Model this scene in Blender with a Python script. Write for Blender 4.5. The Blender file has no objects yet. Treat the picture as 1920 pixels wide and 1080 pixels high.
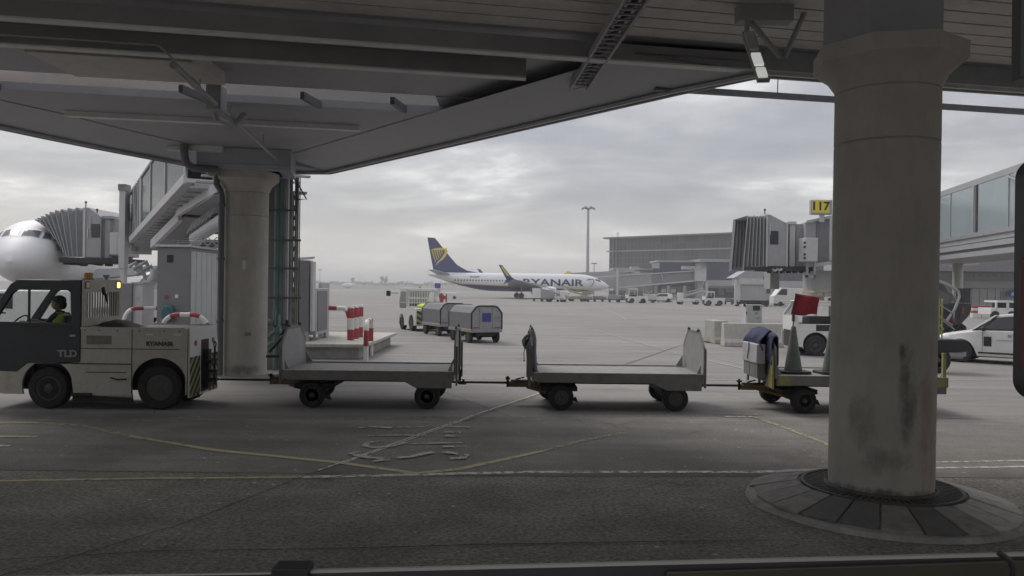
import bpy, bmesh, math, random
from mathutils import Vector, Matrix, noise
from mathutils.geometry import tessellate_polygon
R = math.radians
random.seed(7)
scene = bpy.context.scene
col = scene.collection

# ------------------------------------------------------------------ camera
CAM_H = 2.05; FPX = 1500.0
ROT = Matrix.Rotation(R(90.02), 3, 'X') @ Matrix.Rotation(R(0.7), 3, 'Z')
cd = bpy.data.cameras.new('camera'); cam = bpy.data.objects.new('camera', cd); col.objects.link(cam)
cd.sensor_width = 36; cd.lens = FPX / 1920 * 36; cd.clip_start = 0.05; cd.clip_end = 20000
cam.matrix_world = Matrix.Translation((0, 0, CAM_H)) @ ROT.to_4x4()
scene.camera = cam

# ------------------------------------------------------------------ sky, sun, exposure
SUN_EL, SUN_AZ = R(46), R(-38)
world = bpy.data.worlds.new('World'); scene.world = world; world.use_nodes = True
nt = world.node_tree; nt.nodes.clear(); N = nt.nodes.new; L = nt.links.new
out = N('ShaderNodeOutputWorld'); bg = N('ShaderNodeBackground'); bg.inputs[1].default_value = 0.1
L(bg.outputs[0], out.inputs[0])
sky = N('ShaderNodeTexSky'); sky.sky_type = 'NISHITA'; sky.sun_disc = False
sky.sun_elevation = SUN_EL; sky.sun_rotation = SUN_AZ; sky.air_density = 1.0; sky.dust_density = 2.0
tc = N('ShaderNodeTexCoord'); sp = N('ShaderNodeSeparateXYZ'); L(tc.outputs['Generated'], sp.inputs[0])
def wm(op, a, b=None, c=None):
    n = N('ShaderNodeMath'); n.operation = op
    for i, v in enumerate((a, b, c)):
        if v is None: continue
        if isinstance(v, (int, float)): n.inputs[i].default_value = v
        else: L(v, n.inputs[i])
    return n.outputs[0]
zc = wm('MAXIMUM', sp.outputs['Z'], 0.0)
den = wm('ADD', zc, 0.11)
cx = wm('DIVIDE', sp.outputs['X'], den); cy = wm('DIVIDE', sp.outputs['Y'], den)
cmb = N('ShaderNodeCombineXYZ'); L(cx, cmb.inputs[0]); L(cy, cmb.inputs[1])
def wnoise(scale, detail, rough, off=0.0, dist=0.0):
    m = N('ShaderNodeMapping'); L(cmb.outputs[0], m.inputs[0]); m.inputs['Location'].default_value = (off, off * .7, off * .3)
    n = N('ShaderNodeTexNoise'); L(m.outputs[0], n.inputs['Vector'])
    n.inputs['Scale'].default_value = scale; n.inputs['Detail'].default_value = detail
    n.inputs['Roughness'].default_value = rough; n.inputs['Distortion'].default_value = dist
    return n.outputs['Fac']
n1 = wnoise(0.75, 7, 0.56, 3.4, 0.35); n2 = wnoise(1.9, 6, 0.6, 9.0, 0.3)
cl = wm('ADD', wm('MULTIPLY', n1, 0.72), wm('MULTIPLY', n2, 0.28))
cr = N('ShaderNodeValToRGB'); L(cl, cr.inputs[0])
e = cr.color_ramp.elements
e[0].position = 0.40; e[0].color = (0.32, 0.315, 0.335, 1)
e[1].position = 0.635; e[1].color = (0.84, 0.82, 0.80, 1)
x = cr.color_ramp.elements.new(0.48); x.color = (0.385, 0.378, 0.395, 1)
x = cr.color_ramp.elements.new(0.56); x.color = (0.52, 0.51, 0.515, 1)
# overcast luminance: pale band at the horizon, grey above it, brighter towards the zenith
hor = N('ShaderNodeValToRGB'); L(zc, hor.inputs[0]); e = hor.color_ramp.elements
e[0].position = 0.0; e[0].color = (0.70, 0.68, 0.655, 1); e[1].position = 1.0; e[1].color = (0.70, 0.68, 0.655, 1)
hf = N('ShaderNodeMapRange'); L(zc, hf.inputs[0]); hf.inputs[1].default_value = 0.0; hf.inputs[2].default_value = 0.12
hf.inputs[3].default_value = 0.85; hf.inputs[4].default_value = 0.0; hf.interpolation_type = 'SMOOTHSTEP'
mx = N('ShaderNodeMix'); mx.data_type = 'RGBA'; L(hf.outputs[0], mx.inputs[0]); L(cr.outputs[0], mx.inputs[6]); L(hor.outputs[0], mx.inputs[7])
zf = N('ShaderNodeMapRange'); L(zc, zf.inputs[0]); zf.inputs[1].default_value = 0.34; zf.inputs[2].default_value = 0.95
zf.inputs[3].default_value = 6.4; zf.inputs[4].default_value = 16.0
vm = N('ShaderNodeVectorMath'); vm.operation = 'SCALE'; L(mx.outputs[2], vm.inputs[0]); L(zf.outputs[0], vm.inputs['Scale'])
fin = N('ShaderNodeMix'); fin.data_type = 'RGBA'; fin.inputs[0].default_value = 0.88
L(sky.outputs[0], fin.inputs[6]); L(vm.outputs[0], fin.inputs[7])
L(fin.outputs[2], bg.inputs[0])

sd = bpy.data.lights.new('sun', 'SUN'); sun = bpy.data.objects.new('sun', sd); col.objects.link(sun)
sd.energy = 0.9; sd.angle = R(24); sd.color = (1.0, 0.96, 0.9)
sdir = Vector((math.sin(SUN_AZ) * math.cos(SUN_EL), math.cos(SUN_AZ) * math.cos(SUN_EL), math.sin(SUN_EL)))
sun.rotation_euler = sdir.to_track_quat('Z', 'Y').to_euler()
vs = scene.view_settings; vs.view_transform = 'Standard'; vs.look = 'None'; vs.exposure = 0.86; vs.gamma = 1.0
scene.display_settings.display_device = 'sRGB'

# ------------------------------------------------------------------ pixel -> point helpers (photo pixels 1920x1080)
def ray(px, py): return ROT @ Vector(((px - 960) / FPX, -(py - 540) / FPX, -1))
def at(px, py, D):
    d = ray(px, py); return Vector((0, 0, CAM_H)) + d * (D / d.y)
def ath(px, py, z):
    d = ray(px, py); return Vector((0, 0, CAM_H)) + d * ((z - CAM_H) / d.z)
def G(px, py): return ath(px, py, 0.0)

# ------------------------------------------------------------------ materials
MC = {}
def mat(name, c, rough=0.6, metal=0.0, var=0.12, scale=3.0, bump=0.0, bscale=60.0, dirt=0.0, spec=0.5, coat=0.0, streak=0.0):
    if name in MC: return MC[name]
    m = bpy.data.materials.new(name); m.use_nodes = True; t = m.node_tree; b = t.nodes['Principled BSDF']
    n = t.nodes.new; l = t.links.new
    b.inputs['Roughness'].default_value = rough; b.inputs['Metallic'].default_value = metal
    b.inputs['Specular IOR Level'].default_value = spec; b.inputs['Coat Weight'].default_value = coat
    co = n('ShaderNodeTexCoord')
    nz = n('ShaderNodeTexNoise'); l(co.outputs['Object'], nz.inputs['Vector']); nz.inputs['Scale'].default_value = scale
    nz.inputs['Detail'].default_value = 6; nz.inputs['Roughness'].default_value = 0.62
    mr = n('ShaderNodeMapRange'); l(nz.outputs['Fac'], mr.inputs[0]); mr.inputs[1].default_value = 0.3; mr.inputs[2].default_value = 0.7
    mr.inputs[3].default_value = 1 - var; mr.inputs[4].default_value = 1 + var
    sc = n('ShaderNodeVectorMath'); sc.operation = 'SCALE'; sc.inputs[0].default_value = c[:3]; l(mr.outputs[0], sc.inputs['Scale'])
    last = sc.outputs[0]
    if dirt or streak:
        mp = n('ShaderNodeMapping'); l(co.outputs['Object'], mp.inputs[0])
        mp.inputs['Scale'].default_value = (1.0, 1.0, 0.18) if streak else (1, 1, 1)
        dz = n('ShaderNodeTexNoise'); l(mp.outputs[0], dz.inputs['Vector']); dz.inputs['Scale'].default_value = 5.5 if not streak else 9.0
        dz.inputs['Detail'].default_value = 8; dz.inputs['Roughness'].default_value = 0.7
        dr = n('ShaderNodeMapRange'); l(dz.outputs['Fac'], dr.inputs[0]); dr.inputs[1].default_value = 0.48; dr.inputs[2].default_value = 0.72
        dr.inputs[3].default_value = 0; dr.inputs[4].default_value = max(dirt, streak)
        mix = n('ShaderNodeMix'); mix.data_type = 'RGBA'; l(dr.outputs[0], mix.inputs[0]); l(last, mix.inputs[6])
        mix.inputs[7].default_value = (0.06, 0.055, 0.045, 1); last = mix.outputs[2]
    l(last, b.inputs['Base Color'])
    rr = n('ShaderNodeMapRange'); l(nz.outputs['Fac'], rr.inputs[0]); rr.inputs[3].default_value = max(0, rough - .12); rr.inputs[4].default_value = min(1, rough + .12)
    l(rr.outputs[0], b.inputs['Roughness'])
    if bump:
        bz = n('ShaderNodeTexNoise'); l(co.outputs['Object'], bz.inputs['Vector']); bz.inputs['Scale'].default_value = bscale; bz.inputs['Detail'].default_value = 4
        bp = n('ShaderNodeBump'); bp.inputs['Strength'].default_value = bump; bp.inputs['Distance'].default_value = 0.01
        l(bz.outputs['Fac'], bp.inputs['Height']); l(bp.outputs[0], b.inputs['Normal'])
    MC[name] = m; return m
def emis(name, c, s):
    m = bpy.data.materials.new(name); m.use_nodes = True; b = m.node_tree.nodes['Principled BSDF']
    b.inputs['Base Color'].default_value = (*c, 1); b.inputs['Emission Color'].default_value = (*c, 1); b.inputs['Emission Strength'].default_value = s
    return m
def glassmat(name, tint, clear, rough=0.03):
    m = bpy.data.materials.new(name); m.use_nodes = True; t = m.node_tree; t.nodes.clear(); n = t.nodes.new; l = t.links.new
    o = n('ShaderNodeOutputMaterial'); tr = n('ShaderNodeBsdfTransparent'); tr.inputs[0].default_value = (*tint, 1)
    gl = n('ShaderNodeBsdfPrincipled'); gl.inputs['Base Color'].default_value = (.10, .11, .12, 1); gl.inputs['Roughness'].default_value = rough
    mx = n('ShaderNodeMixShader'); mx.inputs[0].default_value = 1 - clear
    l(tr.outputs[0], mx.inputs[1]); l(gl.outputs[0], mx.inputs[2]); l(mx.outputs[0], o.inputs[0]); return m
M = dict(
 column=mat('column concrete', (.42, .40, .365), .85, var=.13, scale=1.6, bump=.5, bscale=45, streak=.14),
 concrete=mat('weathered concrete', (.36, .35, .32), .9, var=.14, scale=2.2, bump=.3, bscale=40, dirt=.3),
 paleconc=mat('pale concrete', (.46, .45, .41), .9, var=.1, scale=2, bump=.2, bscale=40, streak=.35),
 soffit=mat('painted soffit', (.33, .335, .36), .55, var=.10, scale=.7, dirt=.12),
 soffit2=mat('edge soffit', (.34, .35, .385), .5, var=.12, scale=.6, streak=.08),
 plank=mat('ceiling plank', (.56, .53, .51), .7, var=.10, scale=1.2, dirt=.2),
 beam=mat('beam web', (.30, .295, .30), .6, var=.15, scale=1.5),
 flange=mat('pale beam flange', (.66, .65, .63), .6, var=.12, scale=2.5, dirt=.15),
 conduit=mat('grey conduit', (.30, .31, .32), .5, var=.1, scale=5),
 darkpipe=mat('dark drain pipe', (.13, .135, .15), .5, var=.12, scale=5),
 greenpipe=mat('green pipe', (.16, .24, .23), .5, var=.15, scale=4),
 cream=mat('dirty cream paint', (.48, .46, .41), .5, var=.08, scale=2.5, dirt=.28),
 cab=mat('dark cab paint', (.028, .034, .045), .35, var=.2, scale=2.5),
 tyre=mat('tyre rubber', (.030, .030, .034), .85, var=.3, scale=14, bump=.3, bscale=80),
 rim=mat('wheel rim', (.085, .082, .08), .7, var=.25, scale=12, dirt=.5),
 hub=mat('hub', (.30, .29, .28), .5, .3, var=.2, scale=20),
 black=mat('black plastic', (.025, .025, .028), .55, var=.2, scale=10),
 under=mat('chassis black', (.035, .034, .033), .8, var=.3, scale=8),
 cartgrey=mat('cart frame grey', (.21, .21, .20), .6, var=.14, scale=4, dirt=.35),
 cartdeck=mat('cart deck plate', (.30, .295, .28), .55, .1, var=.22, scale=5, dirt=.5),
 board=mat('aluminium end board', (.34, .345, .35), .5, .2, var=.12, scale=3, dirt=.25),
 lip=mat('bright deck edge', (.62, .62, .60), .45, .2, var=.1, scale=6, dirt=.2),
 yellow=mat('faded yellow paint', (.30, .28, .12), .6, var=.15, scale=6, dirt=.25),
 amberyel=mat('ochre hitch paint', (.18, .12, .055), .7, var=.25, scale=8, dirt=.4),
 hivis=mat('hi vis yellow', (.70, .88, .14), .7, var=.1, scale=8),
 red=mat('safety red', (.34, .055, .06), .5, var=.12, scale=6, dirt=.15),
 white=mat('white paint', (.70, .70, .68), .4, var=.05, scale=3, dirt=.10, coat=.2),
 planewhite=mat('aircraft white', (.72, .73, .745), .55, var=.06, scale=.6),
 shroud=mat('bellows fabric', (.26, .265, .28), .7, var=.10, scale=3),
 bridge=mat('jet bridge grey', (.34, .345, .36), .5, var=.08, scale=1.2, streak=.15),
 bridgelt=mat('pale jet bridge panel', (.50, .50, .51), .5, var=.08, scale=1.2, streak=.12),
 steel=mat('galvanised steel', (.42, .43, .44), .45, .5, var=.12, scale=5),
 cabinet=mat('cabinet grey', (.20, .20, .215), .5, var=.08, scale=1.5, dirt=.1),
 cabinetlt=mat('ribbed cabinet panel', (.46, .47, .48), .5, .1, var=.08, scale=1.5, streak=.2),
 skin=mat('skin', (.30, .17, .11), .6, var=.08, scale=10),
 cloth=mat('dark navy cloth', (.035, .042, .065), .9, var=.25, scale=9, bump=.5, bscale=40),
 hair=mat('dark hair', (.015, .013, .012), .8, var=.2, scale=40),
 bluecloth=mat('blue work jacket', (.045, .055, .115), .9, var=.3, scale=8, bump=.5, bscale=40),
 redcloth=mat('dark red cloth', (.32, .035, .055), .85, var=.12, scale=5),
 conegreen=mat('grimy cone', (.16, .18, .15), .7, var=.2, scale=4, dirt=.5),
 navy=mat('navy paint', (.028, .035, .15), .35, var=.08, scale=1, coat=.3),
 logoyel=mat('livery yellow', (.72, .58, .08), .4, var=.05, scale=2),
 wing=mat('wing grey', (.38, .39, .41), .4, .2, var=.08, scale=1.0),
 terminal=mat('terminal cladding', (.075, .08, .088), .6, var=.10, scale=.15),
 termglass=mat('navy glass facade', (.045, .052, .085), .2, var=.15, scale=.4),
 termband=mat('pale concourse band', (.38, .38, .38), .6, var=.06, scale=.3),
 wallgrey=mat('light wall panel', (.38, .385, .38), .6, var=.10, scale=.5, streak=.15),
 darkglass=mat('dark window glass', (.03, .035, .042), .08, var=.1, scale=2),
 blueglass=mat('frosted bridge glass', (.30, .36, .38), .18, var=.06, scale=.7),
 screen=mat('screen', (.03, .032, .035), .15, var=.1),
 signyel=mat('gate sign yellow', (.75, .62, .06), .5, var=.04, scale=3),
 signwhite=mat('sign white', (.7, .7, .68), .5, var=.04, scale=3),
 grass=mat('dry airfield grass', (.115, .125, .085), .95, var=.3, scale=.02),
 foliage=mat('far foliage', (.055, .068, .045), .9, var=.35, scale=.2),
 trunk=mat('trunk', (.08, .06, .045), .9),
 markyel=mat('worn yellow marking', (.36, .29, .09), .8, var=.2, scale=6, dirt=.6),
 greycurtain=mat('grey cart curtain', (.19, .195, .21), .8, var=.1, scale=3),
 silver=mat('silver cart panel', (.30, .305, .32), .5, .2, var=.1, scale=3, dirt=.2),
 bluemark=mat('blue placard', (.05, .055, .25), .5, var=.08),
 beacon=mat('amber beacon', (.50, .28, .06), .3, var=.08),
 olive=mat('olive sill trim', (.06, .052, .036), .45, var=.25, scale=3),
 darkred=mat('dark red mirror shell', (.09, .025, .03), .35, var=.15, scale=3),
 trim=mat('bright rubber lip', (.42, .41, .38), .4, var=.08, scale=6),
 greyblk=mat('charcoal shell', (.045, .045, .05), .4, var=.15, scale=4),
 letter=mat('grey lettering', (.30, .30, .30), .6), letterdk=mat('dark lettering', (.10, .09, .08), .6, dirt=.4),
)
M['amberlit'] = emis('lit amber lamp', (1.0, .62, .12), 3.0)
M['lamplit'] = emis('lit lamp', (1.0, .95, .85), 6.0)
M['clear'] = glassmat('clear glass', (.95, .97, .96), .95)
M['slotglass'] = glassmat('rooflight glass', (.62, .59, .57), .72, .3)
M['patchglow'] = emis('added glow patch', (.92, .93, .88), .22)  # glow added so the hanging panel's patches read as bright as sky
M['milky'] = glassmat('clouded plastic', (.8, .82, .83), .45, .2)
M['bglass'] = glassmat('bridge side glass', (.62, .68, .70), .45, .1)

# ------------------------------------------------------------------ mesh builder
class MB:
    def __init__(s): s.v = []; s.f = []; s.m = []
    def add(s, vs, fs, mi=0, T=None):
        o = len(s.v)
        s.v += [tuple(T @ Vector(p)) if T is not None else tuple(p) for p in vs]
        s.f += [tuple(i + o for i in f) for f in fs]; s.m += [mi] * len(fs); return s
    def box(s, x0, x1, y0, y1, z0, z1, mi=0, T=None):
        if x0 > x1: x0, x1 = x1, x0
        if y0 > y1: y0, y1 = y1, y0
        if z0 > z1: z0, z1 = z1, z0
        v = [(x, y, z) for z in (z0, z1) for x, y in ((x0, y0), (x1, y0), (x1, y1), (x0, y1))]
        return s.add(v, [(3, 2, 1, 0), (4, 5, 6, 7), (0, 1, 5, 4), (1, 2, 6, 5), (2, 3, 7, 6), (3, 0, 4, 7)], mi, T)
    def beam(s, a, b, w, h, mi=0, up=(0, 0, 1)):
        a = Vector(a); b = Vector(b); d = (b - a).normalized(); u = Vector(up)
        if abs(d.dot(u)) > .98: u = Vector((0, 1, 0))
        r = d.cross(u).normalized() * w / 2; u2 = r.cross(d).normalized() * h / 2
        v = [a - r - u2, a + r - u2, a + r + u2, a - r + u2, b - r - u2, b + r - u2, b + r + u2, b - r + u2]
        return s.add(v, [(0, 1, 2, 3), (7, 6, 5, 4), (0, 4, 5, 1), (1, 5, 6, 2), (2, 6, 7, 3), (3, 7, 4, 0)], mi)
    def tube(s, pts, r, n=10, mi=0, caps=True):
        pts = [Vector(p) for p in pts]; rr = r if isinstance(r, (list, tuple)) else [r] * len(pts)
        o = []; prev = None
        for i, p in enumerate(pts):
            d = (pts[min(i + 1, len(pts) - 1)] - pts[max(i - 1, 0)]).normalized()
            if prev is None: prev = d.orthogonal().normalized()
            u = (prev - d * prev.dot(d))
            u = u.normalized() if u.length > 1e-6 else d.orthogonal().normalized()
            prev = u; w = d.cross(u)
            o.append([p + (u * math.cos(2 * math.pi * k / n) + w * math.sin(2 * math.pi * k / n)) * rr[i] for k in range(n)])
        return s.loft(o, mi, caps)
    def loft(s, rings, mi=0, caps=True, closed=True):
        n = len(rings[0]); v = [p for r in rings for p in r]; f = []
        for i in range(len(rings) - 1):
            for k in range(n if closed else n - 1):
                k2 = (k + 1) % n
                f.append((i * n + k, i * n + k2, (i + 1) * n + k2, (i + 1) * n + k))
        if caps and closed:
            f.append(tuple(range(n - 1, -1, -1))); f.append(tuple((len(rings) - 1) * n + k for k in range(n)))
        return s.add(v, f, mi)
    def prism(s, loops, axis, a0, a1, mi=0, T=None):
        if isinstance(loops[0][0], (int, float)): loops = [loops]
        def mk(u, v, a): return {'y': (u, a, v), 'x': (a, u, v), 'z': (u, v, a)}[axis]
        flat = [p for lp in loops for p in lp]; n = len(flat)
        tri = tessellate_polygon([[Vector((p[0], p[1], 0)) for p in lp] for lp in loops])
        v = [mk(p[0], p[1], a0) for p in flat] + [mk(p[0], p[1], a1) for p in flat]
        if len(loops) == 1 and n <= 8:
            f = [tuple(range(n)), tuple(range(2 * n - 1, n - 1, -1))]
        else: f = [tuple(t) for t in tri] + [tuple(i + n for i in reversed(t)) for t in tri]
        o = 0
        for lp in loops:
            k = len(lp)
            for i in range(k):
                j = (i + 1) % k; f.append((o + i, o + j, o + j + n, o + i + n))
            o += k
        return s.add(v, f, mi, T)
    def lathe(s, prof, c=(0, 0, 0), n=32, axis='z', mi=0):
        rings = []
        for r, h in prof:
            ring = []
            for k in range(n):
                a = 2 * math.pi * k / n; q, w = r * math.cos(a), r * math.sin(a)
                ring.append({'z': (c[0] + q, c[1] + w, c[2] + h), 'y': (c[0] + q, c[1] + h, c[2] + w), 'x': (c[0] + h, c[1] + q, c[2] + w)}[axis])
            rings.append(ring)
        return s.loft(rings, mi)
    def ball(s, c, r, n=12, mi=0):
        rx, ry, rz = r if isinstance(r, (list, tuple)) else (r, r, r); rings = []
        for i in range(1, n):
            a = math.pi * i / n
            rings.append([(c[0] + rx * math.sin(a) * math.cos(2 * math.pi * k / n), c[1] + ry * math.sin(a) * math.sin(2 * math.pi * k / n), c[2] - rz * math.cos(a)) for k in range(n)])
        return s.loft(rings, mi)
    def build(s, name, mats, parent=None, bevel=0.0, smooth=True, ang=32, loc=None):
        me = bpy.data.meshes.new(name); me.from_pydata(s.v, [], s.f)
        if not isinstance(mats, (list, tuple)): mats = [mats]
        for m in mats: me.materials.append(m)
        for p, i in zip(me.polygons, s.m): p.material_index = i; p.use_smooth = smooth
        bm = bmesh.new(); bm.from_mesh(me); bmesh.ops.recalc_face_normals(bm, faces=bm.faces); bm.to_mesh(me); bm.free()
        me.update()
        if smooth: me.set_sharp_from_angle(angle=R(ang))
        o = bpy.data.objects.new(name, me); col.objects.link(o)
        if parent is not None: o.parent = parent
        if loc is not None: o.location = loc
        if bevel:
            b = o.modifiers.new('bevel', 'BEVEL'); b.width = bevel; b.segments = 2; b.limit_method = 'ANGLE'; b.angle_limit = R(40); b.harden_normals = False
        return o
def tag(o, label=None, cat=None, group=None, kind=None):
    if label: o['label'] = label
    if cat: o['category'] = cat
    if group: o['group'] = group
    if kind: o['kind'] = kind
    return o
def thing(name, label, cat, loc=(0, 0, 0), rz=0.0, group=None):
    o = bpy.data.objects.new(name, None); col.objects.link(o); o.location = loc; o.rotation_euler = (0, 0, rz)
    o.empty_display_size = .3
    return tag(o, label, cat, group)
def dup(root, loc, rz=None, label=None, group=None):
    r = root.copy(); col.objects.link(r); r.location = loc
    if rz is not None: r.rotation_euler = (0, 0, rz)
    if label: r['label'] = label
    if group: r['group'] = group
    for ch in list(root.children):
        c = ch.copy(); col.objects.link(c); c.parent = r
        for g in ch.children:
            d = g.copy(); col.objects.link(d); d.parent = c
    return r
WC = {}
def wheel(parent, x, y, r, w, z=None, rotz=0.0, spokes=0):
    """tyre with its rim as a sub-part, axle along local y"""
    k = (r, w)
    if k not in WC:
        t = MB(); h = w / 2
        t.lathe([(r * .56, -h * .8), (r * .62, -h), (r * .90, -h), (r * .985, -h * .72), (r, -h * .4), (r, h * .4), (r * .985, h * .72), (r * .90, h), (r * .62, h), (r * .56, h * .8)], n=40, axis='y')
        q = MB(); q.lathe([(r * .585, -h * .86), (r * .52, -h * .9), (r * .46, -h * .55), (r * .30, -h * .5), (r * .26, -h * .8), (r * .10, -h * .95), (.001, -h * .95)], n=28, axis='y')
        q.lathe([(r * .585, h * .86), (r * .52, h * .9), (r * .46, h * .55), (r * .25, h * .6), (.001, h * .6)], n=28, axis='y')
        q.lathe([(r * .585, -h * .86), (r * .585, h * .86)], n=28, axis='y')
        for i in range(5):
            a = i * 2 * math.pi / 5; q.lathe([(.012, -h * .86), (.012, -h * .5)], c=(math.cos(a) * r * .2, 0, math.sin(a) * r * .2), n=6, axis='y', mi=1)
        WC[k] = (t.build('wheel', M['tyre']), q.build('rim', [M['rim'], M['hub']]))
        for o in WC[k]: col.objects.unlink(o)
    a = WC[k][0].copy(); b = WC[k][1].copy()
    a.name = 'wheel'; b.name = 'rim'
    col.objects.link(a); col.objects.link(b); a.parent = parent; b.parent = a
    a.location = (x, y, r if z is None else z); a.rotation_euler = (0, 0, rotz)
    return a
def arc(cx, cz, r, a0, a1, n=12):
    return [(cx + r * math.cos(R(a0 + (a1 - a0) * i / n)), cz + r * math.sin(R(a0 + (a1 - a0) * i / n))) for i in range(n + 1)]
def text_mesh(s, size, ext=0.004, bold=0.0, sx=1.0):
    c = bpy.data.curves.new('text', 'FONT'); c.body = s; c.size = size; c.extrude = ext; c.offset = bold; c.resolution_u = 3
    c.align_x = 'CENTER'; c.align_y = 'CENTER'
    o = bpy.data.objects.new('text', c); col.objects.link(o); bpy.context.view_layer.update()
    me = bpy.data.meshes.new_from_object(o.evaluated_get(bpy.context.evaluated_depsgraph_get()))
    col.objects.unlink(o); bpy.data.objects.remove(o)
    for v in me.vertices: v.co.x *= sx
    return me
def lettering(s, size, m, parent, loc, rot=(R(90), 0, 0), bold=0.0, sx=1.0, name='lettering', ext=.003):
    me = text_mesh(s, size, ext, bold, sx); me.materials.clear(); me.materials.append(m)
    o = bpy.data.objects.new(name, me); col.objects.link(o); o.parent = parent; o.location = loc; o.rotation_euler = rot
    return o
# ================================================================== GROUND
def groundmat(name, c1, c2, patch, grain, speck, bump, streak=0.0, joints=None, wet=0.0, stain=0.0):
    m = bpy.data.materials.new(name); m.use_nodes = True; t = m.node_tree; b = t.nodes['Principled BSDF']; n = t.nodes.new; l = t.links.new
    g = n('ShaderNodeNewGeometry')
    def nz(scale, det=6, rough=.6, sc=(1, 1, 1), dist=0.0):
        mp = n('ShaderNodeMapping'); l(g.outputs['Position'], mp.inputs[0]); mp.inputs['Scale'].default_value = sc
        q = n('ShaderNodeTexNoise'); l(mp.outputs[0], q.inputs['Vector']); q.inputs['Scale'].default_value = scale
        q.inputs['Detail'].default_value = det; q.inputs['Roughness'].default_value = rough; q.inputs['Distortion'].default_value = dist
        return q.outputs['Fac']
    def mr(a, f0, f1, t0, t1):
        q = n('ShaderNodeMapRange'); l(a, q.inputs[0])
        for i, v in enumerate((f0, f1, t0, t1)): q.inputs[i + 1].default_value = v
        return q.outputs[0]
    def mixc(f, a, b2):
        q = n('ShaderNodeMix'); q.data_type = 'RGBA'
        if isinstance(f, float): q.inputs[0].default_value = f
        else: l(f, q.inputs[0])
        for i, v in ((6, a), (7, b2)):
            if isinstance(v, tuple): q.inputs[i].default_value = (*v, 1)
            else: l(v, q.inputs[i])
        return q.outputs[2]
    def mul(a, f):
        q = n('ShaderNodeVectorMath'); q.operation = 'SCALE'; l(a, q.inputs[0]); l(f, q.inputs['Scale']); return q.outputs[0]
    colr = mixc(mr(nz(patch, 7, .6), .35, .65, 0, 1), c1, c2)
    colr = mul(colr, mr(nz(grain, 3, .7), .3, .7, 1 - speck, 1 + speck))
    if streak: colr = mul(colr, mr(nz(.9, 6, .65, (.10, 1.6, 1), .4), .35, .65, 1 - streak, 1 + streak))
    if stain: colr = mixc(mr(nz(.35, 7, .7, (1, 1, 1), .8), .56, .74, 0, stain), colr, (.02, .02, .02))
    if joints:
        mp = n('ShaderNodeMapping'); l(g.outputs['Position'], mp.inputs[0]); mp.inputs['Rotation'].default_value = (0, 0, R(joints[1]))
        bt = n('ShaderNodeTexBrick'); l(mp.outputs[0], bt.inputs['Vector']); bt.offset = 0; bt.inputs['Scale'].default_value = 1
        bt.inputs['Mortar Size'].default_value = .02; bt.inputs['Mortar Smooth'].default_value = .5; bt.inputs['Brick Width'].default_value = joints[0]; bt.inputs['Row Height'].default_value = joints[0]
        bt.inputs['Color1'].default_value = (1, 1, 1, 1); bt.inputs['Color2'].default_value = (.955, .955, .955, 1); bt.inputs['Mortar'].default_value = (.62, .62, .62, 1)
        q = n('ShaderNodeMix'); q.data_type = 'RGBA'; q.blend_type = 'MULTIPLY'; q.inputs[0].default_value = 1; l(colr, q.inputs[6]); l(bt.outputs[0], q.inputs[7]); colr = q.outputs[2]
    # pale aggregate chips
    vo = n('ShaderNodeTexVoronoi'); l(g.outputs['Position'], vo.inputs['Vector']); vo.inputs['Scale'].default_value = 4.2; vo.inputs['Randomness'].default_value = 1
    sx = n('ShaderNodeSeparateColor'); l(vo.outputs['Color'], sx.inputs[0]); pm = n('ShaderNodeMath'); pm.operation = 'MULTIPLY'
    l(mr(vo.outputs['Distance'], .05, .10, .85, 0), pm.inputs[0]); l(mr(sx.outputs[0], .45, .55, 0, 1), pm.inputs[1])
    if speck > .2: colr = mixc(pm.outputs[0], colr, (.62, .60, .56))
    l(colr, b.inputs['Base Color'])
    l(mr(nz(.8, 5), .35, .65, .88 - wet, .95), b.inputs['Roughness']); b.inputs['Specular IOR Level'].default_value = .35
    bp = n('ShaderNodeBump'); bp.inputs['Strength'].default_value = bump; bp.inputs['Distance'].default_value = .012
    l(nz(grain * .8, 4, .75), bp.inputs['Height']); l(bp.outputs[0], b.inputs['Normal'])
    return m
apron_m = groundmat('apron concrete', (.225, .213, .202), (.272, .26, .248), .09, 6, .07, .3, streak=.15, joints=(5.2, -24), stain=.30)
road_m = groundmat('road asphalt', (.185, .175, .160), (.265, .252, .232), .8, 42, .30, 1.0, streak=.14, stain=.4)
lane_m = groundmat('coarse asphalt', (.190, .179, .160), (.275, .26, .235), 1.1, 26, .55, 1.6, streak=.08, stain=.55)
grass_m = M['grass']

def sheet(name, pts, z, m, thick=0.0):
    b = MB(); b.add([(p[0], p[1], z) for p in pts], [tuple(range(len(pts)))]); o = b.build(name, m, smooth=False)
    return tag(o, kind='structure')
sheet('ground', [(-2500, -150), (2500, -150), (2500, 3500), (-2500, 3500)], 0.0, apron_m)
yr = 12.75
sheet('road', [(-45, 8.55), (1, 8.72), (3.5, 8.86), (45, 9.6), (45, 13.3), (3, 12.75), (-45, 12.3)], 0.004, road_m)
sheet('service_lane', [(-45, -12), (45, -12), (45, 9.62), (3.5, 8.88), (1, 8.74), (-45, 8.57)], 0.004, lane_m)
# far grass rising gently behind the apron
g = MB()
xs = [-2400 + i * 80 for i in range(61)]
rows = [(620, .05), (700, .6), (820, 2.6), (1000, 3.8), (1500, 4.0), (3400, 4.0)]
g.loft([[(x, y, z + (.35 * noise.noise(Vector((x * .01, y * .01, 0))) if z > .1 else 0)) for x in xs] for y, z in rows], caps=False, closed=False)
tag(g.build('grass_field', grass_m), kind='structure')

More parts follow.
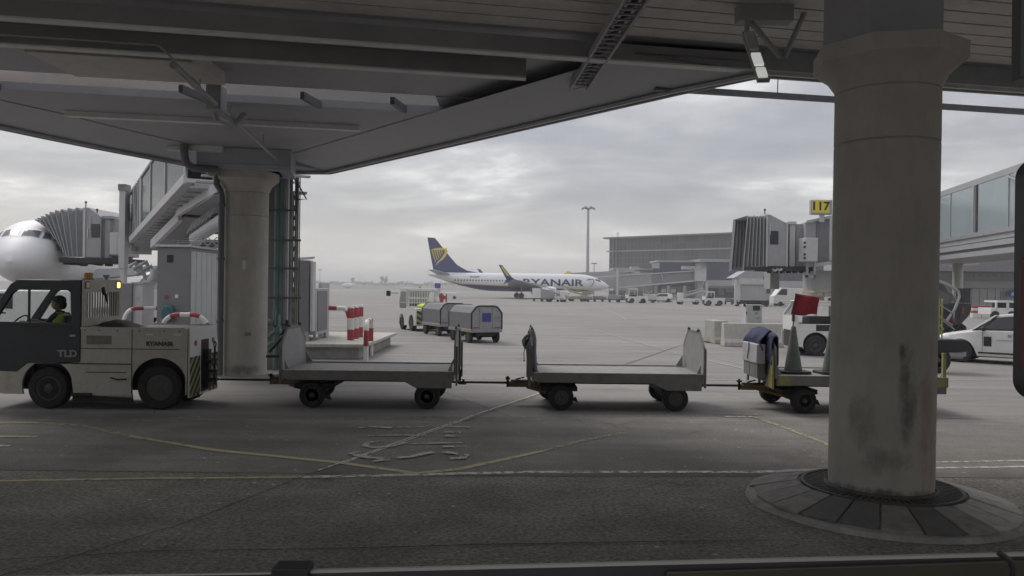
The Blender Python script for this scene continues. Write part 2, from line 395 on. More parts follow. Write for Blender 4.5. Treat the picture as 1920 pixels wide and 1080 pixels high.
# ---- worn painted markings: each a thin sheet lying on the pavement
def paintmat(name, c, cover, scale=9.0):
    m = bpy.data.materials.new(name); m.use_nodes = True; t = m.node_tree; b = t.nodes['Principled BSDF']; n = t.nodes.new; l = t.links.new
    b.inputs['Roughness'].default_value = .85
    g = n('ShaderNodeNewGeometry'); q = n('ShaderNodeTexNoise'); l(g.outputs['Position'], q.inputs['Vector']); q.inputs['Scale'].default_value = scale
    q.inputs['Detail'].default_value = 9; q.inputs['Roughness'].default_value = .72
    r = n('ShaderNodeMapRange'); l(q.outputs['Fac'], r.inputs[0]); r.inputs[1].default_value = .5 - .22 * (cover - .5) - .05; r.inputs[2].default_value = r.inputs[1].default_value + .10
    r.inputs[3].default_value = 0; r.inputs[4].default_value = .92
    k = n('ShaderNodeMix'); k.data_type = 'RGBA'; l(q.outputs['Fac'], k.inputs[0]); k.inputs[6].default_value = tuple(v * .75 for v in c) + (1,); k.inputs[7].default_value = tuple(v * 1.2 for v in c) + (1,)
    l(k.outputs[2], b.inputs['Base Color']); l(r.outputs[0], b.inputs['Alpha']); return m
pw = paintmat('worn white paint', (.74, .72, .66), .65); ps_ = paintmat('stencil paint', (.50, .485, .44), .70, 6.0); pwf = paintmat('faint white paint', (.40, .395, .38), .75)
py_ = paintmat('worn yellow paint', (.52, .46, .29), 1.0); pyf = paintmat('faded yellow paint line', (.42, .37, .24), .62)
seamd = paintmat('tar seam', (.03, .03, .03), 1.0, 5); seaml = paintmat('pale seam', (.75, .73, .68), .8, 12)
MK = [0.0]
def mark(name, pix, w, m, cat_z=0.008, world=None):
    P = world or [G(*p) for p in pix]
    b = MB(); v = []
    MK[0] += 0.00025; z = cat_z + MK[0]
    for i, p in enumerate(P):
        d = (P[min(i + 1, len(P) - 1)] - P[max(i - 1, 0)]); d.z = 0; d.normalize(); nrm = Vector((-d.y, d.x, 0)); ww = w[i] if isinstance(w, (list, tuple)) else w
        v += [(p + nrm * ww / 2)[:2] + (z,), (p - nrm * ww / 2)[:2] + (z,)]
    b.add(v, [(2 * i, 2 * i + 1, 2 * i + 3, 2 * i + 2) for i in range(len(P) - 1)])
    return tag(b.build(name, m, smooth=False), kind='structure')
mark('lane_edge_line', [(-200, 908), (0, 903), (300, 898), (560, 896)], .075, py_)
mark('lane_edge_line', [(560, 896), (780, 891), (1000, 886), (1400, 886), (1700, 882)], .10, pw)
mark('lane_edge_line', [(1560, 880), (1760, 878.5), (1990, 875)], .07, pw)
mark('lane_edge_line', [(1700, 869), (1990, 863)], .05, pw)
mark('crossing_line', [(-120, 792), (60, 793)], .10, py_)
mark('crossing_line', [(60, 793), (150, 799), (240, 818)], .10, pyf)
mark('crossing_line', [(240, 818), (400, 845), (640, 869), (780, 889), (860, 881), (940, 864), (1020, 846)], [.09, .10, .10, .12, .11, .10, .09], py_)
mark('crossing_line', [(1020, 846), (1090, 828), (1170, 812)], .08, pyf)
mark('crossing_line', [(1360, 782), (1412, 782)], .10, pw)
mark('crossing_line', [(1412, 782), (1480, 806), (1560, 838)], .09, pyf)
mark('crossing_line', [(-60, 819), (68, 820)], .10, py_)
mark('crossing_line', [(-60, 836), (20, 837)], .09, pw)
mark('road_edge_line', [(-60, 790), (400, 789), (960, 782), (1420, 779), (1900, 786)], .035, pyf)
mark('stand_line', [(1113, 618), (1190, 640), (1270, 663), (1400, 693), (1460, 709)], .10, pwf)
mark('stand_line', [(1150, 633), (1270, 659), (1400, 684), (1560, 722)], .05, pwf)
mark('stand_line', [(300, 712), (860, 711), (1400, 713), (1990, 714)], .09, pwf)
mark('stand_line', [(940, 749), (1015, 755), (1120, 762), (1218, 772), (1300, 775), (1420, 778)], .04, pwf)
mark('stand_line', [(1040, 602), (1110, 606), (1180, 604)], .12, pwf)
mark('stand_line', [(1120, 574), (1160, 590), (1175, 600)], .14, pwf)
mark('stand_line', [(560, 724), (860, 720)], .03, pwf)
sd1 = [(-60, 1098), (90, 1060), (340, 985), (480, 930), (560, 898), (640, 868)]
mark('pavement_seam', sd1, .012, seamd)
mark('pavement_seam', [(596, 884), (660, 862), (760, 825), (870, 786), (1012, 738)], .030, seaml)
mark('pavement_seam', [(640, 872), (700, 850), (770, 825), (880, 785)], .022, seaml)
mark('pavement_seam', [(870, 792), (960, 759), (1012, 741)], .015, seamd)
mark('pavement_seam', [(1155, 690), (1270, 650), (1380, 618)], .03, seamd)
mark('pavement_seam', [(-60, 1056), (300, 1036), (620, 1032), (900, 1024), (1250, 1018), (1440, 1016)], [.012, .012, .015, .022, .02, .01], seamd)
mark('pavement_seam', [(200, 901), (600, 900), (1000, 892), (1250, 891), (1560, 892)], [.01, .012, .02, .025, .03], seamd)
random.seed(5)
for k in range(9):       # short tar cracks near the pier
    x0, y0 = random.choice([(1220, 915), (1300, 960), (1010, 940), (1120, 790), (1260, 812), (1380, 905)]); x0 += random.uniform(-50, 50); y0 += random.uniform(-10, 10)
    pts = [(x0, y0)]
    for j in range(6): pts.append((pts[-1][0] + random.uniform(8, 22), pts[-1][1] + random.uniform(-6, 6)))
    mark('pavement_crack', pts, .010, seamd)
# worn stencilled strokes inside the crossing
for pts, w in (([(672, 804), (700, 802), (735, 804)], .05), ([(745, 803), (800, 802)], .02), ([(838, 802), (882, 803)], .035),
               ([(690, 819), (760, 818), (800, 819)], .03), ([(832, 812), (864, 813)], .06), ([(834, 819), (864, 820)], .07),
               ([(720, 828), (690, 832), (684, 838), (700, 842), (735, 839), (760, 832)], .035), ([(770, 834), (830, 833), (866, 832)], .03),
               ([(830, 840), (868, 839)], .04), ([(676, 850), (660, 852), (672, 857), (700, 862), (728, 863)], .045),
               ([(745, 861), (775, 858), (800, 852), (812, 850)], .05), ([(828, 850), (850, 852), (872, 856), (868, 861), (845, 863)], .05), ([(700, 868), (730, 864)], .03)):
    mark('stencil_stroke', pts, w * 2.3, ps_)

# ================================================================== CANOPY (elevated deck over the road)
ZS = 4.95                                     # soffit level
W = lambda p: p.y - .2 * p.x
def clip(poly, f):
    o = []
    for i in range(len(poly)):
        a, b = poly[i], poly[(i + 1) % len(poly)]; fa, fb = f(a), f(b)
        if fa >= 0: o.append(a)
        if (fa > 0) != (fb > 0) and fa != fb: t = fa / (fa - fb); o.append(a + (b - a) * t)
    return o
V2 = lambda p: Vector((p.x, p.y))
edge_px = [(0, 243), (90, 262), (180, 280), (270, 297), (330, 308), (375, 318), (470, 325), (560, 327), (617, 327), (1270, 178), (1428, 146)]
ep = [V2(ath(x, y, ZS - .08)) for x, y in edge_px]
wr = (W(ath(1500, 150, ZS - .08)) + W(ath(1900, 178, ZS - .08))) / 2
c0 = ep[-2] + (ep[-1] - ep[-2]) * 2
c_ = ep[-2]; d_ = ep[-1] - ep[-2]; tt = (wr - (c_.y - .2 * c_.x)) / (d_.y - .2 * d_.x); corner = c_ + d_ * tt
poly = [Vector((-13, -1.6)), Vector((-12.2, 6)), Vector((-11.0, 11.5))] + ep[:-1] + [corner, Vector((26, wr + 5.2)), Vector((26, -1.6))]
wA = W(ath(640, 81, ZS)); wB = W(ath(640, 127, ZS)); wC0 = W(ath(640, 198, ZS)); wC1 = W(ath(640, 214, ZS)); wD = W(ath(640, 248, ZS))
print('canopy w', wA, wB, wC0, wC1, wD, wr, 'corner', corner, 'ep', ep[0], ep[-3])
canopy = thing('road_canopy', 'dark elevated deck over the road with pale beams underneath, resting on two round piers', 'canopy', (0, 0, 0))
def slab(mb, w0, w1, z0, z1, extra=None):
    p = clip(clip(poly, lambda q: (q.y - .2 * q.x) - w0), lambda q: w1 - (q.y - .2 * q.x))
    if extra: p = extra(p)
    if len(p) > 2: mb.prism([(q.x, q.y) for q in p], 'z', z0, z1)
dk = MB()
top = 6.1
slab(dk, -12, wA + .02, 5.245, top); slab(dk, wA + .021, wB - .12, 5.30, top); slab(dk, wB - .119, wC0 + .1, 5.22, top)
# the rooflight slot: leave it open, close both ends
slotx = [(-9.4, -7.55), (-7.40, -1.35)]
for u0, u1 in ((-30, -11.0), (-1.30, 30)):
    slab(dk, wC0 + .101, wC1 + .1, 5.20, top, lambda p, u0=u0, u1=u1: clip(clip(p, lambda q: q.x - u0), lambda q: u1 - q.x) if len(p) > 2 else p)
slab(dk, wC1 + .101, 60, 5.08, 5.205)
dk.build('deck', M['soffit'], canopy, smooth=False)
# rooflight glazing over the slot
rg = MB(); a = .2
def bar(mb, w, x0, x1, z0, z1, t=.1, mi=0):
    mb.add([(x0, w - t / 2 + .2 * x0, z0), (x1, w - t / 2 + .2 * x1, z0), (x1, w + t / 2 + .2 * x1, z0), (x0, w + t / 2 + .2 * x0, z0),
            (x0, w - t / 2 + .2 * x0, z1), (x1, w - t / 2 + .2 * x1, z1), (x1, w + t / 2 + .2 * x1, z1), (x0, w + t / 2 + .2 * x0, z1)],
           [(3, 2, 1, 0), (4, 5, 6, 7), (0, 1, 5, 4), (1, 2, 6, 5), (2, 3, 7, 6), (3, 0, 4, 7)], mi)
bar(rg, wC1 + .12, -10.9, -.9, 5.207, 5.45, .02); rg.build('rooflight_glazing', M['slotglass'], canopy, smooth=False)
for x in (-9.6, -8.2, -5.2, -3.4, -2.0):
    c = MB(); wm_ = (wC0 + wC1) / 2; c.beam((x, wC0 + .10 + .2 * x, 5.1), (x + .12, wC1 + .12 + .2 * x, 5.1), .07, .12); c.build('slot_bar', M['darkpipe'], canopy)
# plank ceiling near the bus
for i in range(34):
    w = wA - .35 - i * .34
    pk = MB(); pp = clip(clip(poly, lambda q: (q.y - .2 * q.x) - (w - .30)), lambda q: w - (q.y - .2 * q.x))
    if len(pp) > 2:
        pk.prism([(q.x, q.y) for q in pp], 'z', 5.20, 5.24); pk.build('ceiling_plank', M['plank'], canopy, smooth=False)
# edge beams: shade painted into the web tone, ground light into the lower flange
def xin(px, py, z=ZS): return ath(px, py, z).x
for w, xa, xb, zf, dd in ((wA, -12, corner.x + 20, ZS, .12), (wB, -11, xin(986, 151), ZS, .22)):
    b1 = MB(); bar(b1, w, xa, xb, zf + .025, zf + dd + .12, .05); b1.build('beam', M['beam'], canopy, smooth=False)
    b1 = MB(); bar(b1, w, xa, xb, zf, zf + .024, .15); b1.build('beam_flange', M['flange'], canopy, smooth=False)
b1 = MB(); bar(b1, wD, xin(110, 217), xin(676, 252), ZS + .04, 5.079, .16); b1.build('soffit_rib', M['flange'], canopy, smooth=False)
b1 = MB(); bar(b1, W(ath(420, 286, ZS)), xin(320, 284), xin(425, 289), ZS, 5.079, .12); b1.build('soffit_rib', M['flange'], canopy, smooth=False)
b1 = MB(); bar(b1, wB + .28, -11, xin(900, 156), ZS + .1, 5.219, .14); b1.build('soffit_rib', M['beam'], canopy, smooth=False)
# smooth perimeter soffit band on the open sides
ctr = Vector((-4, 8)); inner = []
path = poly[2:-2]
def offs(pth, d):
    o = []
    for i, p in enumerate(pth):
        t = (pth[min(i + 1, len(pth) - 1)] - pth[max(i - 1, 0)]).normalized(); nrm = Vector((t.y, -t.x))
        if (ctr - p).dot(nrm) < 0: nrm = -nrm
        o.append(p + nrm * d)
    return o
inn = offs(path, 1.5); bd = MB()
for i in range(len(path) - 1):
    a0, a1, b0, b1_ = path[i], path[i + 1], inn[i], inn[i + 1]
    q = clip([a0, a1, b1_, b0], lambda p: p.y - .2 * p.x - wr + .02)
    if len(q) < 3: continue
    def zz(p, a0=a0, a1=a1): d = (a1 - a0).normalized(); h = abs((p - a0).x * d.y - (p - a0).y * d.x) / 1.5; return ZS - .02 + (5.07 - ZS + .02) * min(1, h)
    n_ = len(q); bd.add([(p.x, p.y, zz(p)) for p in q] + [(p.x, p.y, 5.076) for p in q], [tuple(range(n_)), tuple(range(n_, 2 * n_))])
bd.build('perimeter_soffit', M['soffit2'], canopy, smooth=False)
fa = MB()
full = path + [poly[-2]]
out = offs(full, -.05); mid = offs(full, .03)
for i in range(len(full) - 1):
    for (p, q, z0, z1) in ((full, out, ZS - .08, 5.22 if i < len(full) - 3 else 6.1),):
        a0, a1, b0, b1_ = p[i], p[i + 1], q[i], q[i + 1]
        fa.add([(a0.x, a0.y, z0), (a1.x, a1.y, z0), (b1_.x, b1_.y, z0), (b0.x, b0.y, z0), (a0.x, a0.y, z1), (a1.x, a1.y, z1), (b1_.x, b1_.y, z1), (b0.x, b0.y, z1)],
               [(0, 1, 2, 3), (4, 5, 6, 7), (0, 1, 5, 4), (2, 3, 7, 6)])
fa.build('fascia', M['conduit'], canopy, smooth=False)
lp_ = MB()
o2 = offs(full, .10)
for i in range(len(full) - 1):
    lp_.beam((o2[i].x, o2[i].y, ZS - .05), (o2[i + 1].x, o2[i + 1].y, ZS - .05), .05, .05)
lp_.build('edge_trim', M['steel'], canopy, smooth=False)
# crossbeam casing and duct box over the left pier
A = ath(150, 150, 5.0); B = ath(430, 168, 5.0)
cb = MB(); bar(cb, W(ath(290, 155, 5.0)) - .62, A.x, B.x, 5.02, 5.219, 1.2); cb.build('crossbeam_casing', M['plank'], canopy, smooth=False, bevel=0)
cb = MB(); p = ath(432, 200, 4.95); cb.box(p.x - .22, p.x + .02, p.y - .5, p.y - .2, 4.80, 5.2); cb.tube([(p.x - .18, p.y - .3, 5.0), (p.x - .18, p.y - .1, 4.74), (p.x - .12, p.y + .5, 4.74), (p.x, p.y + .7, 4.98)], .055); cb.build('duct_box', M['conduit'], canopy, bevel=.02)
# right pier head beam
# hanging wires and the thin rail beyond the right edge
rl = thing('hanging_rail', 'thin dark horizontal rail hung on wires just outside the canopy edge against the sky', 'rail')
rA = ath(1262, 172, ZS); rr_ = MB(); 
def rpt(x, z=ZS): return (x, wB + .2 * x, z)
x0 = rA.x; rr_.beam(rpt(x0 - .3), rpt(14), .10, .075); rr_.build('rail', M['darkpipe'], rl)
for x in (x0 + .55, 3.9, 6.55, 8.9, 11.5):
    w_ = MB(); w_.beam(rpt(x), (x, wB + .2 * x - .05, 5.9), .012, .012, up=(1, 0, 0)); w_.beam((x, wB + .2 * x - .05, 5.9), (x, wr + .2 * x, 5.9), .012, .012); w_.build('hanger_wire', M['darkpipe'], rl)

# cable ladder crossing the underside
cl = thing('cable_ladder', 'dark open lattice cable ladder running diagonally under the canopy ceiling', 'cable ladder')
a = ath(1215, -40, 4.98); b = ath(1085, 165, 4.98)
a = Vector((a.x, a.y, 4.98)); d = (b - a); d.z = 0
for s in (-.12, .12):
    m_ = MB(); nn = Vector((-d.y, d.x, 0)).normalized() * s; m_.beam(a + nn, b + nn, .03, .08); m_.build('side_rail', M['soffit'], cl)
for s0 in (0,):
    m_ = MB(); k = int(d.length / .16)
    for i in range(k):
        p = a + d * (i / k); nn = Vector((-d.y, d.x, 0)).normalized() * .12
        m_.beam(p - nn, p + nn, .03, .02)
        if i % 2 == 0: m_.beam(p - nn, p + nn + d / k * 2, .012, .012)
    tag(m_.build('rungs', M['soffit'], cl), kind='stuff')
m_ = MB(); m_.tube([a + Vector((.05, 0, .07)), b + Vector((.05, 0, .07))], .035); m_.tube([a + Vector((-.06, 0, .06)), b + Vector((-.06, 0, .06))], .025); m_.build('cable', M['black'], cl)

# the long slanting pipe and thin conduit
o = MB(); a = ath(325, 122, 4.88); b = ath(546, 324, 4.83); o.tube([a, a.lerp(b, .12)], .05, 12); o.tube([a.lerp(b, .12), b], .032, 12)
for t in (.13, .33, .62): q = a.lerp(b, t); o.tube([q, q + Vector((.02, 0, .35))], .012, 6)
o.tube([b, b + Vector((-.02, .05, .12))], .03)
tag(o.build('fire_main_pipe', M['conduit']), 'long straight grey pipe hung under the canopy, running to the left pier head', 'pipe')
o = MB(); a = ath(-60, 60, 4.99); b = ath(295, 84, 4.99); c = ath(312, 98, 4.97); o.tube([a, b, c, c + Vector((.06, .1, -.08))], .014, 6)
tag(o.build('thin_conduit', M['conduit']), 'thin pale conduit clipped below the beams at upper left, ending at the slanting pipe', 'pipe')

# ================================================================== PIERS
def pier(name, label, cx, cy, r, z0, zcap, ztop, joint, capw):
    t = thing(name, label, 'pier', (cx, cy, 0)); t['group'] = 'concrete piers under the canopy'
    s = MB(); g = .012
    s.lathe([(r, z0), (r, joint - g), (r - .016, joint), (r, joint + g), (r, zcap - g), (r - .014, zcap), (r, zcap + g)], n=72)
    s.build('shaft', M['column'], t)
    h = MB(); rings = []
    for k, (rad, z, sq) in enumerate([(r, zcap + g, 0), (r * 1.02, zcap + .05, .0), (r * 1.14, zcap + (ztop - zcap) * .36, .5), (capw / 2, zcap + (ztop - zcap) * .62, 1), (capw / 2, ztop, 1)]):
        ring = []
        for i in range(48):
            a = 2 * math.pi * i / 48 + R(11); oct_ = math.cos(R(22.5)) / math.cos(((a - R(11)) % R(45)) - R(22.5))
            f = rad * ((1 - sq) + sq * oct_ * 1.04); ring.append((f * math.cos(a), f * math.sin(a), z))
        rings.append(ring)
    h.loft(rings); h.build('capital', M['column'], t, ang=24)
    b = MB(); T = Matrix.Rotation(math.atan(.2), 4, 'Z')
    b.box(-capw * (.56 if r > .5 else .30), capw * (.56 if r > .5 else .30), -capw * (.36 if r > .5 else .20), capw * .36, ztop, 5.22, T=T); b.build('bearing_block', M['soffit'], t, bevel=.02)
    return t
pr = at(1655, 940, 7.72)
p1 = pier('concrete_pier', 'large round concrete pier in the right foreground standing on a cracked round base', pr.x, 7.78, .475, .06, 3.98, 4.40, 3.48, 1.34)
p1.rotation_euler = (0, R(.35), 0)
# base with fan grating and bevelled apron slabs (parts of the pier)
rb = MB(); n = 72; prof = [(1.26, -.01), (1.25, .025), (1.23, .045), (.76, .150), (.74, .155), (.72, .155), (.47, .158)]
rings = []
for r_, z_ in prof:
    rings.append([((r_ + (noise.noise(Vector((math.cos(2 * math.pi * k / n) * 4, math.sin(2 * math.pi * k / n) * 4, 1))) * .03 if r_ > 1.2 else 0)) * math.cos(2 * math.pi * k / n), (r_) * math.sin(2 * math.pi * k / n), z_ + (noise.noise(Vector((k * .7, r_ * 3, 2))) * .008 if r_ > .85 else 0)) for k in range(n)])
rb.loft(rings, caps=False); rb.build('base_ring', mat('base mortar', (.36, .345, .32), .9, var=.2, scale=6, bump=.5, bscale=30, dirt=.4), p1)
random.seed(3)
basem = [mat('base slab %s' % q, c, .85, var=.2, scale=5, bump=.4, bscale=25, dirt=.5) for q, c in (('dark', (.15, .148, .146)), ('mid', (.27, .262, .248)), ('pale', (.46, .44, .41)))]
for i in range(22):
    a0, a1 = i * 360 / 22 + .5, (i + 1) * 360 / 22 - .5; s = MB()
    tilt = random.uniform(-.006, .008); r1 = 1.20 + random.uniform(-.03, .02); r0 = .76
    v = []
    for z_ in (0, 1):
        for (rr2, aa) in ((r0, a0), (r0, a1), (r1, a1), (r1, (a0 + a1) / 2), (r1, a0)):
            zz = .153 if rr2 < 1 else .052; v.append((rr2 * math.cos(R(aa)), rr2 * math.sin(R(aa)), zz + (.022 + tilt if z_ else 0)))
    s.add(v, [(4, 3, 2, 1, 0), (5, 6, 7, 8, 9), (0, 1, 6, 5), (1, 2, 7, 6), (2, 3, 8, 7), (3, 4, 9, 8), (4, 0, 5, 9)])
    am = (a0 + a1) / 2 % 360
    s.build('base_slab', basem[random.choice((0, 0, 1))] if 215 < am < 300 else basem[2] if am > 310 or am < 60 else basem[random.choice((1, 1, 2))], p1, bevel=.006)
gr = MB()
for i in range(64):
    a = i * 2 * math.pi / 64; ca, sa = math.cos(a), math.sin(a); w_ = .011
    T = Matrix.Rotation(a, 4, 'Z'); gr.box(.50, .70, -w_, w_, .158, .178, T=T)
gr.build('grating', M['rim'], p1)
gq = MB(); gq.lathe([(.70, .15), (.70, .184), (.73, .184), (.73, .15)], n=64); gq.lathe([(.487, .15), (.487, .20), (.512, .18), (.512, .15)], n=64); gq.build('grating_ring', M['rim'], p1)

pl = at(457, 697, 18.4)
p2 = pier('concrete_pier', 'round concrete pier at left between tow tractor and pipe rack, small sign on it', pl.x, 18.4, .51, 0, 4.15, 4.62, 3.62, 1.42)
def pierpatch(par, r, ang, z, w, h, m, name):
    s = MB(); v = []; n = 6
    for j in (0, 1):
        for i in range(n + 1):
            a = R(ang) + (i / n - .5) * w / r; v.append(((r + .006) * math.cos(a), (r + .006) * math.sin(a), z + (j - .5) * h))
    s.add(v, [(i, i + 1, n + 2 + i, n + 1 + i) for i in range(n)]); return s.build(name, m, par)
pierpatch(p2, .512, -74, 2.44, .23, .36, mat('sign backing', (.40, .38, .34), .7, var=.1), 'small_sign')
pierpatch(p2, .516, -74, 2.50, .07, .20, mat('sign symbol', (.62, .6, .56), .7, var=.1), 'sign_symbol')
pierpatch(p2, .512, -62, .95, .12, .08, mat('stencil grey', (.20, .19, .17), .7, var=.3), 'stencil')

def stained(base, spots):
    """a copy of the concrete with worn stains of their own shape: (angle, z, half angle, half height, colour, strength)"""
    m = base.copy(); m.name = 'stained pier concrete'; t = m.node_tree; n = t.nodes.new; l = t.links.new; b = t.nodes['Principled BSDF']
    last = b.inputs['Base Color'].links[0].from_socket
    co = n('ShaderNodeTexCoord'); s_ = n('ShaderNodeSeparateXYZ'); l(co.outputs['Object'], s_.inputs[0])
    def mt(op, a, c=None, d=None):
        q = n('ShaderNodeMath'); q.operation = op
        for i, v in enumerate((a, c, d)):
            if v is None: continue
            if isinstance(v, (int, float)): q.inputs[i].default_value = v
            else: l(v, q.inputs[i])
        return q.outputs[0]
    ang = mt('ARCTAN2', s_.outputs['Y'], s_.outputs['X'])
    for k, (a0, z0, wa, wz, c, st_) in enumerate(spots):
        nz = n('ShaderNodeTexNoise'); mp = n('ShaderNodeMapping'); l(co.outputs['Object'], mp.inputs[0]); mp.inputs['Scale'].default_value = (1, 1, .45); mp.inputs['Location'].default_value = (k * 3.1, 0, 0)
        l(mp.outputs[0], nz.inputs['Vector']); nz.inputs['Scale'].default_value = 7; nz.inputs['Detail'].default_value = 8; nz.inputs['Roughness'].default_value = .7
        da = mt('DIVIDE', mt('SUBTRACT', ang, R(a0)), R(wa)); dz = mt('DIVIDE', mt('SUBTRACT', s_.outputs['Z'], z0), wz)
        d = mt('ADD', mt('MULTIPLY', da, da), mt('MULTIPLY', dz, dz)); f = mt('SUBTRACT', 1.0, d); f = mt('ADD', f, mt('MULTIPLY', mt('SUBTRACT', nz.outputs['Fac'], .5), 3.2))
        r = n('ShaderNodeMapRange'); r.interpolation_type = 'SMOOTHSTEP'; l(f, r.inputs[0]); r.inputs[1].default_value = .1; r.inputs[2].default_value = 1.3; r.inputs[3].default_value = 0; r.inputs[4].default_value = st_
        inside = n('ShaderNodeMapRange'); l(d, inside.inputs[0]); inside.inputs[1].default_value = .5; inside.inputs[2].default_value = 1.8; inside.inputs[3].default_value = 1; inside.inputs[4].default_value = 0
        x = n('ShaderNodeMix'); x.data_type = 'RGBA'; l(mt('MULTIPLY', r.outputs[0], inside.outputs[0]), x.inputs[0]); l(last, x.inputs[6]); x.inputs[7].default_value = (*c, 1); last = x.outputs[2]
    l(last, b.inputs['Base Color']); return m
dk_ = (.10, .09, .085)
for c_h in p1.children:
    if c_h.name.startswith('shaft'):
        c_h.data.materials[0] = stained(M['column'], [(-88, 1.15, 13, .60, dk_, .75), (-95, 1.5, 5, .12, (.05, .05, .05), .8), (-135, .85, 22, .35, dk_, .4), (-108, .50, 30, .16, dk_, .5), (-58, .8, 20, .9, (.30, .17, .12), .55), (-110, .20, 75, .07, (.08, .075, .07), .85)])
for c_h in p2.children:
    if c_h.name.startswith('shaft'):
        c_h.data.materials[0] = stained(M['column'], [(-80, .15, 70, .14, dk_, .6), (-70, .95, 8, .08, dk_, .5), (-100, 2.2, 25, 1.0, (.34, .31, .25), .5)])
# the head beam over the left pier
o = MB(); T = Matrix.Translation((pl.x, 18.4, 0)) @ Matrix.Rotation(math.atan(.2), 4, 'Z'); o.box(-.95, 1.05, -.75, .75, 4.62, 5.075, T=T)
o.box(-.95, 1.05, -.77, -.752, 4.66, 4.72, T=T)
o.build('head_beam', M['soffit2'], canopy, bevel=.03)
# drain pipes at the left pier
o = MB(); q0 = at(345, 235, 17.2); q1 = at(346, 292, 17.3); q2 = at(362, 315, 17.4); q3 = at(405, 318, 17.5)
o.tube([(q0.x, q0.y, 5.1), q1, at(350, 306, 17.3), q2, q3, (pl.x - .55, 17.75, q3.z - .02)], .085, 14)
tag(o.build('drain_pipe', M['darkpipe']), 'dark curved drain pipe bending under the canopy edge to the left pier', 'pipe')
o = MB(); a = at(411, 345, 17.9); o.tube([(a.x + .22, a.y, 4.6), (a.x + .05, a.y, 4.55), (a.x - .06, a.y, 4.45), (a.x - .06, a.y, 4.3), (a.x + .02, a.y, 4.18), (a.x + .06, a.y, 4.05), (a.x + .06, a.y, .02)], .068, 14)
for z in (1.2, 2.6, 3.8): o.lathe([(.078, z), (.084, z + .01), (.084, z + .06), (.078, z + .07)], c=(a.x + .06, a.y, 0), n=16)
tag(o.build('downpipe', M['darkpipe']), 'dark straight downpipe with an offset bend running down the left side of the left pier', 'pipe')
o = MB(); o.box(pl.x - .72, pl.x - .34, 17.75, 18.0, 0, .50); o.build('concrete_foot', M['concrete'], p2, bevel=.02)
a = at(419, 400, 17.92); o = MB(); o.tube([(a.x, a.y, 4.1), (a.x, a.y, .05)], .012, 8)
tag(o.build('white_conduit', M['bridgelt']), 'thin white conduit between the downpipe and the left pier', 'conduit')
# ================================================================== TOW TRACTOR (local x to the rear, y to the far side)
TY = 12.98
tug = thing('tow_tractor', 'cream tow tractor with dark cab and barred rear guard, pulling the flat carts', 'tow tractor', (-6.59, TY, 0), R(0.6))
wd = 1.30
def side(y0, y1):
    b = MB()
    pts = [(-2.02, .78), (-2.02, .30)] + [(-1.36, .22)] + list(reversed(arc(-.925, .42, .40, 25, 180, 16)))[0:0]
    pts = [(-1.98, .62), (-2.0, .30), (-1.62, .24), (-1.36, .24)] + [(p[0], p[1]) for p in arc(-.925, .38, .41, 200, 20, 20)] + [(-.50, .24), (.44, .20)] + [(p[0], p[1]) for p in arc(.875, .40, .45, 195, -20, 20)] + [(1.32, .26), (1.33, 1.27), (1.28, 1.34), (-.42, 1.335), (-.42, .76), (-1.24, .74), (-1.42, .60)]
    b.prism(pts, 'y', y0, y1); return b
side(0, .04).build('side_panel', M['cream'], tug, bevel=.008)
side(wd - .04, wd).build('side_panel', M['cream'], tug, bevel=.008)
b = MB(); b.box(-.42, 1.31, .04, wd - .04, 1.24, 1.325); b.box(1.28, 1.325, .04, wd - .04, .26, 1.25); b.build('hood', M['cream'], tug, bevel=.015)
b = MB(); b.box(-1.9, 1.25, .18, wd - .18, .30, .72); b.box(-.4, 1.2, .2, wd - .2, .7, 1.2); b.build('chassis', M['under'], tug)
b = MB(); b.box(-.52, .42, -.012, 0, .735, .75); b.box(-.3, .35, -.006, 0, .60, .612); b.box(-.41, 1.2, -.006, 0, .985, .995); b.build('panel_seam', M['under'], tug)
b = MB(); b.box(-.52, -.2, -.05, 0, .22, .27); b.box(-.52, .44, .0, .06, .12, .24); b.build('sill', M['under'], tug, bevel=.006)
for x, r_ in ((-.925, .335), (.875, .365)):
    wheel(tug, x, .11, r_, .19); wheel(tug, x, wd - .11, r_, .19)
# cab: frames with window openings on both sides
cabo = [(-2.02, .62), (-1.42, .60), (-1.24, .74), (-.40, .76), (-.40, 2.03), (-.44, 2.09), (-1.42, 2.09), (-1.54, 2.02), (-1.98, 1.35)]
win = [(-1.78, 1.41), (-.60, 1.40), (-.55, 1.44), (-.57, 1.89), (-.62, 1.93), (-1.42, 1.93), (-1.50, 1.87)]
for y0, y1 in ((-.004, .05), (wd - .05, wd + .004)):
    b = MB(); b.prism([cabo, win], 'y', y0, y1); b.build('cab_side', M['cab'], tug, bevel=.01)
b = MB(); b.box(-1.50, -.42, .05, wd - .05, 2.03, 2.10); b.build('roof', M['cab'], tug, bevel=.02)
b = MB(); b.box(-2.0, -.42, .05, wd - .05, .72, .80); b.box(-1.99, -1.94, .05, wd - .05, .6, 1.34); b.build('cab_floor', M['black'], tug)
b = MB(); b.prism([win], 'y', .02, .028); b.build('side_window', M['clear'], tug)
b = MB(); b.add([(-1.96, .05, 1.34), (-1.96, wd - .05, 1.34), (-1.53, wd - .05, 2.02), (-1.53, .05, 2.02)], [(0, 1, 2, 3)]); b.build('windscreen', M['clear'], tug)
b = MB(); b.box(-1.16, -1.13, wd - .06, wd - .02, 1.4, 1.92); b.box(-1.26, -1.235, .01, .045, 1.41, 1.93); b.build('window_divider', M['cab'], tug)
b = MB(); b.box(-1.74, -1.2, .10, .14, .55, 1.38); b.build('inner_lining', M['black'], tug)
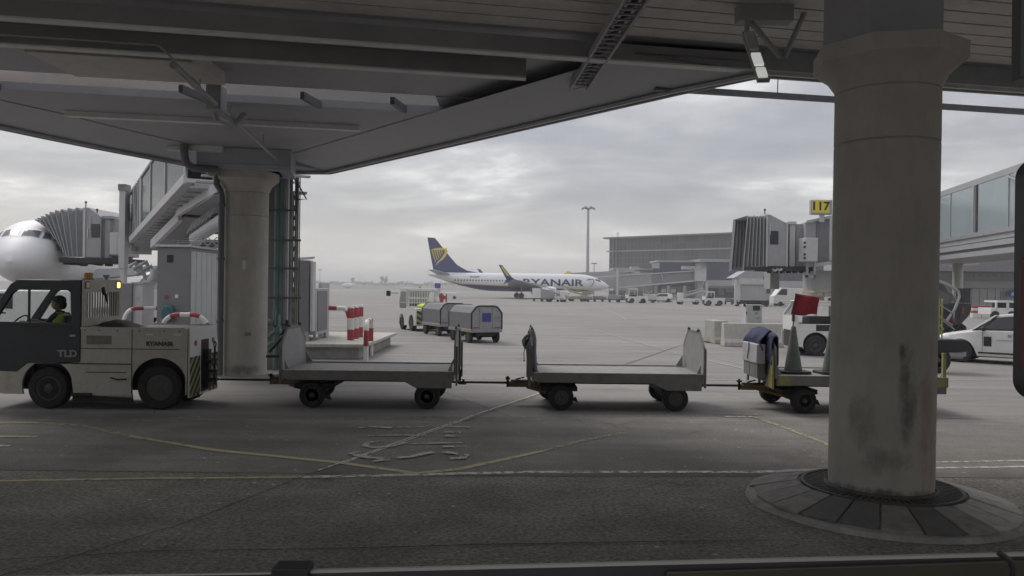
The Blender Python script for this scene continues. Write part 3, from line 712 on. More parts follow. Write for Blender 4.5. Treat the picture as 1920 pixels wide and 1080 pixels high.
# barred rear guard across the back of the cab
gb = MB(); gx = -.385
outer = [(.0, 1.34), (wd, 1.34), (wd, 2.07), (wd - .05, 2.11), (.05, 2.11), (0, 2.07)]
hole = [(.10, 1.48), (wd - .10, 1.48), (wd - .10, 1.90), (.10, 1.90)]
gb.prism([outer, hole], 'x', gx, gx + .03)
gb.build('guard_frame', M['cream'], tug, bevel=.005)
gb = MB()
for i in range(13): y = .15 + i * (wd - .3) / 12; gb.box(gx + .004, gx + .022, y - .011, y + .011, 1.48, 1.90)
gb.build('guard_bars', M['cream'], tug)
b = MB(); b.box(gx - .03, gx - .012, .10, wd - .1, 1.42, 1.95); b.build('rear_window', M['clear'], tug)
b = MB(); b.tube([(gx + .035, .60, 1.98), (gx + .045, .62, 1.9), (gx + .04, .70, 1.84), (gx + .045, .76, 1.70)], [.03, .035, .02, .012]); b.build('cable_tie_bundle', M['black'], tug)
for y, m, nm in ((.10, 'signwhite', 'reversing_lamp'), (wd - .16, 'amberlit', 'amber_lamp')):
    b = MB(); b.box(gx + .031, gx + .05, y - .05, y + .05, 1.975, 2.065); b.build(nm, M[m], tug, bevel=.006)
    q = MB(); q.prism([[(y - .065, 1.96), (y + .065, 1.96), (y + .065, 2.08), (y - .065, 2.08)], [(y - .05, 1.975), (y + .05, 1.975), (y + .05, 2.065), (y - .05, 2.065)]], 'x', gx + .0305, gx + .046); q.build('lamp_surround', M['red'] if nm[0] == 'r' else M['beacon'], tug)
b = MB(); b.lathe([(.085, 2.10), (.085, 2.13), (.07, 2.135), (.072, 2.21), (.06, 2.225), (.001, 2.23)], c=(-.50, .42, 0), n=20); bc = b.build('beacon', [M['beacon']], tug)
b = MB(); b.lathe([(.088, 2.095), (.088, 2.125)], c=(-.50, .42, 0), n=20); b.build('beacon_base', M['black'], bc)
b = MB(); b.lathe([(.05, 2.10), (.04, 2.15), (.06, 2.19), (.06, 2.2), (.001, 2.2)], c=(-.50, 1.02, 0), n=14); b.build('horn', M['steel'], tug)
# rubber sheet on the hood, lights, steering wheel, seat
b = MB(); rg_ = []
for i in range(12):
    t = i / 11; x = -.26 + t * .72; ring = []
    for k in range(10):
        a = 2 * math.pi * k / 10; ring.append((x, .35 + .22 * math.cos(a), 1.345 + max(0, math.sin(a)) * .11 * math.sin(math.pi * min(1, t * 1.1 + .05)) * (1 + .4 * noise.noise(Vector((x * 9, k, 0))))))
    rg_.append(ring)
b.loft(rg_); b.build('folded_cover', M['black'], tug)
for x in (.72, 1.17): b = MB(); b.box(x - .06, x + .06, -.012, .0, 1.215, 1.24); b.build('side_marker', M['signwhite'], tug, bevel=.003)
b = MB(); b.box(-.30, .1, -.006, 0, 1.06, 1.20); b.build('louvre_plate', mat('dark sticker', (.20, .18, .15), .6, var=.3, scale=14), tug)
lettering('RYANAIR', .10, M['letterdk'], tug, (.88, -.008, 1.075), bold=.004, sx=1.05)
lettering('TLD', .15, M['letter'], tug, (-.60, -.012, .90), bold=.006, sx=1.15)
b = MB(); b.tube([(-1.40 + .15 * 0, .62 + .19 * math.cos(k * math.pi / 8), 1.36 + .16 * math.sin(k * math.pi / 8)) if 0 else (-1.76 + .10 * math.sin(k * math.pi / 8), .62 + .19 * math.cos(k * math.pi / 8), 1.34 + .15 * math.sin(k * math.pi / 8)) for k in range(17)], .014, 8); b.tube([(-1.76, .62, 1.34), (-1.85, .62, 1.0)], .022); b.build('steering_wheel', M['black'], tug)
b = MB(); b.box(-1.34, -.86, .32, .92, .80, .98); b.box(-.88, -.80, .32, .92, .95, 1.50); b.build('seat', M['black'], tug, bevel=.03)
for x in (-.40, .43): b = MB(); b.box(x, x + .008, -.006, 0, .26 if x > 0 else .78, 1.30); b.build('panel_gap', M['under'], tug)
b = MB(); b.box(-.56, -.47, -.022, -.004, 1.18, 1.21); b.build('door_handle', M['steel'], tug, bevel=.004)
b = MB(); b.box(-1.30, -.50, -.010, -.004, 1.33, 1.345); b.build('window_seal', M['under'], tug)
b = MB(); b.tube([(-1.60, -.01, 1.55), (-1.66, -.14, 1.56)], .012); b.box(-1.70, -1.62, -.26, -.12, 1.45, 1.72); b.build('wing_mirror', M['black'], tug, bevel=.01)
b = MB(); b.tube([(.10, -.01, .52), (.22, -.02, .49), (.36, -.01, .50)], .012, 6); b.build('dent_scratch', M['under'], tug)
for x in (-.33, -.1, .2, .55, .95, 1.2): b = MB(); b.lathe([(.001, -.008), (.012, -.008), (.012, 0)], c=(x, 0, 1.285), n=10, axis='y'); b.build('bolt', M['rim'], tug)
# rear plate with chevrons, tow hitch
rx = 1.335
b = MB(); b.prism([(.02, .20), (wd - .02, .20), (wd - .02, 1.02), (wd - .10, 1.34), (.02, 1.34)], 'x', rx, rx + .03); pl_ = b.build('rear_plate', M['signwhite'], tug, bevel=.004)
for s, y0, y1 in ((1, .02, .46), (-1, .86, wd - .02)):
    b = MB()
    for k in range(-3, 8):
        # slanted stripes clipped to the panel
        zb = .20 + k * .18; P = []
        yA, yB = (y0, y1)
        q = [Vector((yA, zb + (0 if s > 0 else .42))), Vector((yB, zb + (.42 if s > 0 else 0))), Vector((yB, zb + .085 + (.42 if s > 0 else 0))), Vector((yA, zb + .085 + (0 if s > 0 else .42)))]
        q = clip(clip(q, lambda p: p.y - .21), lambda p: .86 - p.y)
        if len(q) > 2: b.prism([(p.x, p.y) for p in q], 'x', rx + .0305, rx + .033)
    b.build('chevron_stripes', M['under'], pl_)
for y0, y1 in ((.02, .46), (.86, wd - .02)): b = MB(); b.box(rx + .0301, rx + .0303, y0, y1, .21, .86); b.build('yellow_field', M['yellow'], pl_)
b = MB(); b.box(rx + .03, rx + .034, .5, .84, .24, 1.12); b.build('hitch_recess', M['under'], pl_)
b = MB()
for y in (.25, 1.05): b.lathe([(.001, rx + .04), (.05, rx + .04), (.05, rx + .03)], c=(0, y, 1.08), axis='x', n=16)
b.build('tail_lamp', M['red'], tug)
b = MB(); b.box(rx + .03, rx + .12, .60, .74, .30, .95); b.box(rx + .1, rx + .24, .62, .72, .40, .46); b.box(rx + .1, rx + .24, .62, .72, .56, .60); b.tube([(rx + .2, .67, .34), (rx + .2, .67, .98)], .018); b.tube([(rx + .2, .67 + .05 * math.cos(k * .785), 1.03 + .05 * math.sin(k * .785)) for k in range(9)], .012, 6); b.box(rx + .08, rx + .2, .5, .85, .74, .78)
b.build('tow_hitch', M['under'], tug, bevel=.004)
b = MB(); b.tube([(rx + .05, .3, .25), (rx + .16, .1, .22)], .015); b.build('tow_hook', M['under'], tug)

# ================================================================== DRIVER
def skinned(name, joints, edges, m, parent=None, root=0, levels=2):
    me = bpy.data.meshes.new(name); me.from_pydata([j[0] for j in joints], edges, []); o = bpy.data.objects.new(name, me); col.objects.link(o)
    sk = o.modifiers.new('skin', 'SKIN'); sk.use_smooth_shade = True
    for v, j in zip(me.skin_vertices[0].data, joints): v.radius = (j[1], j[2] if len(j) > 2 else j[1]); v.use_root = False
    me.skin_vertices[0].data[root].use_root = True
    ss = o.modifiers.new('sub', 'SUBSURF'); ss.levels = levels; ss.render_levels = levels
    bpy.context.view_layer.update()
    me2 = bpy.data.meshes.new_from_object(o.evaluated_get(bpy.context.evaluated_depsgraph_get()))
    bpy.data.objects.remove(o); me2.materials.clear(); me2.materials.append(m)
    for p in me2.polygons: p.use_smooth = True
    o = bpy.data.objects.new(name, me2); col.objects.link(o); o.parent = parent; return o
drv = thing('person', 'driver in yellow hi-vis vest and dark cap sitting in the tractor cab, hands forward', 'person', (-6.59 - 1.06, TY + .60, 0), R(.6))
J = [((.02, 0, 1.02), .15, .13), ((.03, 0, 1.2), .13, .15), ((.0, 0, 1.38), .12, .17), ((-.02, 0, 1.50), .09, .14), ((-.04, 0, 1.57), .048), ((-.06, 0, 1.64), .055),
     ((-.02, -.19, 1.47), .062), ((-.17, -.24, 1.28), .048), ((-.43, -.20, 1.33), .036), ((-.50, -.19, 1.36), .026),
     ((-.02, .19, 1.47), .062), ((-.18, .23, 1.28), .048), ((-.43, .18, 1.35), .036), ((-.50, .17, 1.38), .026),
     ((-.05, -.12, .98), .09), ((-.46, -.13, 1.0), .07), ((-.62, -.13, .84), .05), ((-.05, .12, .98), .09), ((-.46, .13, 1.0), .07), ((-.62, .13, .84), .05)]
E = [(0, 1), (1, 2), (2, 3), (3, 4), (4, 5), (3, 6), (6, 7), (7, 8), (8, 9), (3, 10), (10, 11), (11, 12), (12, 13), (0, 14), (14, 15), (15, 16), (0, 17), (17, 18), (18, 19)]
skinned('body', J, E, M['cloth'], drv)
hd = MB(); rings = []
for z, cx_, rx_, ry_ in ((1.575, -.03, .035, .035), (1.60, -.055, .06, .05), (1.625, -.068, .078, .06), (1.66, -.062, .09, .068), (1.70, -.055, .098, .074), (1.74, -.05, .10, .077), (1.78, -.045, .094, .072), (1.81, -.04, .07, .055), (1.828, -.038, .03, .025)):
    rings.append([(cx_ + rx_ * math.cos(2 * math.pi * k / 20), ry_ * math.sin(2 * math.pi * k / 20), z) for k in range(20)])
hd.loft(rings); hd.add([(-.150, -.012, 1.695), (-.150, .012, 1.695), (-.176, .010, 1.665), (-.176, -.010, 1.665), (-.150, 0, 1.655)], [(0, 1, 2, 3), (3, 2, 4), (0, 3, 4), (1, 4, 2)])
hd.ball((-.045, -.078, 1.69), (.018, .008, .03), 8); hd.ball((-.045, .078, 1.69), (.018, .008, .03), 8)
h_ = hd.build('head', M['skin'], drv, ang=60)
b = MB(); 
for y in (-.03, .03): b.ball((-.146, y, 1.712), (.010, .013, .008), 8)
b.box(-.152, -.14, -.022, .022, 1.634, 1.640); b.build('eyes_and_mouth', M['hair'], h_)
b = MB(); b.ball((-.03, 0, 1.755), (.112, .088, .085), 14); b.add([(-.12, -.065, 1.765), (-.12, .065, 1.765), (-.21, .045, 1.745), (-.21, -.045, 1.745), (-.12, -.065, 1.775), (-.12, .065, 1.775), (-.21, .045, 1.752), (-.21, -.045, 1.752)], [(0, 1, 2, 3), (4, 5, 6, 7), (0, 3, 7, 4), (1, 2, 6, 5), (3, 2, 6, 7)]); b.ball((.03, 0, 1.68), (.055, .078, .085), 10)
b.build('cap', M['hair'], drv, ang=60)
b = MB(); rings = []
for z, cx_, rx_, ry_ in ((1.0, .03, .165, .19), (1.15, .035, .155, .19), (1.30, .02, .158, .232), (1.42, .0, .150, .228), (1.50, -.01, .115, .18), (1.555, -.02, .07, .10)):
    rings.append([(cx_ + rx_ * math.cos(2 * math.pi * k / 24), ry_ * math.sin(2 * math.pi * k / 24), z) for k in range(24)])
b.loft(rings); vst = b.build('hi_vis_vest', M['hivis'], drv)
b = MB()
for z, f in ((1.14, 1.02), (1.26, 1.025)):
    b.loft([[(.03 + .157 * f * math.cos(2 * math.pi * k / 24), .197 * f * math.sin(2 * math.pi * k / 24), z + dz) for k in range(24)] for dz in (0, .045)], caps=False)
b.build('reflective_band', M['lip'], vst)
for s in (-1, 1):
    hx, hy, hz = -.52, s * .185, 1.375
    q = MB(); q.ball((hx, hy, hz), (.045, .022, .036), 10); hand = q.build('hand', M['skin'], drv)
    for k in range(4):
        f = MB(); L_ = (.05, .058, .055, .045)[k]; zz = hz + .024 - k * .016
        f.tube([(hx - .035, hy, zz), (hx - .035 - L_ * .6, hy - s * .008, zz + .004), (hx - .03 - L_ * .8, hy - s * .03, zz - .004)], [.009, .0085, .006], 8); f.build('finger', M['skin'], hand)
    f = MB(); f.tube([(hx, hy - s * .015, hz + .02), (hx - .03, hy - s * .035, hz + .03), (hx - .055, hy - s * .035, hz + .022)], [.011, .009, .007], 8); f.build('thumb', M['skin'], hand)

# ================================================================== FLAT CARTS
def make_cart(x, y, label):
    t = thing('baggage_cart', label, 'flat cart', (x, y, 0), 0, 'flat baggage carts towed in a row')
    hl = 1.41; w = 1.50
    b = MB(); b.box(-hl, hl, .0, w, .60, .622); b.build('deck', M['cartdeck'], t)
    b = MB()
    b.prism([(-hl, .50), (-hl, .635), (hl, .635), (hl, .36), (hl - .60, .36), (hl - .82, .475), (-hl + .1, .475)], 'y', -.03, -.001)
    b.prism([(-hl, .50), (-hl, .635), (hl, .635), (hl, .36), (hl - .60, .36), (hl - .82, .475), (-hl + .1, .475)], 'y', w + .001, w + .03)
    b.box(-hl - .03, -hl - .001, -.03, w + .03, .47, .635); b.box(hl + .001, hl + .03, -.03, w + .03, .47, .635)
    b.build('side_frame', M['cartgrey'], t, bevel=.006)
    b = MB(); b.box(-hl, hl, -.034, -.008, .636, .648); b.box(-hl, hl, w + .008, w + .034, .636, .648); b.build('deck_edge', M['lip'], t)
    prof = [(.0, .58), (w, .58), (w, 1.06), (w - .33, 1.32), (.33, 1.32), (0, 1.06)]
    for s in (-1, 1):
        x0 = s * (hl + .034); q = MB(); q.prism(prof, 'x', x0, x0 + s * .022); e = q.build('end_board', M['board'], t, bevel=.005)
        q = MB()
        xo = x0 + s * .0225
        for y0 in (.03, w / 2, w - .07): q.box(xo, xo + s * .035, y0, y0 + .05, .40, 1.06 if y0 != w / 2 else 1.3)
        for i in range(len(prof)):
            if i == 0: continue
            a, c = prof[i], prof[(i + 1) % len(prof)]; q.beam((x0 + s * .011, a[0], a[1]), (x0 + s * .011, c[0], c[1]), .05, .03, up=(1, 0, 0))
        q.build('board_stiffener', M['cartgrey'], e, bevel=.004)
        q = MB()
        for yy in (.40, w - .40):
            q.tube([(x0, yy - .05, 1.33), (x0, yy - .05, 1.36), (x0, yy, 1.38), (x0, yy + .05, 1.36), (x0, yy + .05, 1.33)], .016, 8)
        q.build('grab_handle', M['black'], e)
        q = MB(); q.add([(s * hl, .05, .63), (s * (hl - .08), .05, .63), (s * hl, .05, .80), (s * hl, .065, .63), (s * (hl - .08), .065, .63), (s * hl, .065, .80)], [(0, 1, 2), (3, 4, 5), (0, 1, 4, 3), (1, 2, 5, 4), (0, 2, 5, 3)])
        q.build('gusset', M['board'], t); q = MB()
        q.add([(s * hl, w - .05, .63), (s * (hl - .14), w - .05, .63), (s * hl, w - .05, .85), (s * hl, w - .065, .63), (s * (hl - .14), w - .065, .63), (s * hl, w - .065, .85)], [(0, 1, 2), (3, 4, 5), (0, 1, 4, 3), (1, 2, 5, 4), (0, 2, 5, 3)])
        q.build('gusset', M['board'], t)
    b = MB(); b.box(-hl + .1, hl - .1, .30, .38, .42, .6); b.box(-hl + .1, hl - .1, w - .38, w - .30, .42, .6)
    for xx in (-.6, 0, .6): b.box(xx, xx + .06, .3, w - .3, .46, .56)
    b.lathe([(.30, .38), (.30, .46)], c=(-hl + .45, w / 2, 0), n=28); b.box(-hl + .12, -hl + .75, .22, w - .22, .30, .38); b.box(-hl + .36, -hl + .50, .1, w - .1, .17, .27)
    b.box(hl - .52, hl - .38, .1, w - .1, .17, .27); b.box(hl - .62, hl - .25, .2, w - .2, .27, .42); b.build('underframe', M['under'], t, bevel=.006)
    steer = R(9)
    wheel(t, -hl + .46, .10, .215, .15, rotz=steer); wheel(t, -hl + .34, w - .10, .215, .15, rotz=steer)
    wheel(t, hl - .42, .10, .215, .15); wheel(t, hl - .42, w - .10, .215, .15)
    # hitch and tow bar towards the vehicle ahead
    b = MB(); b.box(-hl - .42, -hl + .1, w / 2 - .09, w / 2 + .09, .31, .40); b.beam((-hl - .1, w / 2 - .05, .31), (-hl + .25, w / 2 - .25, .24), .04, .05); b.beam((-hl - .1, w / 2 + .05, .31), (-hl + .25, w / 2 + .25, .24), .04, .05); b.build('drawbar', M['amberyel'], t, bevel=.006)
    b = MB(); b.box(-hl - .38, -hl - .02, w / 2 - .07, w / 2 + .07, .401, .425); b.tube([(-hl - .44, w / 2, .30), (-hl - .44, w / 2, .49)], .022); b.box(-hl - .48, -hl - .40, w / 2 - .03, w / 2 + .03, .44, .47); b.beam((-hl - .3, w / 2 - .02, .44), (-hl - .15, w / 2 + .03, .47), .03, .02)
    b.tube([(-hl - .42, w / 2, .375), (-2.74, w / 2, .375)], [.022, .018], 8)
    b.tube([(-2.80 + .05 * math.cos(k * .785), w / 2 + .05 * math.sin(k * .785), .375) for k in range(9)], .014, 6)
    b.build('tow_bar', M['under'], t)
    b = MB(); b.tube([(hl + .03, w / 2, .40), (hl + .08, w / 2, .36), (hl + .15, w / 2, .375), (hl + .15, w / 2, .43)], .025, 8); b.tube([(hl + .10, w / 2 - .02, .34), (hl + .10, w / 2 - .02, .60), (hl + .05, w / 2 - .02, .60)], .012, 6); b.box(hl + .08, hl + .2, w / 2 - .05, w / 2 + .05, .34, .355); b.build('coupling', M['under'], t)
    b = MB(); b.add([(-hl + .72, .12, .22), (-hl + .76, .12, .12), (-hl + .66, .12, .16), (-hl + .72, .22, .22), (-hl + .76, .22, .12), (-hl + .66, .22, .16)], [(0, 1, 2), (3, 4, 5), (0, 1, 4, 3), (1, 2, 5, 4), (0, 2, 5, 3)]); b.build('wheel_chock_arm', M['under'], t)
    return t
CY = 13.42
cart1 = make_cart(-2.40, CY, 'empty flat cart coupled directly behind the tow tractor')
cart2 = dup(cart1, (1.80, CY + .04, 0), R(.5), 'empty flat cart in the middle of the row, clothing hanging on its front end board')
cart3 = dup(cart1, (5.90, CY + .02, 0), R(.3), 'flat cart partly behind the right pier, carrying a tall cone')
# the third cart wears yellow brackets at its ends
for s in (-1, 1):
    q = MB(); x0 = s * 1.412
    q.prism([(0, .42), (.40, .42), (.20, .66), (0, 1.0)] if s < 0 else [(0, .36), (.12, .36), (.10, 1.25), (0, 1.1)], 'x', x0 + s * .066, x0 + s * .10); q.build('yellow_bracket', M['yellow'], cart3, bevel=.004)
    q = MB(); q.box(s * 1.20, s * 1.412, -.036, -.031, .475, .63); q.build('yellow_patch', M['yellow'], cart3)

for ch in list(cart3.children):
    if ch.name.startswith(('end_board', 'yellow_bracket')) and sum(v.co.x for v in ch.data.vertices) > 0:
        for g_ in list(ch.children): bpy.data.objects.remove(g_)
        bpy.data.objects.remove(ch)
q = MB(); q.box(1.345, 1.40, -.03, .02, .40, 1.05); q.build('yellow_post', M['yellow'], cart3, bevel=.004)
# clothing draped over end boards
def drape(name, label, x, y0, y1, ztop, zb_out, m, cat, bulge=.07, seed=1, zb_in=None, rz=0):
    t = MB(); n = 22; k = 26; rings = []
    zi = zb_in if zb_in is not None else ztop - .12
    for i in range(n):
        u = i / (n - 1); y = y0 + (y1 - y0) * u; ring = []
        ez = .05 * math.sin(u * math.pi); 
        outl = []
        for j in range(k):
            v = j / (k - 1)
            if v < .2: z = zi + (ztop + ez - zi) * (v / .2); dx = .035
            elif v < .32: a = (v - .2) / .12 * math.pi; z = ztop + ez + .035 * math.sin(a); dx = .035 * math.cos(a) - .0
            else: f = (v - .32) / .68; z = ztop + ez - (ztop - zb_out) * f; dx = -.04 - bulge * math.sin(f * math.pi * .8)
            nn = noise.noise(Vector((y * 7 + seed, z * 5, seed))) * .045 + noise.noise(Vector((y * 16, z * 11, seed * 2))) * .02
            outl.append((x + dx - abs(nn) * (1 if dx < 0 else -.3) , y + nn * .5, z + nn * .5 + (noise.noise(Vector((y * 6, 3, seed))) * .09 if j == k - 1 else 0)))
        rings.append(outl)
    t.loft(rings, caps=False, closed=False); o = t.build(name, m, None, ang=180)
    sd_ = o.modifiers.new('thick', 'SOLIDIFY'); sd_.thickness = .018; sd_.offset = 0
    ss = o.modifiers.new('sub', 'SUBSURF'); ss.levels = 1; ss.render_levels = 1
    return tag(o, label, cat)
o = MB(); rings = []
for z, xa, xb in ((.60, .44, .50), (.66, .40, .49), (.75, .33, .48), (.85, .31, .48), (.95, .30, .475), (1.05, .28, .475), (1.12, .30, .475), (1.18, .345, .475), (1.25, .355, .46), (1.31, .36, .44), (1.345, .375, .42)):
    cx_ = (xa + xb) / 2 - .04; hx = (xb - xa) / 2; yc = CY + .62; hy = .56 if z < 1.1 else .56 - (z - 1.1) * 1.0
    rings.append([(cx_ + hx * math.copysign(abs(math.cos(a)) ** .6, math.cos(a)) * (1 + .30 * noise.noise(Vector((k * .9, z * 3.5, 1)))), yc + hy * math.copysign(abs(math.sin(a)) ** .6, math.sin(a)), z + .035 * noise.noise(Vector((k * .7, z * 2, 7)))) for k in range(28) for a in (2 * math.pi * k / 28,)])
o.loft(rings); o = o.build('hanging_coat', mat('grey blue coat', (.115, .125, .15), .9, var=.25, scale=7, bump=.5, bscale=30), ang=180); tag(o, 'long grey-blue coat draped over the front end board of the middle cart', 'coat')
o.modifiers.new('sub', 'SUBSURF').render_levels = 1
o = MB(); o.ball((.285, CY + .42, 1.12), (.085, .20, .12), 16); o.v = [tuple(Vector(v) + Vector((noise.noise(Vector(v) * 11), noise.noise(Vector(v) * 9 + Vector((3, 1, 2))), noise.noise(Vector(v) * 10 + Vector((7, 5, 1))))) * .05) for v in o.v]
tag(o.build('cloth_bundle', M['black'], ang=180), 'small dark bundle hung high on the front end board of the middle cart', 'bundle')
o = MB(); o.tube([(.235, CY + .2, 1.05), (.215, CY + .2, .95), (.222, CY + .2, .84)], .007, 6); o.ball((.222, CY + .2, .82), .014, 8)
tag(o.build('drawstring', M['black']), 'thin dark cord dangling from the bundle on the middle cart', 'cord')
drape('work_jacket', 'navy blue jacket bundled over the front end board of the cart with the cone', 5.90 - 1.46, CY + .30, CY + 1.26, 1.34, 1.06, M['bluecloth'], 'jacket', .12, 9, 1.0)
drape('blue_trousers', 'dark blue garment hanging inside the front end of the cart with the cone', 5.90 - 1.44, CY + .05, CY + .55, 1.26, .80, M['bluecloth'], 'garment', .02, 12, .80)
cr_ = thing('document_box', 'pale grey box with dark cord on the end board below the blue jacket', 'box', (5.90 - 1.56, CY + .78, .80))
o = MB(); o.box(-.12, .03, -.45, .40, 0, .34); o.build('shell', M['bridgelt'], cr_, bevel=.015)
o = MB(); o.tube([(-.13, -.02, .36), (-.135, -.04, .26), (-.13, .02, .18), (-.135, .03, .10), (-.135, .05, .05)], .008, 6); o.build('cord', M['black'], cr_)
o = MB(); o.box(-.10, .03, -.42, .38, -.24, -.004); o.box(-.105, -.101, -.30, -.18, -.24, -.01); o.box(-.105, -.101, .02, .1, -.24, -.01); o.build('lower_panel', M['cartgrey'], cr_, bevel=.01)
# cones lying and standing on cart three
cn = thing('traffic_cone', 'tall grimy grey-green cone with black base standing on the third flat cart', 'cone', (4.95, CY + .62, .622))
o = MB(); o.lathe([(.145, .05), (.15, .06), (.04, .80), (.035, .82), (.02, .82), (.001, .80)], n=28); o.build('cone_body', M['conegreen'], cn)
o = MB(); pts = [(.26, -.18), (.26, .18), (.18, .26), (-.18, .26), (-.26, .18), (-.26, -.18), (-.18, -.26), (.18, -.26)]; o.prism(pts, 'z', 0, .05); o.build('cone_base', M['black'], cn, bevel=.01)
cn2 = dup(cn, (5.62, CY + .62, .622), R(5), 'tall cone on the third flat cart, mostly hidden behind the right pier')
fl = thing('red_flag', 'dark red cloth flag on a short pole rising above the tall cone', 'flag', (4.93, CY + .62, 1.40))
o = MB(); o.tube([(0, 0, -.05), (.02, 0, .14), (.06, .02, .62)], .012, 8); o.build('pole', M['black'], fl)
o = MB(); rows_ = []
for i in range(14):
    u = i / 13; r_ = []
    for j in range(10):
        v = j / 9; xx = .07 + u * .42 - v * .08 * (1 - u) ; zz = .62 - v * (.36 + .02 * math.sin(u * 5)) - u * .07 + (.05 * u * v)
        r_.append((xx - .0 + (-.05 * v if u > .6 else 0), .02 + .035 * math.sin(u * 7 + v * 2), zz))
    rows_.append(r_)
o.loft(rows_, caps=False, closed=False); f_ = o.build('cloth', M['redcloth'], fl, ang=180); f_.modifiers.new('s', 'SOLIDIFY').thickness = .006

# ================================================================== BUS PARTS seen from the seat
DB = .62
def bp(px, py, D=DB): return at(px, py, D)
sl = thing('window_sill', 'dark window sill along the bottom edge of the picture with a bright lip', 'window sill')
a = bp(1990, 1036); b_ = bp(576, 1070); k0 = bp(-80, 1086)
o = MB()
def slabseg(mb, p, q, z1, dep, mi=0): mb.add([(p.x, p.y, p.z), (q.x, q.y, q.z), (q.x, q.y + dep, q.z), (p.x, p.y + dep, p.z), (p.x, p.y, p.z - z1), (q.x, q.y, q.z - z1), (q.x, q.y + dep, q.z - z1), (p.x, p.y + dep, p.z - z1)], [(0, 1, 2, 3), (4, 5, 6, 7), (0, 1, 5, 4), (1, 2, 6, 5), (2, 3, 7, 6), (3, 0, 4, 7)], mi)
dn = Vector((0, 0, -.0022))
slabseg(o, b_ + dn, a + dn, .09, .004); slabseg(o, k0, b_ + Vector((-.0, 0, -.004)), .08, .004); o.build('sill', M['greyblk'], sl, smooth=False)
o = MB(); slabseg(o, b_, a, .0022, .004); slabseg(o, k0 + Vector((0, 0, .0012)), b_ + Vector((-.028, 0, -.0022)), .0010, .002); o.build('bright_lip', M['trim'], sl, smooth=False)
o = MB(); slabseg(o, bp(1250, 1073, .615), bp(1990, 1049, .615), .03, .003); o.build('olive_trim', M['olive'], sl, bevel=.001)
o = MB(); slabseg(o, bp(508, 1067, .61), bp(576, 1067, .61), .03, .02); o.build('latch_block', M['black'], sl, bevel=.001)
o = MB(); o.tube([bp(1872, 1036, .595), bp(1893, 1050, .594), bp(1900, 1066, .594), bp(1898, 1090, .595)], .0022, 8); o.build('seal_loop', M['black'], sl)
mr_ = thing('mirror_housing', 'rounded dark shell with faded red middle cut off by the right picture edge', 'mirror')
o = MB(); D = 1.15
def rr(x0, x1, y0, y1, r, n=8):
    return arc(x1 - r, y1 - r, r, 0, 90, n) + arc(x0 + r, y1 - r, r, 90, 180, n) + arc(x0 + r, y0 + r, r, 180, 270, n) + arc(x1 - r, y0 + r, r, 270, 360, n)
A = at(1898, 748, D + .03); B = at(2030, 300, D + .03)
o.prism(rr(A.x, A.x + .12, A.z, B.z, .03), 'y', D, D + .03, T=Matrix.Identity(4)); o.build('shell', M['greyblk'], mr_, bevel=.012)
C1 = at(1908, 695, D); C2 = at(2000, 480, D); o = MB(); o.prism(rr(C1.x, A.x + .115, C1.z, C2.z, .012), 'y', D - .004, D - .001); o.build('red_face', M['darkred'], mr_, bevel=.001)
o = MB(); C3 = at(1903, 720, D); o.tube([(A.x + .004, D - .001, B.z - .05), (A.x + .004, D - .001, A.z + .05)], .004); o.build('edge_rim', M['conduit'], mr_)
ma = thing('mirror_bracket', 'dark red straight bracket at the upper right corner with a grey edge', 'bracket')
A = at(1903, 150, D + .02); o = MB(); o.box(A.x, A.x + .12, D, D + .02, A.z, A.z + .32); o.build('arm', M['darkred'], ma, bevel=.003)
o = MB(); o.box(A.x - .006, A.x - .0005, D - .002, D + .02, A.z - .002, A.z + .32); o.build('edge', M['greyblk'], ma, bevel=.001)

# tilted lamp panel hanging under the canopy at the right
lm = thing('hanging_lamp_panel', 'long tilted white panel lamp hanging under the canopy left of the right pier', 'lamp')
a = at(1402, 62, 8.6); b_ = at(1432, 152, 8.1)
o = MB(); o.beam(a, b_, .13, .05, up=(0, 1, 0)); o.build('housing', M['conduit'], lm, bevel=.008)
o = MB()
for t0, t1, m_ in ((.05, .42, 0), (.50, .74, 1), (.80, .97, 1)): 
    p = a.lerp(b_, t0); q = a.lerp(b_, t1); of = Vector((0, -.035, .03)) if (b_ - a).z * (b_ - a).y > 0 else Vector((0, -.035, -.03)); of = Vector((-.01, -.03, .02)); o.beam(p + of, q + of, .095, .03, mi=m_, up=(0, 1, 0))
o.build('diffuser', [M['bridgelt'], M['patchglow']], lm, bevel=.003)
o = MB(); o.beam(at(1400, 60, 8.7), at(1404, 30, 8.9) + Vector((0, 0, .3)), .05, .05); o.box(a.x - .05, a.x + .55, 8.75, 8.95, 5.02, 5.24); o.beam((a.x + .1, 8.8, 5.0), (a.x + .55, 9.2, 4.75), .05, .05); o.beam((a.x + .6, 9.2, 4.75), (a.x + .8, 9.0, 5.3), .05, .05); o.build('bracket', M['beam'], lm, bevel=.01)
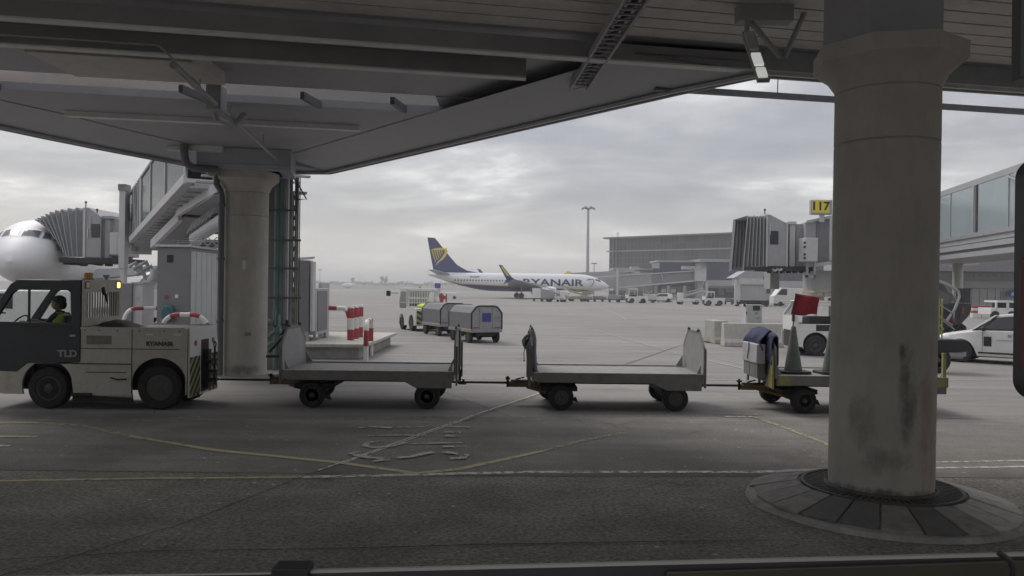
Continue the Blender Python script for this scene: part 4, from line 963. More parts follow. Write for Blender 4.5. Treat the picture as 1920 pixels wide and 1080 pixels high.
# ================================================================== AIRLINERS
def fus_fn(st):
    st = sorted(st, key=lambda s: s[0]); X = [s[0] for s in st]
    def f(x):
        x = max(X[0], min(X[-1], x)); i = 0
        while i < len(X) - 2 and x > X[i + 1]: i += 1
        t = (x - X[i]) / (X[i + 1] - X[i]); o = []
        for c in (1, 2, 3):
            p0 = st[max(i - 1, 0)]; p1 = st[i]; p2 = st[i + 1]; p3 = st[min(i + 2, len(st) - 1)]
            m1 = (p2[c] - p0[c]) / (p2[0] - p0[0]) * (p2[0] - p1[0]); m2 = (p3[c] - p1[c]) / (p3[0] - p1[0]) * (p2[0] - p1[0])
            o.append((2 * t**3 - 3 * t**2 + 1) * p1[c] + (t**3 - 2 * t**2 + t) * m1 + (-2 * t**3 + 3 * t**2) * p2[c] + (t**3 - t**2) * m2)
        return o[0], max(o[1], .02), max(o[2], .02)
    def pt(x, ph, off=0.0):
        zc, ry, rz = f(x); return Vector((x, (ry + off) * math.cos(R(ph)), zc + (rz + off) * math.sin(R(ph))))
    return f, pt, X[0], X[-1]
def fuselage(st, m, root, n=48, k=90):
    f, pt, a, b = fus_fn(st); mb = MB(); rings = []
    for i in range(k + 1):
        t = i / k; t = .5 - .5 * math.cos(math.pi * t); x = a + (b - a) * t
        rings.append([pt(x, 360 * j / n) for j in range(n)])
    mb.loft(rings); return mb.build('fuselage', m, root, ang=80), pt, f
def patch(mb, pt, q, off=.02, n=4, mi=0):
    """q: four (x, phi) corners"""
    v = []
    for j in range(n + 1):
        for i in range(n + 1):
            u, w = i / n, j / n
            x = (q[0][0] * (1 - u) + q[1][0] * u) * (1 - w) + (q[3][0] * (1 - u) + q[2][0] * u) * w
            p = (q[0][1] * (1 - u) + q[1][1] * u) * (1 - w) + (q[3][1] * (1 - u) + q[2][1] * u) * w
            v.append(pt(x, p, off))
    mb.add(v, [(j * (n + 1) + i, j * (n + 1) + i + 1, (j + 1) * (n + 1) + i + 1, (j + 1) * (n + 1) + i) for j in range(n) for i in range(n)], mi)
# ---- livery material of the distant airliner: white above, thin yellow line, blue belly
def liverymat():
    m = bpy.data.materials.new('airliner livery'); m.use_nodes = True; t = m.node_tree; b = t.nodes['Principled BSDF']; n = t.nodes.new; l = t.links.new
    b.inputs['Roughness'].default_value = .3; co = n('ShaderNodeTexCoord'); s = n('ShaderNodeSeparateXYZ'); l(co.outputs['Object'], s.inputs[0])
    def mt(op, a, c=None):
        q = n('ShaderNodeMath'); q.operation = op
        for i, v in enumerate((a, c)):
            if v is None: continue
            if isinstance(v, (int, float)): q.inputs[i].default_value = v
            else: l(v, q.inputs[i])
        return q.outputs[0]
    thr = mt('ADD', mt('MULTIPLY', s.outputs['X'], -.036), 2.42)
    ext = mt('MULTIPLY', mt('MAXIMUM', mt('SUBTRACT', mt('MULTIPLY', s.outputs['X'], -1), 12.5), 0), .13)
    thr = mt('ADD', thr, ext); thr = mt('SUBTRACT', thr, mt('MULTIPLY', mt('MAXIMUM', mt('SUBTRACT', s.outputs['X'], 14.5), 0), .5))
    h = mt('SUBTRACT', s.outputs['Z'], thr)
    isb = mt('LESS_THAN', h, 0.0); isy = mt('LESS_THAN', h, .17)
    a = n('ShaderNodeMix'); a.data_type = 'RGBA'; l(isy, a.inputs[0]); a.inputs[6].default_value = (.76, .77, .79, 1); a.inputs[7].default_value = (.66, .56, .16, 1)
    c = n('ShaderNodeMix'); c.data_type = 'RGBA'; l(isb, c.inputs[0]); l(a.outputs[2], c.inputs[6]); c.inputs[7].default_value = (.035, .042, .15, 1)
    l(c.outputs[2], b.inputs['Base Color']); return m
jn = at(1141, 548, 168); jt = at(801, 520, 162)
dv = Vector((jn.x - jt.x, jn.y - jt.y)); jang = math.atan2(dv.y, dv.x); jsc = dv.length / 39.4
jc = Vector(((jn.x + jt.x) / 2, (jn.y + jt.y) / 2))
jet = thing('airliner', 'white and dark blue airliner with yellow harp on its tail, parked side-on across the apron', 'airliner', (jc.x, jc.y, 0), jang)
jet.scale = (jsc,) * 3
st = [(19.75, 2.75, .04, .04), (19.45, 2.78, .42, .38), (18.7, 2.9, .85, .78), (17.7, 3.05, 1.2, 1.14), (16.4, 3.25, 1.55, 1.52), (14.6, 3.38, 1.80, 1.83), (12.5, 3.42, 1.88, 1.92), (-6, 3.42, 1.88, 1.92),
      (-9.5, 3.62, 1.76, 1.72), (-13, 4.0, 1.38, 1.32), (-16, 4.42, .86, .88), (-18.6, 4.78, .36, .42), (-19.6, 4.9, .12, .16)]
fu, pt, ff = fuselage(st, liverymat(), jet)
def phiz(x, z):
    zc, ry, rz = ff(x); return -180 + math.degrees(math.asin(max(-1, min(1, (zc - z) / rz)))) * 1.0 if False else 180 - math.degrees(math.asin(max(-.999, min(.999, (z - zc) / rz))))
# starboard = local -y
def pts_(x, z, off=.02):
    zc, ry, rz = ff(x); s = max(-.999, min(.999, (z - zc) / rz)); return Vector((x, -(ry + off) * math.sqrt(1 - s * s), z + off * s))
for i in range(46):
    b = MB(); x = 14.0 - i * .62
    if -1.0 > x > -25: pass
    if x < -14.3: continue
    if x > .2: continue
    q = [pts_(x - .12, 3.55), pts_(x + .12, 3.55), pts_(x + .12, 3.88), pts_(x - .12, 3.88)]
    b.add(q, [(0, 1, 2, 3)]); b.build('cabin_window', M['darkglass'], fu)
b = MB()
for x0, x1, z0, z1 in ((14.9, 15.75, 2.75, 4.55), (-14.6, -13.9, 3.35, 4.9)):
    for (a0, a1, c0, c1) in ((x0, x0 + .05, z0, z1), (x1 - .05, x1, z0, z1), (x0, x1, z1 - .05, z1), (x0, x1, z0, z0 + .05)):
        b.add([pts_(a0, c0, .012), pts_(a1, c0, .012), pts_(a1, c1, .012), pts_(a0, c1, .012)], [(0, 1, 2, 3)])
b.build('door_outlines', M['wing'], fu)
b = MB(); q = [(17.55, 155), (16.45, 148), (16.6, 128), (17.35, 132)]
for qq in ([(17.75, 152), (17.05, 148), (16.75, 131), (17.35, 126)], [(17.0, 150), (16.45, 150), (16.35, 134), (16.75, 132)], [(17.82, 146), (17.55, 118), (17.1, 112), (17.4, 128)], [(17.6, 112), (17.6, 92), (17.1, 92), (17.1, 112)]):
    patch(b, pt, [(x, 360 - p if False else p) for x, p in qq], .02, 3)
b2 = MB()
# mirror to the starboard (-y) side: phi measured from +y, so 180-phi flips
for qq in ([(17.75, 152), (17.05, 148), (16.75, 131), (17.35, 126)], [(17.0, 150), (16.45, 150), (16.35, 134), (16.75, 132)]): patch(b2, pt, [(x, 180 - p) for x, p in qq], .02, 3)
b.build('cockpit_windows', M['darkglass'], fu); b2.build('cockpit_windows', M['darkglass'], fu)
# name along the forward fuselage, wrapped on the skin
me = text_mesh('RYANAIR', 2.1, .001, .045, 1.30)
bm = bmesh.new(); bm.from_mesh(me)
for zz in [-.8 + .12 * i for i in range(14)]: bmesh.ops.bisect_plane(bm, geom=bm.verts[:] + bm.edges[:] + bm.faces[:], plane_co=(0, zz, 0), plane_no=(0, 1, 0))
mw = max(v.co.x for v in bm.verts) - min(v.co.x for v in bm.verts)
for v in bm.verts: x = 6.9 + v.co.x * 13.2 / mw; v.co = pts_(x, 3.40 + v.co.y * .93, .03)
bm.to_mesh(me); bm.free(); me.materials.clear(); me.materials.append(M['navy']); o = bpy.data.objects.new('name_lettering', me); col.objects.link(o); o.parent = fu
me = text_mesh('EI-DAP', .55, .001, .01, 1.2)
for v in me.vertices: v.co = pts_(-9.8 + v.co.x, 4.42 + v.co.y, .03)
me.materials.clear(); me.materials.append(M['navy']); o = bpy.data.objects.new('registration', me); col.objects.link(o); o.parent = fu
# harp outline beside the name
def strip(mb, pl, w, fn):
    P = [Vector(p) for p in pl]; v = []
    for i, p in enumerate(P):
        d = (P[min(i + 1, len(P) - 1)] - P[max(i - 1, 0)]).normalized(); nn = Vector((-d.y, d.x)); ww = w[i] if isinstance(w, (list, tuple)) else w
        for s in (1, -1): q = p + nn * ww / 2 * s; v.append(fn(q.x, q.y))
    mb.add(v, [(2 * i, 2 * i + 1, 2 * i + 3, 2 * i + 2) for i in range(len(P) - 1)])
b = MB(); fn = lambda x, z: pts_(x, z, .03)
strip(b, [(14.25, 4.05), (14.9, 4.25), (15.6, 4.2), (15.95, 4.3)], [.06, .2, .14, .2], fn); strip(b, [(15.95, 4.3), (16.0, 3.8), (15.7, 3.2), (15.1, 2.6)], [.15, .24, .16, .04], fn)
for i in range(4): strip(b, [(14.45 + i * .27, 4.05), (14.85 + i * .17, 3.15 + i * .1)], .05, fn)
b.build('harp_outline', M['navy'], fu)
# fin with harp
fin = [(-8.6, 5.30), (-11.3, 5.75), (-13.4, 6.9), (-14.6, 8.2), (-18.2, 12.55), (-19.7, 12.6), (-19.75, 12.4), (-18.3, 5.05), (-14, 4.9)]
b = MB(); b.prism(fin, 'y', -.14, .14); fno = b.build('fin', M['navy'], jet, bevel=.05)
fz = lambda x, z: Vector((x, -.155, z))
b = MB()
strip(b, [(-18.95, 9.95), (-18.2, 10.1), (-17.3, 10.2), (-16.5, 10.25), (-16.05, 10.1)], [.16, .4, .5, .45, .3], fz)
strip(b, [(-16.1, 10.15), (-15.75, 9.75), (-16.0, 9.0), (-16.6, 8.2), (-17.4, 7.5), (-18.0, 6.75)], [.45, .6, .6, .45, .28, .06], fz)
b.ball((-15.85, -.16, 10.22), (.22, .02, .24), 8)
for i in range(5): strip(b, [(-18.75 + i * .5, 9.75 + i * .05), (-17.95 + i * .33, 7.45 + i * .42)], [.22, .14], fz)
b.build('harp', M['logoyel'], fno)
b = MB()
for s in (-1, 1): b.add([(-14.9, s * .8, 4.85), (-17.9, s * .5, 4.95), (-19.9, s * 7.0, 5.65), (-18.5, s * 7.0, 5.63), (-14.9, s * .8, 5.02), (-17.9, s * .5, 5.0), (-19.9, s * 7.0, 5.7), (-18.5, s * 7.0, 5.72)], [(0, 1, 2, 3), (4, 5, 6, 7), (0, 1, 5, 4), (1, 2, 6, 5), (2, 3, 7, 6), (3, 0, 4, 7)])
for s, o0 in ((-1, 0), (1, 8)):
    q = MB(); q.v = b.v[o0:o0 + 8]; q.f = b.f[:6]; q.m = [0] * 6; q.build('tailplane', M['wing'], jet, bevel=.03)
for s in (-1, 1):
    q = MB(); P = [(5.6, 1.6, 2.2), (-2.6, 1.6, 2.35), (-5.4, 16.6, 3.75), (-3.8, 16.6, 3.8)]
    top_ = [(p[0], s * p[1], p[2] + h) for p, h in zip(P, (.55, .25, .06, .10))]; bot = [(p[0], s * p[1], p[2]) for p in P]
    q.add(bot + top_, [(0, 1, 2, 3), (4, 5, 6, 7), (0, 1, 5, 4), (1, 2, 6, 5), (2, 3, 7, 6), (3, 0, 4, 7)]); w_ = q.build('wing', M['wing'], jet, bevel=.03)
    q = MB(); q.loft([[(-3.80, s * 16.6, 3.80), (-5.40, s * 16.6, 3.8), (-5.40, s * 16.7, 3.85), (-3.80, s * 16.7, 3.88)], [(-4.40, s * 17.2, 4.2), (-5.70, s * 17.2, 4.2), (-5.70, s * 17.3, 4.2), (-4.40, s * 17.3, 4.2)], [(-6.40, s * 17.7, 6.5), (-7.10, s * 17.7, 6.6), (-7.10, s * 17.76, 6.6), (-6.40, s * 17.76, 6.5)]]); wl = q.build('winglet', M['navy'], w_)
    q = MB(); q.loft([[(-4.90, s * 17.33, 4.5), (-5.40, s * 17.33, 4.5), (-5.40, s * 17.36, 4.5), (-4.90, s * 17.36, 4.5)], [(-6.30, s * 17.70, 6.2), (-6.70, s * 17.72, 6.2), (-6.70, s * 17.79, 6.2), (-6.30, s * 17.79, 6.2)]]); q.build('winglet_panel', M['logoyel'], wl)
    q = MB(); q.loft([[(-4.30, s * 16.8, 3.85), (-5.40, s * 16.8, 3.85), (-5.40, s * 16.9, 3.8), (-4.30, s * 16.9, 3.8)], [(-5.70, s * 17.4, 3.0), (-6.10, s * 17.4, 3.0), (-6.10, s * 17.45, 3.0), (-5.70, s * 17.45, 3.0)]]); q.build('lower_winglet', M['navy'], w_)
    q = MB(); q.lathe([(.80, 0), (1.02, .3), (1.08, 1.2), (.95, 2.6), (.62, 3.4), (.60, 3.4), (.5, 2.6), (.85, 1.0), (.80, 0)], c=(0, s * 4.83, 1.52), n=28, axis='x'); q.v = [(6.9 - v[0], v[1], v[2]) for v in q.v]; en = q.build('engine', M['planewhite'], jet)
    q = MB(); q.lathe([(.001, .9), (.84, .9)], c=(0, s * 4.83, 1.52), n=24, axis='x'); q.v = [(6.9 - v[0], v[1], v[2]) for v in q.v]; q.build('fan', M['under'], en)
    q = MB(); q.beam((4.8, s * 4.83, 2.5), (1.5, s * 4.83, 2.7), .3, .4); q.build('pylon', M['wing'], en)
    wheel(jet, -.1, s * 2.6, .58, .38); wheel(jet, -.1, s * 3.15, .58, .38)
    q = MB(); q.tube([(-.1, s * 2.87, .58), (0, s * 2.7, 2.4)], .14); q.build('main_gear_leg', M['steel'], jet)
    wheel(jet, 15.4, s * .2, .36, .22)
q = MB(); q.tube([(15.4, 0, .36), (15.3, 0, 1.8)], .09); q.add([(15.0, -.35, 1.0), (16.2, -.35, 1.0), (16.2, -.38, 1.8), (15.0, -.38, 1.8)], [(0, 1, 2, 3)]); q.build('nose_gear_leg', M['steel'], jet)

# ---- airliner nose at the far left
pw_ = at(39, 442, 44.0)
nd = Vector((.30, -.954)); tip = Vector((pw_.x, pw_.y)) + nd * 2.1
nose = thing('airliner', 'white airliner seen from its nose at far left, docked to the boarding bridge', 'airliner', (tip.x, tip.y, 0), math.atan2(nd.y, nd.x))
st2 = [(0, 3.15, .04, .04), (-.28, 3.17, .52, .46), (-.9, 3.26, 1.0, .86), (-1.6, 3.40, 1.36, 1.12), (-2.5, 3.56, 1.64, 1.48), (-3.6, 3.68, 1.83, 1.78), (-5, 3.75, 1.94, 1.94), (-7, 3.78, 1.98, 2.0), (-26, 3.78, 1.98, 2.0), (-31, 4.3, 1.4, 1.4), (-36, 5.0, .5, .5)]
fu2, pt2, ff2 = fuselage(st2, M['planewhite'], nose)
b = MB(); bw = MB()
for s in (0, 1):
    for qq in ([(-1.62, 87.5), (-1.98, 52), (-2.72, 58), (-2.32, 87.5)], [(-2.06, 48), (-2.6, 34), (-3.02, 45), (-2.83, 54)], [(-2.7, 31.5), (-3.15, 26), (-3.38, 36), (-3.12, 42)]):
        Q = [(x, p if s == 0 else 180 - p) for x, p in qq]; patch(bw, pt2, Q, .012, 5)
        cx_ = sum(q[0] for q in Q) / 4; cp = sum(q[1] for q in Q) / 4
        patch(b, pt2, [(cx_ + (q[0] - cx_) * .86, cp + (q[1] - cp) * .88) for q in Q], .02, 5)
b.build('cockpit_windows', mat('hazy cockpit glass', (.10, .105, .115), .12, var=.1), fu2); bw.build('window_frames', M['steel'], fu2)
b = MB(); patch(b, pt2, [(-3.2, 8), (-3.5, 8), (-3.5, 1), (-3.2, 1)], .012, 2); b.build('panel_marking', M['steel'], fu2)
b = MB()
for k in range(3): p = pt2(-2.75, 20 - k * 4, .0); b.beam(p, p + Vector((.18, .16, .03)), .03, .10)
b.build('probes', M['under'], fu2)
b = MB(); b.add([(-12.5, 1.5, 2.3), (-20, 1.5, 2.4), (-24, 17, 4.4), (-22, 17, 4.4), (-12.5, 1.5, 3.0), (-20, 1.5, 2.7), (-24, 17, 4.5), (-22, 17, 4.55)], [(0, 1, 2, 3), (4, 5, 6, 7), (0, 1, 5, 4), (1, 2, 6, 5), (2, 3, 7, 6), (3, 0, 4, 7)]); b.build('wing', M['wing'], nose, bevel=.03)
b = MB(); b.lathe([(.95, 0), (1.15, .3), (1.2, 1.4), (1.0, 3), (.7, 3.9), (.6, 3.9), (.95, 1.2), (.95, 0)], c=(0, 5.7, 1.75), n=28, axis='x'); b.v = [(-10.8 - v[0], v[1], v[2]) for v in b.v]; en = b.build('engine', M['planewhite'], nose)
b = MB(); b.lathe([(.001, 1.0), (.93, 1.0)], c=(0, 5.7, 1.75), n=24, axis='x'); b.v = [(-10.8 - v[0], v[1], v[2]) for v in b.v]; b.build('fan', M['under'], en)
for s in (-1, 1): wheel(nose, -5.1, s * .25, .38, .22)
b = MB(); b.tube([(-5.1, 0, .4), (-5.2, 0, 2)], .1); b.build('nose_gear_leg', M['steel'], nose)

# ================================================================== LEFT BOARDING BRIDGE
lb = thing('boarding_bridge', 'grey boarding bridge at left with fan-shaped folding hood against the airliner nose', 'boarding bridge')
D0 = 44.8; tops = [(157, 390), (143, 390), (128, 391), (115, 393), (104, 395), (94, 398), (86, 402), (78, 406), (71, 409), (66, 412)]
bots = [(156, 482), (146, 482), (137, 482), (130, 481), (125, 479), (120, 473), (113, 462), (104, 449), (92, 433), (80, 420)]
mb_ = MB(); N_ = len(tops); seq = []
for i in range(N_):
    seq.append((tops[i], bots[i], 0.0))
    if i < N_ - 1: seq.append((((tops[i][0] + tops[i + 1][0]) / 2, (tops[i][1] + tops[i + 1][1]) / 2 + 2), ((bots[i][0] + bots[i + 1][0]) / 2, (bots[i][1] + bots[i + 1][1]) / 2 - 1), .16))
V = []
for (tp, bt, ins) in seq:
    a = at(*tp, D0); c = at(*bt, D0); V.append([Vector((c.x, c.y + ins, c.z)), Vector((a.x, a.y + ins, a.z - ins * .5)), Vector((a.x, a.y + 3.0 - ins, a.z - ins * .5)), Vector((c.x, c.y + 3.0 - ins, c.z))])
mb_.loft(V, caps=False, closed=False); o = mb_.build('folding_hood', M['shroud'], lb, smooth=False)
q = MB()
for i in range(N_):
    v = V[2 * i]; f_ = Vector((0, -.03, 0)); q.beam(v[0] + f_, v[1] + f_, .05, .04, up=(0, 1, 0)); q.beam(v[1], v[2], .05, .05)
q.build('hood_ribs', M['conduit'], o)
def zpx(px, py, D): return at(px, py, D).z
def pbox(mb, x0, x1, ytop, ybot, D, dep, mi=0):
    a = at(x0, ybot, D); b = at(x1, ytop, D); mb.box(a.x, b.x, D, D + dep, a.z, b.z, mi)
o = MB(); a = at(157, 483, 44.7); b_ = at(190, 407, 44.7); c = at(157, 389, 44.7)
o.prism([(a.x, a.z), (b_.x, a.z), (b_.x, b_.z), (a.x + .25, c.z), (a.x, c.z)], 'y', 44.7, 48.0); cabl = o.build('cab', M['bridge'], lb, bevel=.03)
o = MB(); pbox(o, 155, 160, 389, 484, 44.62, .07); pbox(o, 168, 169.5, 405, 440, 44.62, .07); pbox(o, 163, 165, 428, 446, 44.60, .09); o.build('cab_frame', M['bridgelt'], cabl)
o = MB(); pbox(o, 171, 187, 420, 445, 44.66, .03); o.build('cab_window', M['darkglass'], cabl, bevel=.02)
o = MB(); pbox(o, 110, 222, 484, 492, 44.6, 3.3); 
for k, x in enumerate((118, 130, 146, 150, 165, 175, 180, 196)): pbox(o, x, x + 5 + k % 3 * 3, 490, 496 + k % 4, 44.9 + k * .2, .5)
o.build('cab_floor', M['under'], lb, bevel=.02)
o = MB(); pbox(o, 190, 205, 404, 484, 44.9, 2.9); pbox(o, 190, 208, 404, 410, 44.8, 3.1); pbox(o, 205, 225, 410, 480, 45.2, 2.4); 
o.build('rotunda', M['bridge'], lb, bevel=.03)
o = MB(); pbox(o, 192, 195, 412, 482, 44.82, .08); pbox(o, 188, 190, 408, 486, 44.6, .1); o.build('rotunda_post', M['cabinet'], lb)
o = MB(); pbox(o, 205, 219, 436, 477, 44.2, .7); pbox(o, 230, 241, 438, 460, 43.5, .5); o.build('control_box', M['bridgelt'], lb, bevel=.02)
for x in (161, 182): 
    o = MB(); p = at(x, 390 if x == 161 else 404, 44.9); o.tube([p, p + Vector((0, 0, .28))], .03); o.ball(p + Vector((0, 0, .32)), .07, 8); o.build('roof_lamp', M['black'], cabl)
o = MB(); pbox(o, 221.5, 235, 356, 503, 41, .45); pbox(o, 223, 233, 503, 640, 41.05, .35); o.build('lift_column', M['bridgelt'], lb, bevel=.02)
o = MB(); pbox(o, 221, 236, 346, 357, 40.95, .55); pbox(o, 221.5, 235, 345, 347, 40.9, .6); o.build('column_cap', M['cabinet'], lb)
o = MB()
for x in (236, 242):
    for k in range(9): p = at(x, 384 + k * 3.6, 41.4); o.ball(p, .05, 6)
o.build('chain_guides', M['under'], lb)
o = MB(); pbox(o, 236, 262, 396, 475, 42.5, 1.5); pbox(o, 243, 248, 370, 470, 42.0, .6); o.build('tunnel_frame_end', M['bridge'], lb, bevel=.02)
# telescoping tunnel
F0 = at(235, 463, 44.0); N0 = at(365, 322, 22.4); dv2 = (N0 - F0); TE = .93
side_n = Vector((-dv2.y, dv2.x, 0)).normalized(); side_n = side_n if side_n.x > 0 else -side_n
def tun(t, s, h): p = F0 + dv2 * t; return p + side_n * s + Vector((0, 0, h))
def tbox(mb, t0, t1, s0, s1, h0, h1, h0b=None, h1b=None, mi=0):
    h0b = h0 if h0b is None else h0b; h1b = h1 if h1b is None else h1b
    v = [tun(t0, s0, h0), tun(t0, s1, h0), tun(t0, s1, h1), tun(t0, s0, h1), tun(t1, s0, h0b), tun(t1, s1, h0b), tun(t1, s1, h1b), tun(t1, s0, h1b)]
    mb.add(v, [(0, 1, 2, 3), (7, 6, 5, 4), (0, 4, 5, 1), (1, 5, 6, 2), (2, 6, 7, 3), (3, 7, 4, 0)], mi)
TH0, TH1 = 2.55, 2.05
def th(t): return TH0 + (TH1 - TH0) * t
o = MB(); tbox(o, 0, TE, 0, 2.9, -.02, .10); tbox(o, 0, TE, -.07, .0, -.06, .22); tbox(o, 0, TE, 2.9, 2.97, -.06, .22); o.build('tunnel_floor', M['bridgelt'], lb)
o = MB(); tbox(o, .02, TE, .25, 2.65, -.16, -.021); 
for k in range(26): tbox(o, .03 + k * .043, .036 + k * .043, .1, 2.8, -.21, -.161)
o.build('tunnel_underside', M['bridge'], lb)
o = MB(); tbox(o, 0, TE, -.04, 2.94, th(0), th(0) + .10, th(TE), th(TE) + .10); o.build('tunnel_roof', M['bridge'], lb)
o = MB(); tbox(o, .07, TE, .01, .03, .12, th(.07), .12, th(TE)); o.build('side_glazing', M['bglass'], lb)
o = MB(); tbox(o, .07, TE, 2.87, 2.89, .12, th(.07), .12, th(TE)); o.build('side_glazing', M['bglass'], lb)
o = MB(); tbox(o, 0, .07, 0, 2.9, .1, th(0)); o.build('tunnel_section', M['bridge'], lb)
for t, w in ((.07, .02), (.20, .012), (.23, .01), (.26, .014), (.30, .012), (.335, .016), (.355, .01), (.52, .008), (.72, .008), (.92, .008)):
    o = MB(); tbox(o, t, t + w, -.03, .05, .1, th(t)); o.build('side_post', M['steel'], lb)
for t0, t1 in ((.215, .245), (.25, .295)):
    o = MB(); o.beam(tun(t0, -.04, .1), tun(t1, -.04, th(t1)), .08, .06); o.build('brace', M['steel'], lb)
o = MB(); tbox(o, .07, TE, 0, .04, .1, .30); o.build('kick_rail', M['bridgelt'], lb)
# service trays slung below the tunnel
for s0 in (1.6, 2.6):
    o = MB(); tbox(o, .30, .62, s0, s0 + .06, -1.05, -.88); tbox(o, .62, .64, s0, s0 + .06, -1.05, -.55); tbox(o, .63, TE, s0, s0 + .06, -.72, -.55); o.build('tray_rail', M['bridgelt'], lb)
o = MB(); tbox(o, .30, .63, 1.66, 2.6, -1.0, -.97); tbox(o, .63, TE, 1.66, 2.6, -.68, -.65)
for k in range(18): tbox(o, .31 + k * .045, .318 + k * .045, 1.66, 2.6, -1.06 if k < 7 else -.74, -1.0 if k < 7 else -.68)
o.build('cable_tray', M['cabinet'], lb)
o = MB()
for t in (.34, .5, .7, .9, 1.05): o.beam(tun(t, 1.63, -.05), tun(t, 1.63, -.9 if t < .62 else -.6), .05, .05)
o.build('tray_hanger', M['steel'], lb)
o = MB(); o.beam(at(286, 458, 34), at(338, 406, 29), .16, .34); o.beam(at(333, 398, 28.8), at(412, 350, 23), .14, .30); o.build('pale_tray_side', M['bridgelt'], lb)
o = MB(); o.beam(at(318, 448, 33.8), at(372, 408, 28.8), .9, .05); o.beam(at(372, 402, 28.6), at(430, 368, 23), .9, .05); o.build('tray_underside', M['cabinet'], lb)
for k in range(7): q = at(350 + k * 7, 438 - k * 5, 29 - k * .5); o = MB(); o.beam(q, q + Vector((.25, 0, .45)), .03, .03); o.build('tray_strut', M['steel'], lb)
o = MB(); o.tube([at(366, 447, 28), at(425, 408, 24)], .21, 16); o.build('pale_duct', M['cabinetlt'], lb)
o = MB(); o.tube([tun(.44, 3.25, -.95), tun(.86, 3.25, -.68)], .26, 18); o.build('air_duct', M['cabinetlt'], lb)
o = MB(); 
for k, (x, y, s) in enumerate([(242, 500, 5), (250, 505, 8), (262, 498, 6), (270, 506, 9), (256, 515, 8), (276, 520, 7), (285, 510, 6)]): p = at(x, y, 37); o.tube([p, p + Vector((.25, .1, .18)), p + Vector((.4, .1, -.1 - s * .02))], .10, 8)
o.build('hose_bundle', M['conduit'], lb)
o = MB(); o.tube([at(272, 528, 34), at(280, 532, 34), at(290, 520, 34), at(292, 505, 34)], .22, 14); o.build('flexible_air_hose', M['steel'], lb)

# ================================================================== LEFT APRON EQUIPMENT
c1 = thing('equipment_cabinet', 'tall dark grey equipment cabinet with ribbed pale side left of the pier', 'cabinet')
a = at(295, 463, 22.5); b_ = at(355, 463, 22.5); zt = a.z
o = MB(); o.box(a.x, b_.x, 22.5, 24.9, 0.05, zt); o.build('body', M['cabinet'], c1, bevel=.015)
o = MB(); 
for k in range(6): o.box(b_.x, b_.x + .02, 22.6 + k * .39, 22.96 + k * .39, .12, zt - .1)
o.build('ribbed_side', M['cabinetlt'], c1, bevel=.006)
o = MB(); o.box(a.x - .06, b_.x + .06, 22.44, 24.95, zt, zt + .06); o.build('lid', M['cabinetlt'], c1, bevel=.01)
o = MB(); pbox(o, 313, 325, 478, 492, 22.49, .01); o.build('vent', M['under'], c1)
o = MB(); p = at(312, 556, 22.48); o.lathe([(.001, 0), (.055, 0), (.055, .02)], c=p, axis='y', n=20); o.build('round_lock', M['red'], c1)
o = MB(); pbox(o, 328, 334, 552, 559, 22.485, .012); o.build('notice', M['signwhite'], c1)
o = MB(); pts = [(0, -.24), (.12, -.26), (.22, -.12), (.24, .06), (.2, .2), (0, .22), (-.1, .1), (-.12, -.1)]
p = at(309, 586, 22.35); o.prism([(p.x + u, p.z + v) for u, v in pts], 'y', 22.3, 22.49); tag(o.build('hose_bag', mat('teal bag', (.05, .13, .15), .6, var=.4, scale=12)), 'teal patterned bag hanging on the tall dark cabinet', 'bag').modifiers.new('bev', 'BEVEL').width = .04
o = MB()
for k in range(5): x = b_.x - .1 + k * .28; o.tube([(x - .9, 24.7, zt + .05), (x - .5, 24.7, zt + .42), (x - .1, 24.7, zt + .05)], .02, 6)
o.tube([(a.x, 24.7, zt + .3), (b_.x + .9, 24.7, zt + .3)], .02, 6)
o.build('roof_railing', M['steel'], c1)
def hoop(label, p0, p1, h, r=.055, rad=.32, group='red and white hoop guards', nseg=7, ph=0):
    t = thing('hoop_guard', label, 'guard rail', (0, 0, 0), 0, group)
    p0 = Vector(p0); p1 = Vector(p1); d = (p1 - p0); L_ = d.length; d.normalize(); pts = [p0]
    for k in range(9): a = math.pi - k * math.pi / 2 / 8; pts.append(p0 + d * (rad + rad * math.cos(a)) + Vector((0, 0, h - rad + rad * math.sin(a))))
    for k in range(9): a = math.pi / 2 - k * math.pi / 2 / 8; pts.append(p0 + d * (L_ - rad + rad * math.cos(a)) + Vector((0, 0, h - rad + rad * math.sin(a))))
    pts.append(p1)
    # resample into coloured bands
    tot = sum((pts[i + 1] - pts[i]).length for i in range(len(pts) - 1)); n = nseg * 6; Q = []; acc = 0; i = 0
    for k in range(n + 1):
        s = tot * k / n
        while i < len(pts) - 2 and acc + (pts[i + 1] - pts[i]).length < s: acc += (pts[i + 1] - pts[i]).length; i += 1
        Q.append(pts[i].lerp(pts[i + 1], min(1, (s - acc) / (pts[i + 1] - pts[i]).length)))
    o = MB(); o.tube(Q, r, 14)
    for fi in range(n * 14): o.m[fi] = (fi // 14 // 6 + ph) % 2
    o.build('tube', [M['white'], M['red']], t); return t
a = at(303, 620, 21.2); b_ = at(388, 620, 21.2); hoop('red and white hoop guard in front of the tall dark cabinet', (a.x, 21.2, 0), (b_.x, 21.3, 0), at(340, 590, 21.2).z, .06, .42, nseg=13)
a = at(232, 620, 24); hoop('red and white hoop guard beside the pale slim cabinet', (a.x, 24, 0), (a.x + .75, 25.6, 0), at(240, 579, 24).z, .06, .4, nseg=9)
o = thing('service_cabinet', 'slim two-tone grey service cabinet behind the tractor guard bars', 'cabinet')
m_ = MB(); pbox(m_, 219, 247, 531, 640, 25, .9); m_.build('dark_body', M['cabinet'], o, bevel=.01)
m_ = MB(); pbox(m_, 247.5, 268, 532, 640, 25.1, .8); m_.build('pale_door', M['bridgelt'], o, bevel=.01)
